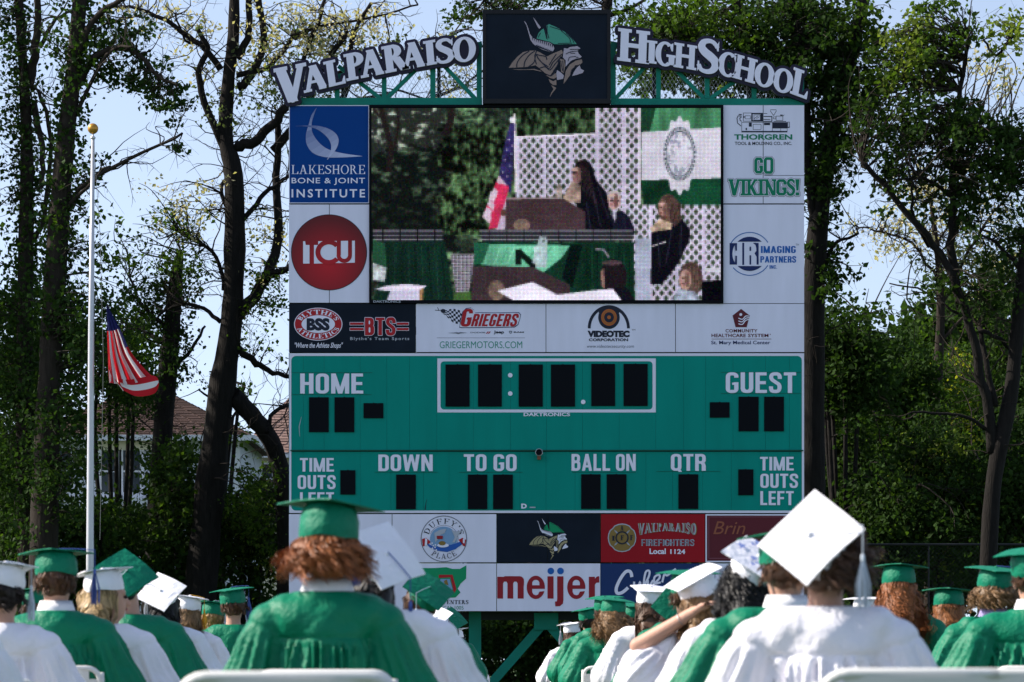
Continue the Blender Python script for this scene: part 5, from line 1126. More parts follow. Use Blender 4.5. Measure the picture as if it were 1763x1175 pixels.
# ---- one seated graduate
ARMS_UP = {-1: ((-.185, -.01, .985), (-.315, -.03, .99), (-.045, -.135, 1.145))}
SLV_UP = {-1: ((-.18, -.01, .955), (-.26, -.02, .87), (-.29, -.02, .80))}
def person(desc, hx, hy, s, gown, cap, hair, style, n=(0, 0, 1), yaw=45, u=None, head=(0, 0, 0), body_yaw=0, off=(0, 0), tas=None, tcol=None, collar=None, seed=1, wide=1., h=None, arms=None, dist=.128, dens=1., chair=None, tsw=(0, 0), board_extra=None):
    """hx, hy: photo px of the head centre; s: px per metre there"""
    Y = F / s; X = (hx - CX) / s; zc = HC + (HY - hy) / s
    bm, Rm = get_body(head, ARMS_UP if arms else None, 'up' if arms else None); hc = head_pt(Rm, HEAD); k = min(max(zc / hc[2], .84), 1.14)
    root = bpy.data.objects.new('person', None); COL.objects.link(root); tag(root, 'graduate ' + desc, 'person', 'graduates seated in rows')
    by = math.radians(body_yaw); root.rotation_euler = (0, 0, by); root.scale = (k, k, k)
    hw = Matrix.Rotation(by, 3, 'Z') @ Vector(hc); root.location = (X - hw.x * k, Y - hw.y * k, 0); ORG[root.name] = np.zeros(3)
    b = bpy.data.objects.new('body', bm); COL.objects.link(b); b.parent = root; b.scale = (min(1, wide) * .96, .98, 1)
    h = h or max(.008, min(.016, 4.2 / s))
    g = bpy.data.objects.new('gown', gown_mesh('gown', m_ggreen if gown == 'green' else m_gwhite, seed, h, wide, SLV_UP if arms else None)); COL.objects.link(g); g.parent = root
    nl = np.array(Matrix.Rotation(-by, 3, 'Z') @ Vector(n)); nl /= np.linalg.norm(nl)
    cc = hc + Rm @ np.array((0, -.02, .012)) if n[2] > .82 else hc + Rm @ np.array((0, -.015, .018))
    if hair: ho = bpy.data.objects.new('hair', hair_mesh(HM[hair], style, Rm, (cc, nl), seed + 50, dens, n[2] > .82)); COL.objects.link(ho); ho.parent = root
    nl = np.array(Matrix.Rotation(-by, 3, 'Z') @ Vector(n)); nl /= np.linalg.norm(nl)
    cc = hc + Rm @ np.array((0, -.02, .012)) if n[2] > .82 else hc + Rm @ np.array((0, -.015, .018))
    mt = m_cgreen if cap == 'green' else m_cwhite
    V, Fc, B, BF, top, a, bb, n_ = cap_meshes(cc, nl, yaw, u=u, dist=dist, low=0 if n[2] > .82 else -.035)
    co = obj('cap', V, Fc, mt, root, smooth=True, local=True); bo = obj('mortarboard', B, BF, mt, co, local=True)
    mb = MB(); q = [top + n_ * z + a * math.cos(t) * r + bb * math.sin(t) * r for r, z in ((.011, .0), (.010, .005), (.006, .008)) for t in np.linspace(0, 2 * math.pi, 10, endpoint=False)]
    mb.v = [tuple(v) for v in q]; mb.f = [(i * 10 + j, i * 10 + (j + 1) % 10, (i + 1) * 10 + (j + 1) % 10, (i + 1) * 10 + j) for i in (0, 1) for j in range(10)] + [tuple(range(20, 30))]; mb.m = [0] * len(mb.f); mb.build('cap_button', mt, co, smooth=True, local=True)
    if tas is not None:
        d = a * tas[0] + bb * tas[1]; e = top + d * .12 / max(abs(tas[0]), abs(tas[1])) + n_ * .004; tassel(co, tuple(top + n_ * .009), tuple(e), .25, tcol or m_tas, seed, .012, tsw)
    if collar:
        mb = MB(); K = 20
        for z, r in ((1.05, .092), (1.085, .082), (1.118, .071), (1.110, .066)):
            for j in range(K): t = 2 * math.pi * j / K; mb.v.append((r * math.cos(t), r * 1.02 * math.sin(t) + .002, z - .02 * max(0, math.sin(t))))
        for i in range(3):
            for j in range(K): mb.f.append((i * K + j, i * K + (j + 1) % K, (i + 1) * K + (j + 1) % K, (i + 1) * K + j)); mb.m.append(0)
        mb.build('shirt_collar', m_lav if collar == 'lav' else m_collar, root, smooth=True, local=True)
    for sd in (-1, 1):
        ep = head_pt(Rm, (sd * .032, .096, 1.205)); MB().lathe(tuple(ep), [(.001, -.010), (.008, -.006), (.011, 0), (.008, .006), (.001, .010)], 10).build('eye', m_eye, root, smooth=True, local=True)
    lp = [tuple(head_pt(Rm, (x, .108 - abs(x) * .35, 1.142 + z))) for x, z in ((-.022, 0), (-.011, .003), (0, .002), (.011, .003), (.022, 0))]; MB().tube(lp, [.002, .005, .005, .005, .002], 6).build('lips', m_lip, root, smooth=True, local=True)
    if chair is not False: add_chair(root.location.x, root.location.y + .02, by, (chair or 'white folding chair of graduate ' + desc), k)
    return root, co, top, a, bb, n_
PEOPLE = []
P_ = person
P_('in white at the far left edge with dark curly hair', 6, 1024, 420, 'white', 'white', 'dark', 'bun', n=(.1, .1, 1), yaw=30, tas=(1, .1), tcol=m_tas, seed=3, body_yaw=-6)
P_('in white cut off by the bottom left corner', -125, 1010, 560, 'white', 'white', 'dark', 'long', n=(0, .1, 1), seed=4)
P_('with short brown hair and flat green cap beside the flagpole', 97, 1003, 392, 'green', 'green', 'brown', 'short', n=(.0, .11, 1), yaw=43, collar=True, tas=(1, -1), tcol=m_tasb, seed=5, body_yaw=3)
P_('in green mostly hidden behind the flagpole graduate', 62, 1050, 250, 'green', 'green', 'brown', 'short', n=(0, .1, 1), seed=6)
P_('with blonde hair and white cap turning her face right', 188, 1030, 372, 'white', 'white', 'blonde', 'long', n=(-.12, .06, 1), yaw=38, head=(-60, 0, 0), tas=(1, .6), tcol=m_tas, seed=7, body_yaw=-14)
P_('with a dark green cap tipped back like a diamond', 211, 1019, 340, 'green', 'green', 'black', 'short', n=(.30, -.66, .62), u=(.74, -.61), head=(0, 0, -24), tas=(.2, -1), tcol=m_tasw, seed=8, dist=.132)
P_('with black hair and white cap leaning back, left side', 284, 1043, 268, 'white', 'white', 'black', 'long', n=(-.12, -.8, .6), u=(.82, -.39), tas=(-1, .1), tcol=m_tasw, seed=9)
P_('in white with long wavy hair and a yellow tassel', 323, 1058, 232, 'white', 'white', 'light', 'wavy', n=(.16, .03, 1), yaw=20, tas=(1, .3), tcol=m_tasy, seed=10)
P_('with sandy hair, green cap and silver tassel', 367, 1066, 222, 'green', 'green', 'sand', 'short', n=(.1, .06, 1), yaw=30, tas=(1, 0), tcol=m_tasw, seed=11)
P_('in green farthest right of the left block', 402, 1046, 228, 'green', 'green', 'brown', 'short', n=(-.1, -.06, 1), yaw=35, tas=(.8, -.3), tcol=m_tasb, seed=12)
P_('with reddish curls and green cap, large before the scoreboard', 564, 950, 556, 'green', 'green', 'auburn', 'mop', n=(.09, .12, 1), yaw=47, collar=True, seed=13, wide=.91, dens=1.5, tas=(1, .2), tcol=m_tasb, dist=.14)
P_('in white with big white cap beside the reddish curls', 640, 996, 500, 'white', 'white', 'black', 'long', n=(.52, -.66, .54), u=(.59, -.80), tas=(1, .2), tcol=m_tasb, seed=14, body_yaw=-8, head=(0, 0, -20), dist=.13)
P_('with dark green tilted cap before the state map sign', 723, 1046, 335, 'green', 'green', 'brown', 'short', n=(.42, -.55, .66), u=(.8, -.55), tas=(-.3, -1), tcol=m_tas, seed=15)
P_('far off in white cap just below the state map', 761, 1081, 185, 'white', 'white', 'dark', 'long', n=(-.35, -.6, .6), u=(.85, -.4), seed=16, tas=(.2, -1), tcol=m_tasw)
P_('far off in small green cap tilted right', 772, 1080, 172, 'green', 'green', 'brown', 'long', n=(.5, -.5, .6), u=(.6, -.6), seed=17)
P_('far off in white beside the scoreboard post', 786, 1104, 165, 'white', 'white', 'dark', 'long', n=(-.2, .1, 1), seed=18)
P_('in white, leftmost of the right block, brown hair', 985, 1094, 168, 'white', 'white', 'brown', 'wavy', n=(-.1, -.05, 1), yaw=25, seed=19, tas=(-1, .2), tcol=m_tasw)
P_('with dark hair and small green cap below meijer', 1014, 1072, 178, 'green', 'green', 'dark', 'short', n=(-.15, -.05, 1), yaw=20, seed=20)
P_('with green cap rising behind the bushy curls', 1042, 1056, 195, 'green', 'green', 'brown', 'short', n=(-.05, -.12, 1), yaw=35, seed=21)
P_('with bushy curly light brown hair in green gown', 1054, 1062, 238, 'green', 'green', 'light', 'big', n=(.15, -.08, 1), yaw=20, seed=22, dens=1.3)
P_('with short hair and green cap right of bushy curls', 1090, 1070, 222, 'green', 'green', 'brown', 'short', n=(.14, -.1, 1), yaw=32, seed=23, body_yaw=-5)
P_('with long straight brown hair and pointed white cap', 1118, 1046, 250, 'white', 'white', 'brown', 'long', n=(.08, -.2, 1), yaw=10, seed=24, tas=(1, .2), tcol=m_tasb)
P_('with wide flat green cap below the red sign', 1184, 1030, 345, 'green', 'green', 'brown', 'short', n=(.02, -.10, 1), yaw=40, seed=25, tas=(1, -.6), tcol=m_tasb)
P_('with dark green cap seen behind the raised arm', 1166, 1050, 270, 'green', 'green', 'brown', 'wavy', n=(-.1, -.92, .12), u=(.6, .7), seed=26)
r_ = P_('in white raising a bare arm to her cap', 1210, 1036, 400, 'white', 'white', 'light', 'wavy', n=(-.42, -.22, .86), yaw=20, seed=27, arms=True, body_yaw=-4, wide=1.0)
w0 = Vector((-.10, -.116, 1.113)); dr_ = Vector((.27, -.105, .155)).normalized(); e1_ = dr_.cross(Vector((0, 1, 0))).normalized(); e2_ = dr_.cross(e1_)
MB().tube([w0 + e1_ * math.cos(a) * .032 + e2_ * math.sin(a) * .032 for a in np.linspace(0, 2 * math.pi, 17)], .002, 5).build('bracelet', m_metal, r_[0], local=True)
r_ = P_('with black curls and blue flowers painted on white cap', 1284, 1012, 455, 'white', 'white', 'black', 'curly', n=(.36, -.52, .80), u=(.82, -.57), seed=28, dens=1.3, body_yaw=4, dist=.135)
_, co, top, a, bb, n_ = r_; rg = random.Random(5); m_bl = M('cap_paint_blue', (.26, .33, .66), .6)
for i in range(13):
    p, q = rg.uniform(-.09, .09), rg.uniform(-.09, .09); rr = rg.uniform(.014, .03); c = top + a * p + bb * q + n_ * (.003 + .0006 * i - .006 * ((p / .12) ** 2 + (q / .12) ** 2)); k = 10
    mb = MB(); mb.v = [tuple(c + a * math.cos(t) * rr * (.7 + .3 * math.cos(t * 5)) + bb * math.sin(t) * rr * (.7 + .3 * math.cos(t * 5))) for t in np.linspace(0, 2 * math.pi, k, endpoint=False)]; mb.f = [tuple(range(k))]; mb.m = [0]
    mb.build('painted_flower', m_bl, co, local=True)
P_('in green with white collar half behind the largest cap', 1352, 985, 512, 'green', 'green', 'brown', 'crop', n=(-.06, .06, 1), yaw=45, seed=29, collar=True, body_yaw=6, wide=1.1)
P_('with the largest white cap, a sunlit diamond', 1421, 972, 622, 'white', 'white', 'brown', 'mop', n=(-.44, -.74, .50), u=(-.71, -.70), seed=30, wide=1.03, dist=.13, tas=(-1, 1), tcol=m_tas, dens=1.2, body_yaw=-4)
P_('with long auburn curls and flat green cap', 1546, 1016, 292, 'green', 'green', 'auburn', 'curly', n=(.03, .10, 1), yaw=43, seed=31, dens=1.3)
P_('with loose ginger waves between two green caps', 1632, 1052, 288, 'green', 'green', 'ginger', 'wavy', n=(.04, .08, 1), yaw=40, seed=32, dens=1.3)
P_('with lavender collar and light brown curls', 1710, 1022, 318, 'green', 'green', 'light', 'mop', n=(.10, -.10, 1), yaw=36, seed=33, collar='lav', tas=(1, -.8), tcol=m_tasb)
P_('in green cut off by the right edge', 1778, 1000, 400, 'green', 'green', 'brown', 'crop', n=(-.12, -.12, 1), yaw=50, seed=34, collar=True, wide=1.1)
P_('far off in white cap left of the auburn curls', 1490, 1062, 250, 'white', 'white', 'brown', 'short', n=(0, -.05, 1), yaw=30, seed=35)
for x, s, lab, z in ((512, 860, 'empty white folding chair nearest the camera, left of centre', .995), (1560, 800, 'empty white folding chair nearest the camera, on the right', 1.0), (1795, 800, 'empty white folding chair cut off at the bottom right corner', 1.0)):
    add_chair((x - CX) / s, F / s, 0, lab, z)
# ------------------------------------------------------------------ flag and pole
YF = 48.0
pf = lambda x, y, Y=YF: Vector(W(x, y, Y))
fp = pf(154.5, 1135); fp.z = 0
t = empty('flagpole', fp, 'tall silver flagpole topped by a gold ball, left of the scoreboard', 'flagpole')
top_ = pf(160, 240); m_pole = M('pole_aluminium', (.55, .55, .58), .4, metal=.35, noise=(3, .06), stretch=(4, 4, .4))
MB().tube([fp, pf(155, 960), pf(157, 560), top_], [.06, .058, .045, .026], 16).build('pole', m_pole, t, smooth=True)
MB().lathe((top_.x, top_.y, top_.z), [(.03, 0), (.045, .02), (.03, .04), (.014, .05), (.014, .09)], 14).build('truck', m_pole, t, smooth=True)
MB().lathe((top_.x, top_.y, top_.z + .16), [(.001, -.082)] + [(.082 * math.cos(a), .082 * math.sin(a)) for a in np.linspace(-1.5, 1.5, 11)] + [(.001, .082)], 20).build('ball', M('gold_ball', (.55, .27, .05), .35, metal=.6, noise=(14, .25)), t, smooth=True)
MB().tube([pf(161, 245, YF - .05), pf(172, 400, YF - .08), pf(178, 620, YF - .1), pf(172, 930, YF - .08)], .004, 5).build('halyard', M('rope', (.22, .22, .21), .8), t)
t = empty('flag', pf(184, 527), 'half-raised red and white striped flag with blue canton hanging from its pole', 'flag')
m_fr = M('flag_red', (.60, .014, .025), .6, trans=-.5); m_fw = M('flag_white', (.84, .82, .84), .6, trans=-.5); m_fb = M('flag_blue', (.025, .03, .16), .6, trans=-.2)
Lf = smooth_path([(183, 526), (184.5, 570), (185.5, 610), (187, 640), (188, 659)], 5); Rt = smooth_path([(184, 525), (206, 565), (224, 604), (246, 632), (262, 648)], 5); k = len(Lf) - 1
NS = 9; VV = []; FF = []; MI = []; m = NS * 3
for i in range(k + 1):
    for j in range(m + 1):
        u = j / m; x = Lf[i][0] + (Rt[i][0] - Lf[i][0]) * u; y = Lf[i][1] + (Rt[i][1] - Lf[i][1]) * u + 8 * math.sin(math.pi * u) * (i / k); VV.append(pf(x, y, YF + .10 * math.sin(j * .85 + i * .12) * (.3 + .7 * i / k) + .10 * u))
for i in range(k):
    for j in range(m):
        FF.append((i * (m + 1) + j, (i + 1) * (m + 1) + j, (i + 1) * (m + 1) + j + 1, i * (m + 1) + j + 1)); u = (j + .5) / m; v = i / k
        MI.append(2 if v < .24 or (u > .86 and v < .42) else int(j / 3) % 2)
obj('fly', VV, FF, [m_fr, m_fw, m_fb], t, MI, smooth=True)
VV = []; FF = []; MI = []
A = smooth_path([(203, 652), (222, 654), (245, 650), (264, 647), (272, 652)], 4); B = smooth_path([(212, 672), (232, 682), (252, 682), (268, 676), (274, 662)], 4)
for i in range(len(A)):
    for j in range(7): u = j / 6; VV.append(pf(A[i][0] * (1 - u) + B[i][0] * u, A[i][1] * (1 - u) + B[i][1] * u, YF - .05 + .05 * math.sin(u * 3.1 + i * .2)))
for i in range(len(A) - 1):
    for j in range(6): FF.append((i * 7 + j, i * 7 + j + 1, i * 7 + j + 8, i * 7 + j + 7)); MI.append((0, 0, 1, 1, 0, 0)[j])
obj('folded_fly', VV, FF, [m_fr, m_fw], t, MI, smooth=True)
VV = []; FF = []; MI = []
A = smooth_path([(187, 612), (190, 640), (200, 655), (214, 670)], 4); B = smooth_path([(188, 660), (194, 656), (203, 662), (212, 674)], 4)
for i in range(len(A)):
    for j in range(3): u = j / 2; VV.append(pf(A[i][0] * (1 - u) + B[i][0] * u, A[i][1] * (1 - u) + B[i][1] * u, YF - .04 + .03 * u))
for i in range(len(A) - 1):
    for j in range(2): FF.append((i * 3 + j, i * 3 + j + 1, i * 3 + j + 4, i * 3 + j + 3)); MI.append(j)
obj('folded_fly', VV, FF, [m_fr, m_fw], t, MI, smooth=True)

# ------------------------------------------------------------------ houses behind the trees
m_sid = M('siding_white', (.52, .56, .62), .6, noise=(1.5, .06)); m_cream = M('siding_cream', (.60, .58, .42), .6); m_roof = M('roof_shingle', (.07, .042, .034), .85, noise=(1.2, .18), island=.25); m_roof2 = M('roof_shingle_pale', (.20, .13, .11), .85, noise=(1.2, .15), island=.2)
m_trimw = M('house_trim', (.66, .68, .72), .5); m_glass = M('window_glass', (.02, .03, .04), .08, spec=.8); m_stone = M('foundation', (.3, .28, .25), .9)
def house(Y, x0, x1, eave, ridge, rx0, rx1, dep, label, wall, roof, wins):
    a = W(x0, eave, Y); b = W(x1, eave, Y); g0 = W(x0, eave, Y); cx = (a[0] + b[0]) / 2
    h = empty('house', (cx, Y, 0), label, 'house'); ze = a[2]
    MB().box((a[0], Y, .3), (b[0], Y + dep, ze)).build('wall', wall, h); MB().box((a[0] - .05, Y - .05, -.1), (b[0] + .05, Y + dep, .3)).build('foundation', m_stone, h)
    mb = MB(); z = .3
    while z < ze - .2:
        V = [(a[0] - .02, Y - .03, z), (b[0] + .02, Y - .03, z), (b[0] + .02, Y - .004, z + .2), (a[0] - .02, Y - .004, z + .2), (a[0] - .02, Y - .004, z), (b[0] + .02, Y - .004, z)]; mb.add(V, [(0, 1, 2, 3), (4, 5, 1, 0)]); z += .2
    mb.build('siding', wall, h)['kind'] = 'stuff'
    o = .45; zr = W(0, ridge, Y)[2]; ra, rb = W(rx0, ridge, Y)[0], W(rx1, ridge, Y)[0]; ym = Y + dep / 2
    E = [(a[0] - o, Y - o, ze), (b[0] + o, Y - o, ze), (b[0] + o, Y + dep + o, ze), (a[0] - o, Y + dep + o, ze), (ra, ym, zr), (rb, ym, zr)]
    rf = obj('roof', E, [(0, 1, 5, 4), (1, 2, 5), (2, 3, 4, 5), (3, 0, 4), (0, 3, 2, 1)], roof, h)
    # shingle courses on the front and right slopes
    mb = MB()
    for (p0, p1, q0, q1) in ((E[0], E[1], E[4], E[5]), (E[1], E[2], E[5], E[5])):
        p0, p1, q0, q1 = map(Vector, (p0, p1, q0, q1)); nr = (p1 - p0).cross(q0 - p0).normalized(); n = int((q0 - p0).length / .22); 
        for i in range(n):
            t0, t1 = i / n, (i + 1) / n; A0, A1, B0, B1 = p0.lerp(q0, t0), p1.lerp(q1, t0), p0.lerp(q0, t1), p1.lerp(q1, t1); L = (A1 - A0).length; kk = max(1, int(L / .5))
            for j in range(kk):
                u0, u1 = j / kk, (j + 1) / kk - .012; li = nr * (.03 + .012 * ((i * 7 + j * 13) % 5) / 5); b0 = len(mb.v)
                mb.v += [tuple(A0.lerp(A1, u0) + li), tuple(A0.lerp(A1, u1) + li), tuple(B0.lerp(B1, u1) + nr * .008), tuple(B0.lerp(B1, u0) + nr * .008), tuple(A0.lerp(A1, u0) + nr * .004), tuple(A0.lerp(A1, u1) + nr * .004)]
                mb.f += [(b0, b0 + 1, b0 + 2, b0 + 3), (b0 + 4, b0 + 5, b0 + 1, b0)]; mb.m += [0, 0]
    mb.build('shingle', roof, rf)['kind'] = 'stuff'
    mb = MB(); mb.box((a[0] - o, Y - o - .08, ze - .16), (b[0] + o, Y - o, ze + .02)); mb.box((b[0] + o, Y - o, ze - .16), (b[0] + o + .08, Y + dep, ze + .02)); mb.build('gutter', m_trimw, h)
    for s in (a[0] + .06, b[0] - .06): MB().box((s - .09, Y - .05, .3), (s + .09, Y - .031, ze - .16)).build('corner_board', m_trimw, h)
    for wx0, wy0, wx1, wy1, n in wins:
        p = W(wx0, wy0, Y); q_ = W(wx1, wy1, Y); wr_ = MB().box((p[0] - .1, Y - .07, q_[2] - .1), (q_[0] + .1, Y - .034, p[2] + .1)).build('window', m_trimw, h)
        for i in range(n):
            xa = p[0] + (q_[0] - p[0]) * i / n + .03; xb = p[0] + (q_[0] - p[0]) * (i + 1) / n - .03; zm = (p[2] + q_[2]) / 2
            MB().box((xa, Y - .085, zm + .03), (xb, Y - .071, p[2])).build('pane', m_glass, wr_); MB().box((xa, Y - .085, q_[2]), (xb, Y - .071, zm - .03)).build('pane', m_glass, wr_)
        MB().box((p[0] - .15, Y - .14, q_[2] - .2), (q_[0] + .15, Y - .072, q_[2] - .101)).build('sill', m_trimw, wr_)
    return h
h1 = house(98, 60, 412, 752, 655, 190, 262, 9, 'white-sided house with dark brown hipped roof behind the left trees', m_sid, m_roof, [(174, 776, 204, 848, 1), (211, 776, 243, 848, 1), (90, 776, 124, 848, 1)])
a = W(160, 862, 98); b = W(300, 1010, 98); MB().box((a[0], 96.6, a[2] - .25), (b[0], 97.9, a[2])).build('porch_beam', m_trimw, h1)
MB().box((W(165, 0, 98)[0], 97.9, W(0, 775, 98)[2]), (W(300, 0, 98)[0], 97.96, W(0, 757, 98)[2])).build('frieze', m_cream, h1)
house(112, 430, 800, 782, 600, 540, 640, 11, 'house with pinkish brown roof partly hidden by the scoreboard', m_cream, m_roof2, [(445, 800, 470, 850, 1)])

# ------------------------------------------------------------------ trees
m_bark = M('bark', (.026, .020, .016), .95, noise=(5, .4), bump=(9, 1.0), stretch=(3, 3, .5)); m_bark2 = M('bark_dark', (.013, .011, .010), .95, noise=(6, .4), bump=(16, 1.0), stretch=(3, 3, .5)); m_twig = M('twig', (.028, .022, .018), .9)
LM = {'dark': M('leaf_dark', (.024, .050, .011), .7, island=.6, trans=.35, spec=.08), 'mid': M('leaf_mid', (.044, .082, .012), .65, island=.65, trans=.5, spec=.1), 'light': M('leaf_light', (.12, .16, .030), .6, island=.5, trans=.5, spec=.1), 'cream': M('locust_blossom', (.50, .44, .27), .8, island=.3, trans=.3, spec=.05), 'ivy': M('ivy_leaf', (.026, .058, .010), .6, island=.6, trans=.3, spec=.12), 'grey': M('leaf_grey_green', (.085, .11, .055), .7, island=.5, trans=.4, spec=.08), 'yellow': M('leaf_sunlit', (.22, .22, .025), .6, island=.5, trans=.55, spec=.1)}  # the yellow leaf colour stands in for sunlight on foliage patches
def leaves(C, size, rg, droop=0.0, asp=.75):
    n = len(C); a = rg.standard_normal((n, 3)); a[:, 2] -= droop; a /= np.linalg.norm(a, axis=1)[:, None]; b = np.cross(a, rg.standard_normal((n, 3))); b /= np.linalg.norm(b, axis=1)[:, None] + 1e-9; nn = np.cross(a, b)
    s = (size * (.6 + .8 * rg.random(n)))[:, None]
    V = np.stack([C - a * s * .5, C + b * s * asp * .5 + nn * s * .10 - a * s * .08, C + a * s * .55, C - b * s * asp * .5 + nn * s * .10 - a * s * .08], 1).reshape(-1, 3)
    return V, np.arange(4 * n).reshape(-1, 4)
GAPS = [(205, 810, 50, 62, .10), (385, 800, 50, 55, .14), (300, 722, 130, 34, .16), (455, 750, 32, 70, .12), (455, 600, 40, 60, .4), (1510, 500, 65, 75, .3), (1575, 430, 60, 60, .4), (1480, 340, 45, 70, .35), (215, 330, 60, 120, .5)]
DENS = .62
def clumps(regs, Y, rg):
    """regs: (px, py, rx, ry, n_clumps, leaves_per, sigma, kind, dz) -> per kind leaf centres, and clump centres"""
    out = {}; cs = []
    for (x, y, rx, ry, nc, nl, sg, kd, dz) in regs:
        c0 = np.array(W(x, y, Y)); k = Y / F; u = rg.standard_normal((nc, 3)); u /= np.linalg.norm(u, axis=1)[:, None]; u *= (rg.random(nc) ** (1 / 2.2) * (1 + .45 * np.abs(rg.standard_normal(nc)) * (rg.random(nc) < .35)))[:, None]
        C = c0 + u * np.array((rx * k, dz, ry * k)); C[:, 2] = np.maximum(C[:, 2], .1); cs.append(C)
        if Y > 56:
            px_ = CX + C[:, 0] / C[:, 1] * F; py_ = HY - (C[:, 2] - HC) / C[:, 1] * F; keep = np.ones(nc)
            for gx, gy, gw, gh, pk in GAPS: keep = np.where((np.abs(px_ - gx) < gw) & (np.abs(py_ - gy) < gh), pk, keep)
            C = C[rg.random(nc) < keep * (DENS if py_.mean() < 560 else 1)]; nc = len(C)
        if nc == 0: continue
        nls = rg.poisson(nl, nc) + 3; L = np.repeat(C, nls, axis=0); L = L + rg.standard_normal(L.shape) * sg * np.array((1, 1, .8)); out.setdefault(kd, []).append(L)
    return {k: np.concatenate(v) for k, v in out.items()}, np.concatenate(cs) if cs else np.zeros((0, 3))
def wiggle(P, rg, amp, n=4):
    Q = smooth_path(P, n); out = []
    for i, q in enumerate(Q):
        k = 0 if i in (0, len(Q) - 1) else amp; out.append(tuple(c + rg.normal(0, k) for c in q))
    return out
def tree(label, Y, trunk, limbs, regs, size=.085, bark=None, seed=1, ivy=None, cat='tree', name='tree', group=None, twigs=1.0, droop=.3, fine=0):
    rg = np.random.default_rng(seed); bark = bark or m_bark; k = Y / F
    tp, tr = trunk; base = W(tp[0][0], tp[0][1], Y); t = empty(name, (base[0], Y, 0), label, cat, group)
    P3 = [W(x, y, Y) for x, y in tp]; P3 = [(base[0] + (P3[0][0] - base[0]), Y, -.2)] + P3 if P3[0][2] > .3 else P3
    rr = list(tr); rr = ([rr[0] * 1.15] if len(P3) > len(tp) else []) + rr
    Q = smooth_path([tuple(p) + (r * k,) for p, r in zip(P3, rr)], 4); mb = MB(); mb.tube([q[:3] for q in Q], [q[3] * (1 + .05 * rg.standard_normal()) for q in Q], 12); mb.build('trunk', bark, t, smooth=True)
    anch = [np.array(q[:3]) for q in Q[2:]]
    for L in limbs:
        pts, r0, r1 = L[:3]; dzz = L[3] if len(L) > 3 else rg.uniform(-.9, .9); n = len(pts); P = [tuple(np.array(W(x, y, Y)) + (0, dzz * (i / (n - 1)) ** 1.2, 0)) for i, (x, y) in enumerate(pts)]; P = wiggle(P, rg, .018); m = len(P)
        MB().tube(P, [(r0 + (r1 - r0) * i / (m - 1)) * k for i in range(m)], 8).build('branch', bark, t, smooth=True); anch += [np.array(p) for p in P[1:]]
    A = np.array(anch); D, C = clumps(regs, Y, rg)
    if len(C) and twigs:
        mb = MB()
        for c in C[rg.random(len(C)) < twigs]:
            d = np.linalg.norm(A - c, axis=1); q = A[d.argmin()]; L = d.min()
            if L < .1 or L > 3.2: continue
            m1 = q + (c - q) * .35 + rg.standard_normal(3) * L * .10 + (0, 0, L * .06); m2 = q + (c - q) * .7 + rg.standard_normal(3) * L * .10 + (0, 0, L * .08); e = c + (c - q) * .12
            w = min(.03, .006 + L * .009); P = smooth_path([tuple(q), tuple(m1), tuple(m2), tuple(e)], 3); mb.tube(P, [w * (1 - .75 * i / (len(P) - 1)) for i in range(len(P))], 4, cap=False)
            if rg.random() < .6: mm = Vector(m2); mb.tube([mm, mm + Vector(rg.standard_normal(3) * .14), mm + Vector(rg.standard_normal(3) * .28)], [w * .5, w * .35, w * .15], 3, cap=False)
        if mb.v: mb.build('twigs', m_twig, t)['kind'] = 'stuff'
    if fine:
        mb = MB(); up_ = A[A[:, 2] > 4.5]
        for _ in range(fine):
            q = Vector(up_[rg.integers(len(up_))]); d = Vector(rg.standard_normal(3) * (1, .6, .7) + (0, 0, .35)).normalized(); L = rg.uniform(.5, 1.7); P = [q]; r0 = .006 + .007 * L
            for i in range(6): d = (d + Vector(rg.standard_normal(3) * .28)).normalized(); P.append(P[-1] + d * L / 6)
            mb.tube(P, [r0 * (1 - .8 * i / 6) for i in range(7)], 4, cap=False)
            for i in (2, 3, 4, 5):
                if rg.random() < .7: e = (d + Vector(rg.standard_normal(3) * .9)).normalized(); m_ = P[i] + e * L * .14; mb.tube([P[i], m_, m_ + (e + Vector(rg.standard_normal(3) * .5)).normalized() * L * .16], [r0 * .45, r0 * .3, r0 * .12], 3, cap=False)
        mb.build('fine_branches', m_twig, t)['kind'] = 'stuff'
    V = []; Fc = []; MI = []; mats = []; b = 0
    for kd, L in D.items():
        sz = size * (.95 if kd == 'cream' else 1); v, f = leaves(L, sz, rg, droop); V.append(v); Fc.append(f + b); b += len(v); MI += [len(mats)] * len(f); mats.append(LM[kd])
    if V: obj('crown', np.concatenate(V), np.concatenate(Fc), mats, t, MI)
    if ivy:
        V = []
        for q, q2 in zip(Q, Q[1:]):
            q = np.array(q); q2 = np.array(q2)
            if q[2] < ivy[0]: continue
            nn = int(ivy[1] * np.linalg.norm(q2[:3] - q[:3])); tt = rg.random(nn)[:, None]; a = rg.random(nn) * 6.28; lump = 1 + .5 * np.sin(a * 2 + q[2] * 2.1) + .35 * np.sin(q[2] * 5.3); r = (q[3] + .02 + np.abs(rg.standard_normal(nn)) * ivy[2] * lump)
            V.append(q[:3] + (q2[:3] - q[:3]) * tt + np.stack([np.cos(a) * r, np.sin(a) * r, rg.standard_normal(nn) * .05], 1))
        v, f = leaves(np.concatenate(V), .085, rg, .8, .9); obj('ivy', v, f, LM['ivy'], t)
    return t
G1 = 'trees standing behind the scoreboard'
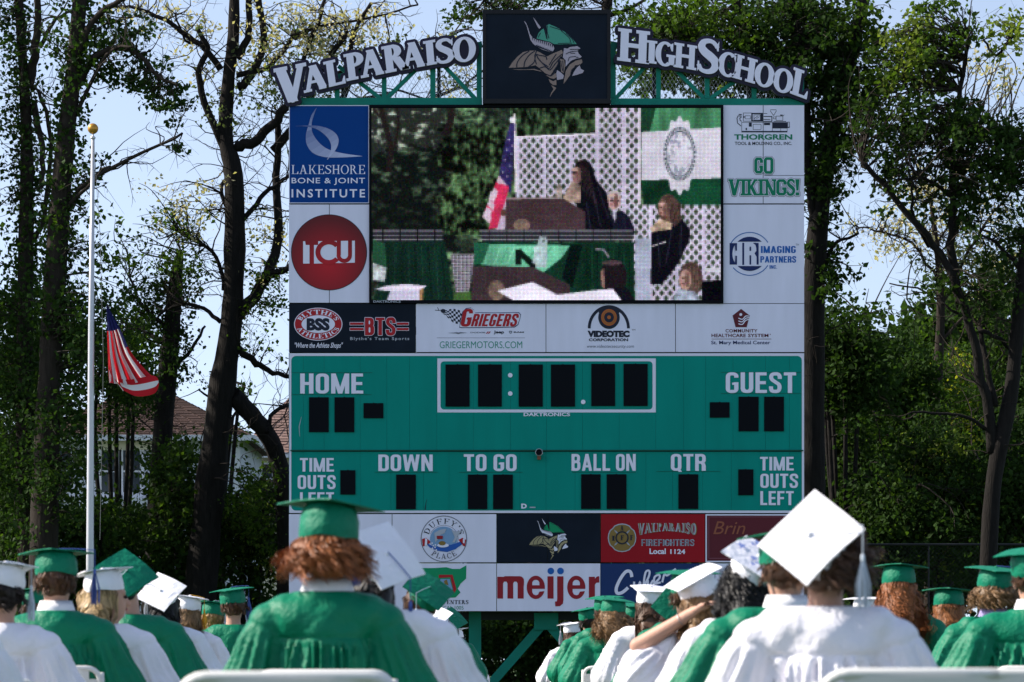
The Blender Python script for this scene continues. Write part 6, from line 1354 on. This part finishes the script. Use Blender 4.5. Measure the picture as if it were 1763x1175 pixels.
tree('leftmost tall trunk wrapped in ivy, forking near the top', 60, ([(52, 1120), (48, 960), (42, 700), (45, 400), (46, 250), (40, 120), (28, -60)], [20, 18, 15, 13, 11, 9, 8]),
    [([(48, 150), (62, 100), (70, 40), (72, -30)], 9, 5), ([(70, 80), (95, 30), (120, 10)], 4, 2), ([(58, 180), (75, 260), (80, 330)], 6, 4), ([(46, 420), (75, 380), (90, 250), (70, 160)], 5, 3)],
    [(20, 240, 42, 260, 55, 26, .16, 'ivy', .8), (10, 30, 40, 60, 18, 24, .16, 'ivy', .8), (70, 330, 30, 120, 16, 22, .14, 'ivy', .6), (15, 620, 60, 130, 60, 38, .2, 'dark', 1), (30, 800, 80, 140, 60, 40, .2, 'dark', 1.2), (90, 380, 20, 60, 6, 14, .12, 'cream', .6)], ivy=(0, 260, .13), seed=11, group=G1, fine=50)
tree('thick leaning trunk wrapped in ivy beside the flagpole', 58, ([(70, 1120), (75, 950), (85, 640), (98, 430), (112, 250), (128, 110), (142, -60)], [28, 25, 20, 18, 16, 14, 12]),
    [([(125, 170), (165, 100), (225, 92), (280, 140), (312, 158)], 7, 2, -.6), ([(118, 130), (160, 40), (215, 10), (260, -10)], 7, 3), ([(118, 350), (150, 318), (230, 282), (322, 242)], 5, 2, -.8), ([(110, 370), (150, 330), (200, 300)], 4, 2), ([(130, 200), (190, 100), (240, 98)], 4, 2, -.9)],
    [(205, 55, 60, 32, 26, 22, .11, 'ivy', .6), (245, 130, 58, 45, 30, 24, .10, 'ivy', .6), (285, 180, 40, 48, 22, 24, .09, 'ivy', .5), (312, 255, 14, 16, 4, 18, .07, 'ivy', .3), (175, 70, 40, 50, 20, 24, .13, 'ivy', .6), (165, 130, 20, 30, 9, 16, .10, 'ivy', .5), (165, 300, 26, 32, 13, 26, .11, 'ivy', .5), (90, 60, 50, 70, 18, 22, .14, 'ivy', .8), (150, 420, 60, 60, 26, 20, .14, 'mid', .9), (160, 560, 70, 80, 60, 34, .18, 'dark', 1.2), (110, 760, 70, 160, 60, 40, .2, 'dark', 1.2)], ivy=(6.5, 330, .15), seed=12, group=G1, size=.095, fine=50)
tree('dark snapped-off trunk right of the flag', 66, ([(262, 1130), (268, 950), (282, 720), (296, 560), (303, 480), (311, 432)], [20, 19, 17, 15, 11, 5]), [([(290, 640), (330, 600), (352, 560)], 4, 2), ([(280, 560), (240, 520), (215, 470)], 4, 2), ([(292, 600), (250, 570), (210, 560)], 4, 2)],
    [(285, 500, 50, 60, 50, 34, .15, 'dark', 1), (300, 600, 50, 60, 30, 28, .16, 'dark', 1), (240, 450, 60, 80, 34, 20, .15, 'mid', 1), (230, 560, 45, 50, 20, 18, .15, 'mid', 1), (240, 700, 60, 60, 26, 26, .16, 'dark', 1), (290, 780, 50, 80, 40, 34, .2, 'dark', 1)], seed=13, bark=m_bark2, group=G1)
tree('big black locust with cream blossom left of the scoreboard', 64, ([(338, 1130), (350, 960), (378, 700), (398, 560), (404, 430), (402, 300), (388, 235), (394, 130), (402, 60), (404, -60)], [29, 27, 22, 19, 18, 16, 13, 11, 10, 8]),
    [([(392, 270), (362, 200), (344, 130), (360, 90), (345, 60)], 7, 4), ([(380, 120), (345, 78), (300, 48), (240, 18), (195, 18)], 6, 2), ([(350, 75), (320, 70), (305, 30)], 3, 1.5), ([(408, 252), (440, 245), (470, 218), (500, 190)], 10, 7), ([(410, 150), (440, 120), (455, 60), (440, -30)], 8, 5), ([(408, 100), (430, 50), (425, -20)], 7, 5), ([(408, 130), (460, 110), (500, 60), (520, 50)], 5, 3), ([(402, 380), (380, 330), (385, 300), (378, 250)], 4, 2.5), ([(400, 400), (440, 350), (470, 320), (498, 300)], 5, 3),
     ([(406, 545), (430, 520), (460, 470), (478, 400), (474, 300), (478, 190)], 12, 5), ([(460, 480), (485, 470), (515, 455)], 7, 4), ([(400, 680), (410, 690), (450, 735), (476, 790), (488, 880), (492, 1130)], 16, 15, .5), ([(408, 600), (440, 625), (470, 640), (510, 650)], 7, 3), ([(460, 745), (470, 710), (500, 690)], 4, 3), ([(380, 555), (350, 530), (300, 520), (262, 545)], 4, 2), ([(385, 500), (372, 440), (330, 410), (300, 390)], 4, 2), ([(470, 260), (520, 200), (555, 120), (600, 60)], 8, 4), ([(540, 150), (600, 120), (660, 105), (730, 90), (790, 60)], 4, 1.5), ([(500, 240), (560, 190), (600, 150), (610, 60), (640, 10)], 6, 3), ([(520, 200), (515, 130), (540, 60), (560, 0)], 5, 3), ([(610, 175), (660, 160), (690, 150), (740, 168)], 3, 1.5), ([(500, 60), (560, 45), (640, 30), (720, 10)], 3, 1.5), ([(750, 165), (800, 145), (835, 115)], 3, 1.5)],
    [(250, 20, 60, 40, 26, 12, .13, 'cream', 1), (330, 60, 50, 60, 22, 11, .13, 'cream', 1), (450, 80, 60, 80, 40, 13, .14, 'cream', 1), (520, 60, 60, 60, 46, 16, .14, 'cream', 1), (600, 60, 60, 55, 46, 14, .14, 'cream', 1), (660, 50, 60, 40, 22, 10, .12, 'cream', 1), (560, 160, 70, 25, 22, 13, .13, 'cream', 1), (780, 130, 40, 40, 18, 12, .13, 'cream', 1),
     (310, 370, 60, 50, 26, 14, .13, 'cream', 1), (360, 330, 50, 60, 16, 12, .12, 'cream', 1), (460, 400, 40, 90, 24, 12, .13, 'cream', 1), (410, 180, 90, 100, 36, 12, .13, 'grey', 1.2), (480, 120, 60, 90, 40, 16, .13, 'grey', 1), (580, 80, 110, 70, 55, 13, .13, 'grey', 1), (300, 420, 80, 70, 44, 16, .14, 'mid', 1.1), (450, 560, 45, 60, 34, 15, .13, 'mid', 1), (460, 470, 45, 100, 34, 13, .13, 'mid', 1), (530, 150, 60, 40, 20, 16, .13, 'mid', 1), (440, 850, 45, 90, 40, 28, .17, 'mid', 1), (790, 100, 40, 60, 22, 12, .13, 'grey', 1)], seed=14, bark=m_bark2, size=.08, group=G1, fine=260)
# right side
tree('tall cottonwood with dark trunk hugging the right end of the scoreboard', 62, ([(1398, 1130), (1398, 900), (1400, 640), (1402, 480), (1418, 300), (1440, 190), (1468, 90), (1500, -60)], [22, 21, 20, 18, 16, 14, 11, 9]),
    [([(1408, 400), (1392, 300), (1385, 180), (1370, 60), (1360, -40)], 9, 5), ([(1420, 290), (1470, 240), (1540, 190)], 5, 2), ([(1300, 190), (1285, 120), (1278, 40), (1270, -40)], 9, 6), ([(1395, 300), (1340, 230), (1290, 190), (1200, 120)], 6, 3), ([(1400, 480), (1440, 420), (1480, 400)], 4, 2)],
    [(1400, 60, 60, 90, 130, 34, .16, 'dark', 1.3), (1440, 180, 70, 80, 120, 34, .16, 'dark', 1.3), (1430, 290, 55, 60, 70, 30, .15, 'dark', 1.1), (1330, 60, 60, 70, 110, 30, .16, 'dark', 1.2), (1250, 60, 60, 60, 80, 26, .16, 'mid', 1.2), (1160, 50, 80, 50, 90, 26, .15, 'mid', 1.2), (1130, 130, 80, 40, 50, 22, .14, 'mid', 1), (1280, 130, 100, 40, 70, 26, .15, 'dark', 1), (1350, 140, 50, 40, 50, 30, .15, 'dark', 1), (1470, 60, 60, 60, 60, 24, .14, 'mid', 1), (1500, 140, 50, 60, 50, 24, .13, 'mid', 1), (1440, 400, 40, 60, 20, 22, .12, 'dark', .8), (1440, 480, 40, 40, 20, 24, .12, 'dark', .8), (1395, 420, 30, 100, 24, 22, .12, 'dark', .8), (1210, 160, 60, 20, 20, 18, .12, 'light', 1)], seed=15, size=.11, bark=m_bark2, group=G1, fine=40)
tree('forked cottonwood with long leaning limbs on the far right', 60, ([(1698, 1120), (1702, 960), (1712, 820), (1740, 680), (1752, 560), (1766, 440), (1790, 300), (1800, 100)], [17, 16, 14, 13, 12, 11, 10, 7]),
    [([(1708, 780), (1700, 700), (1684, 640), (1660, 540), (1632, 470), (1590, 410), (1530, 340), (1478, 286)], 10, 4, -.5), ([(1655, 530), (1640, 440), (1640, 360), (1645, 260), (1655, 150), (1670, 60)], 9, 3), ([(1640, 340), (1590, 315), (1540, 320)], 4, 2), ([(1600, 425), (1570, 380), (1560, 330)], 4, 2), ([(1712, 700), (1700, 620), (1690, 560)], 6, 4), ([(1690, 570), (1720, 580), (1745, 600)], 4, 3), ([(1650, 540), (1600, 500), (1540, 480)], 2.5, 1.2), ([(1770, 480), (1720, 420), (1690, 400)], 4, 2), ([(1700, 740), (1660, 720), (1600, 712), (1560, 715)], 3.5, 1.5), ([(1745, 60), (1720, 90), (1700, 60)], 3, 2)],
    [(1560, 130, 70, 80, 70, 22, .12, 'mid', 1.2), (1620, 60, 70, 60, 60, 20, .12, 'mid', 1.2), (1590, 230, 80, 60, 90, 24, .12, 'dark', 1.2), (1660, 250, 60, 80, 80, 24, .12, 'dark', 1.2), (1560, 310, 80, 50, 50, 20, .11, 'dark', 1), (1740, 250, 40, 60, 50, 30, .12, 'dark', 1), (1700, 300, 70, 50, 60, 26, .12, 'dark', 1), (1640, 380, 70, 50, 40, 20, .12, 'dark', 1), (1720, 60, 50, 50, 24, 16, .12, 'light', 1), (1560, 90, 50, 70, 40, 18, .12, 'light', 1), (1500, 230, 50, 60, 40, 20, .11, 'dark', 1), (1700, 500, 60, 60, 60, 24, .13, 'dark', 1), (1620, 500, 40, 30, 12, 16, .1, 'dark', .7), (1750, 400, 40, 60, 30, 22, .12, 'dark', .8)], seed=16, size=.105, group=G1, bark=m_bark2, fine=60)
tree('pale locust with cream blossom seen between the right cottonwoods', 78, ([(1600, 1110), (1605, 900), (1612, 700), (1620, 520), (1612, 420), (1600, 330)], [12, 11, 9, 7, 5, 3]),
    [([(1615, 540), (1660, 450), (1700, 380), (1740, 330)], 3.5, 1.5), ([(1614, 480), (1570, 420), (1520, 400), (1480, 390)], 3, 1.2), ([(1612, 600), (1680, 520), (1750, 470)], 3, 1.5), ([(1606, 430), (1640, 370), (1650, 300)], 2.5, 1.2)],
    [(1540, 390, 70, 50, 60, 14, .17, 'cream', 1.4), (1600, 330, 60, 50, 34, 13, .17, 'cream', 1.4), (1690, 420, 70, 80, 60, 13, .17, 'cream', 1.4), (1720, 130, 50, 60, 26, 12, .17, 'cream', 1), (1640, 450, 110, 70, 90, 15, .17, 'grey', 1.5), (1730, 480, 50, 60, 40, 15, .17, 'grey', 1.4), (1740, 300, 40, 160, 40, 12, .17, 'grey', 1)], seed=17, size=.10, group=G1, fine=70)
tree('leafy tree rising above the top edge of the logo cabinet', 70, ([(925, 1110), (930, 600), (950, 300), (1000, 150), (1040, 40), (1052, -60)], [18, 16, 13, 11, 9, 8]),
    [([(980, 200), (900, 90), (850, 20), (800, -20)], 5, 2), ([(1045, 30), (1090, 10), (1130, -20)], 4, 2), ([(1010, 130), (1080, 90), (1160, 70)], 4, 2)],
    [(870, 8, 60, 18, 30, 18, .13, 'dark', 1), (950, 2, 90, 14, 34, 20, .13, 'dark', 1), (800, 22, 26, 22, 10, 16, .11, 'dark', .7), (815, 50, 14, 30, 5, 12, .1, 'dark', .5), (1085, 60, 40, 50, 34, 18, .14, 'mid', 1), (1180, 70, 80, 60, 60, 18, .14, 'light', 1.2), (1085, 20, 40, 20, 12, 14, .12, 'mid', 1)], seed=18, size=.10, bark=m_bark2, group=G1)
# understorey: dense bushes and small trees, each its own plant
G2 = 'undergrowth along the edge of the wood'
def bush(label, Y, x, y, rx, ry, nc, kd, seed, nl=40, size=.11, stems=4, kd2=None, sg=.2, dz=1.3):
    rg = random.Random(seed); base = (x + rg.uniform(-8, 8), 1135 + .85 / Y * F * .9)
    limbs = [([(base[0], base[1] - 20), (base[0] + rg.uniform(-.5, .5) * rx, y + ry * .5), (x + rg.uniform(-.8, .8) * rx, y - ry * rg.uniform(.2, .8))], 5, 1.5) for _ in range(stems)]
    regs = [(x, y, rx, ry, nc, nl, sg, kd, dz)]
    if kd2: regs.append((x + rx * .1, y - ry * .1, rx * .9, ry * .8, max(4, nc // 4), nl * .6, sg * .8, kd2, dz))
    return tree(label, Y, ([base, (x, y + ry * .4), (x + rg.uniform(-10, 10), y - ry * .3)], [4.5, 3.5, 2]), limbs, regs, seed=seed, size=size, cat='bush', name='bush', group=G2, bark=m_bark2, twigs=.5)
B_ = bush
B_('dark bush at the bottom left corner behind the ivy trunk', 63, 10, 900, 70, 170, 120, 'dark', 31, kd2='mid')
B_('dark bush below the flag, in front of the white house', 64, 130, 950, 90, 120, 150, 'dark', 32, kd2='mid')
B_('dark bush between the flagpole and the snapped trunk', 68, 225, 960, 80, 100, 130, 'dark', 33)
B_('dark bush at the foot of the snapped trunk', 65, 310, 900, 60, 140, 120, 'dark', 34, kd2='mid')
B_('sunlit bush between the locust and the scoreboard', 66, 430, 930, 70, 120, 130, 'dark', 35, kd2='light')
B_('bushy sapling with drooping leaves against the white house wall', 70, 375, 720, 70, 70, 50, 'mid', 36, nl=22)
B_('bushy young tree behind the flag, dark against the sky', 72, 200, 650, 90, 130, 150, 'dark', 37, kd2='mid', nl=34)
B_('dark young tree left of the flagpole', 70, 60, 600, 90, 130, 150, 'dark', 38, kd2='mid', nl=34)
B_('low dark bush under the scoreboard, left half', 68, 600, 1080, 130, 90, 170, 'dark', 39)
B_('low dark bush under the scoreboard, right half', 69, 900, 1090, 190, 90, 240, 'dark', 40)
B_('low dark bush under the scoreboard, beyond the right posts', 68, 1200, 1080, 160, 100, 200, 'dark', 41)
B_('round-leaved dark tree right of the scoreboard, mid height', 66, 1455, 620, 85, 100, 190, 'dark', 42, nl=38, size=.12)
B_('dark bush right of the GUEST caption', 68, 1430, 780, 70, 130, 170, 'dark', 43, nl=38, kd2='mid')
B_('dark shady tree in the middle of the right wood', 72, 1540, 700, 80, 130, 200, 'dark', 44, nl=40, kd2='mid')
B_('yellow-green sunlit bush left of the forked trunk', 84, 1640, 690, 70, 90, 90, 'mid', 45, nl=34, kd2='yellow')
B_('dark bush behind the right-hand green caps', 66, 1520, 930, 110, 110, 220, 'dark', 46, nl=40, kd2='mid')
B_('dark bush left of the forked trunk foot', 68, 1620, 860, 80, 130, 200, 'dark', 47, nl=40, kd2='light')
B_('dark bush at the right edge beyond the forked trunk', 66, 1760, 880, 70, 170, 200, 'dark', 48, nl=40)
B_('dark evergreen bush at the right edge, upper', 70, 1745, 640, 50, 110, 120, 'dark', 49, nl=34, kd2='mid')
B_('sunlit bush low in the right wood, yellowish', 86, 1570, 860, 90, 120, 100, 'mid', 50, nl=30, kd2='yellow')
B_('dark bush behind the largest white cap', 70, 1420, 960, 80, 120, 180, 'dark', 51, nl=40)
for i, (x_, y_, Y_, rx_) in enumerate(((-300, 160, 60, 170), (-330, 240, 68, 210), (-300, 330, 77, 200), (-420, 200, 90, 260))):  # unseen trees added left of the view to shade the lower wood
    tree(('unseen tree added beyond the left edge for its shade, nearest row', 'unseen tree added beyond the left edge for its shade, second row', 'unseen tree added beyond the left edge for its shade, third row', 'unseen tree added beyond the left edge for its shade, rear row')[i], Y_, ([(x_, 1110), (x_ + 8, 700), (x_, 300), (x_ + 5, 0)], [20, 17, 13, 8]), [([(x_, 500), (x_ - 60, 350), (x_ - 130, 250)], 7, 3), ([(x_, 400), (x_ + 50, 250), (x_ + 90, 150)], 7, 3)], [(x_ - 20, y_, rx_, 430, 430, 16, .35, 'dark', 4)], seed=60 + i, size=.26, bark=m_bark2, group=G1, twigs=.1)
# the wood beyond as one mass
rg = np.random.default_rng(99)
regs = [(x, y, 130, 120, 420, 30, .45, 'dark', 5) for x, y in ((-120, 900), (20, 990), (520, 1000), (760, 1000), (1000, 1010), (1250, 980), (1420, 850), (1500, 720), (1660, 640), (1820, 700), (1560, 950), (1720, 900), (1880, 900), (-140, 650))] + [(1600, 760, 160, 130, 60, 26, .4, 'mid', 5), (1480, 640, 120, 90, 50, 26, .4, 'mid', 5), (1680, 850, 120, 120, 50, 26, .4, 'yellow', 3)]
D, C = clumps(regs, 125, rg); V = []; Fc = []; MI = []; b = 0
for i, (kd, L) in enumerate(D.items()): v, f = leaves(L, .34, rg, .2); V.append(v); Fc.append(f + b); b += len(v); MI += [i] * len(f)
tag(obj('distant_woods', np.concatenate(V), np.concatenate(Fc), [LM[k] for k in D], None, MI, at=(0, 125, 0)), 'dark mass of far woods filling the gaps behind the trees', 'woods', kind='stuff')
# chain link fence at the wood's edge
t = empty('chain_link_fence', W(1580, 1135, 63)[:2] + (0,), 'dark chain link fence in front of the right-hand wood', 'fence'); zt = W(0, 938, 63)[2]; xa, xb = W(1380, 0, 63)[0], W(1820, 0, 63)[0]
m_fence = M('fence_dark', (.03, .032, .035), .5, metal=.5)
MB().tube([(xa, 63, zt), (xb, 63, zt)], .025, 8).build('top_rail', m_fence, t)
x = xa
while x < xb: MB().tube([(x, 63, 0), (x, 63, zt + .02)], .018, 8).build('fence_post', m_fence, t); x += 1.27
mb = MB(); x = xa - zt
while x < xb:
    for s in (0, 1):
        x0, x1, z0, z1 = x, x + zt, 0, zt
        if x0 < xa: z0 = xa - x0; x0 = xa
        if x1 > xb: z1 = zt - (x1 - xb); x1 = xb
        if z1 > z0: mb.bar((x0, 63.03, z0 if s == 0 else zt - z0), (x1, 63.03, z1 if s == 0 else zt - z1), .004, .004)
    x += .09
mb.build('wire_mesh', m_fence, t)['kind'] = 'stuff'
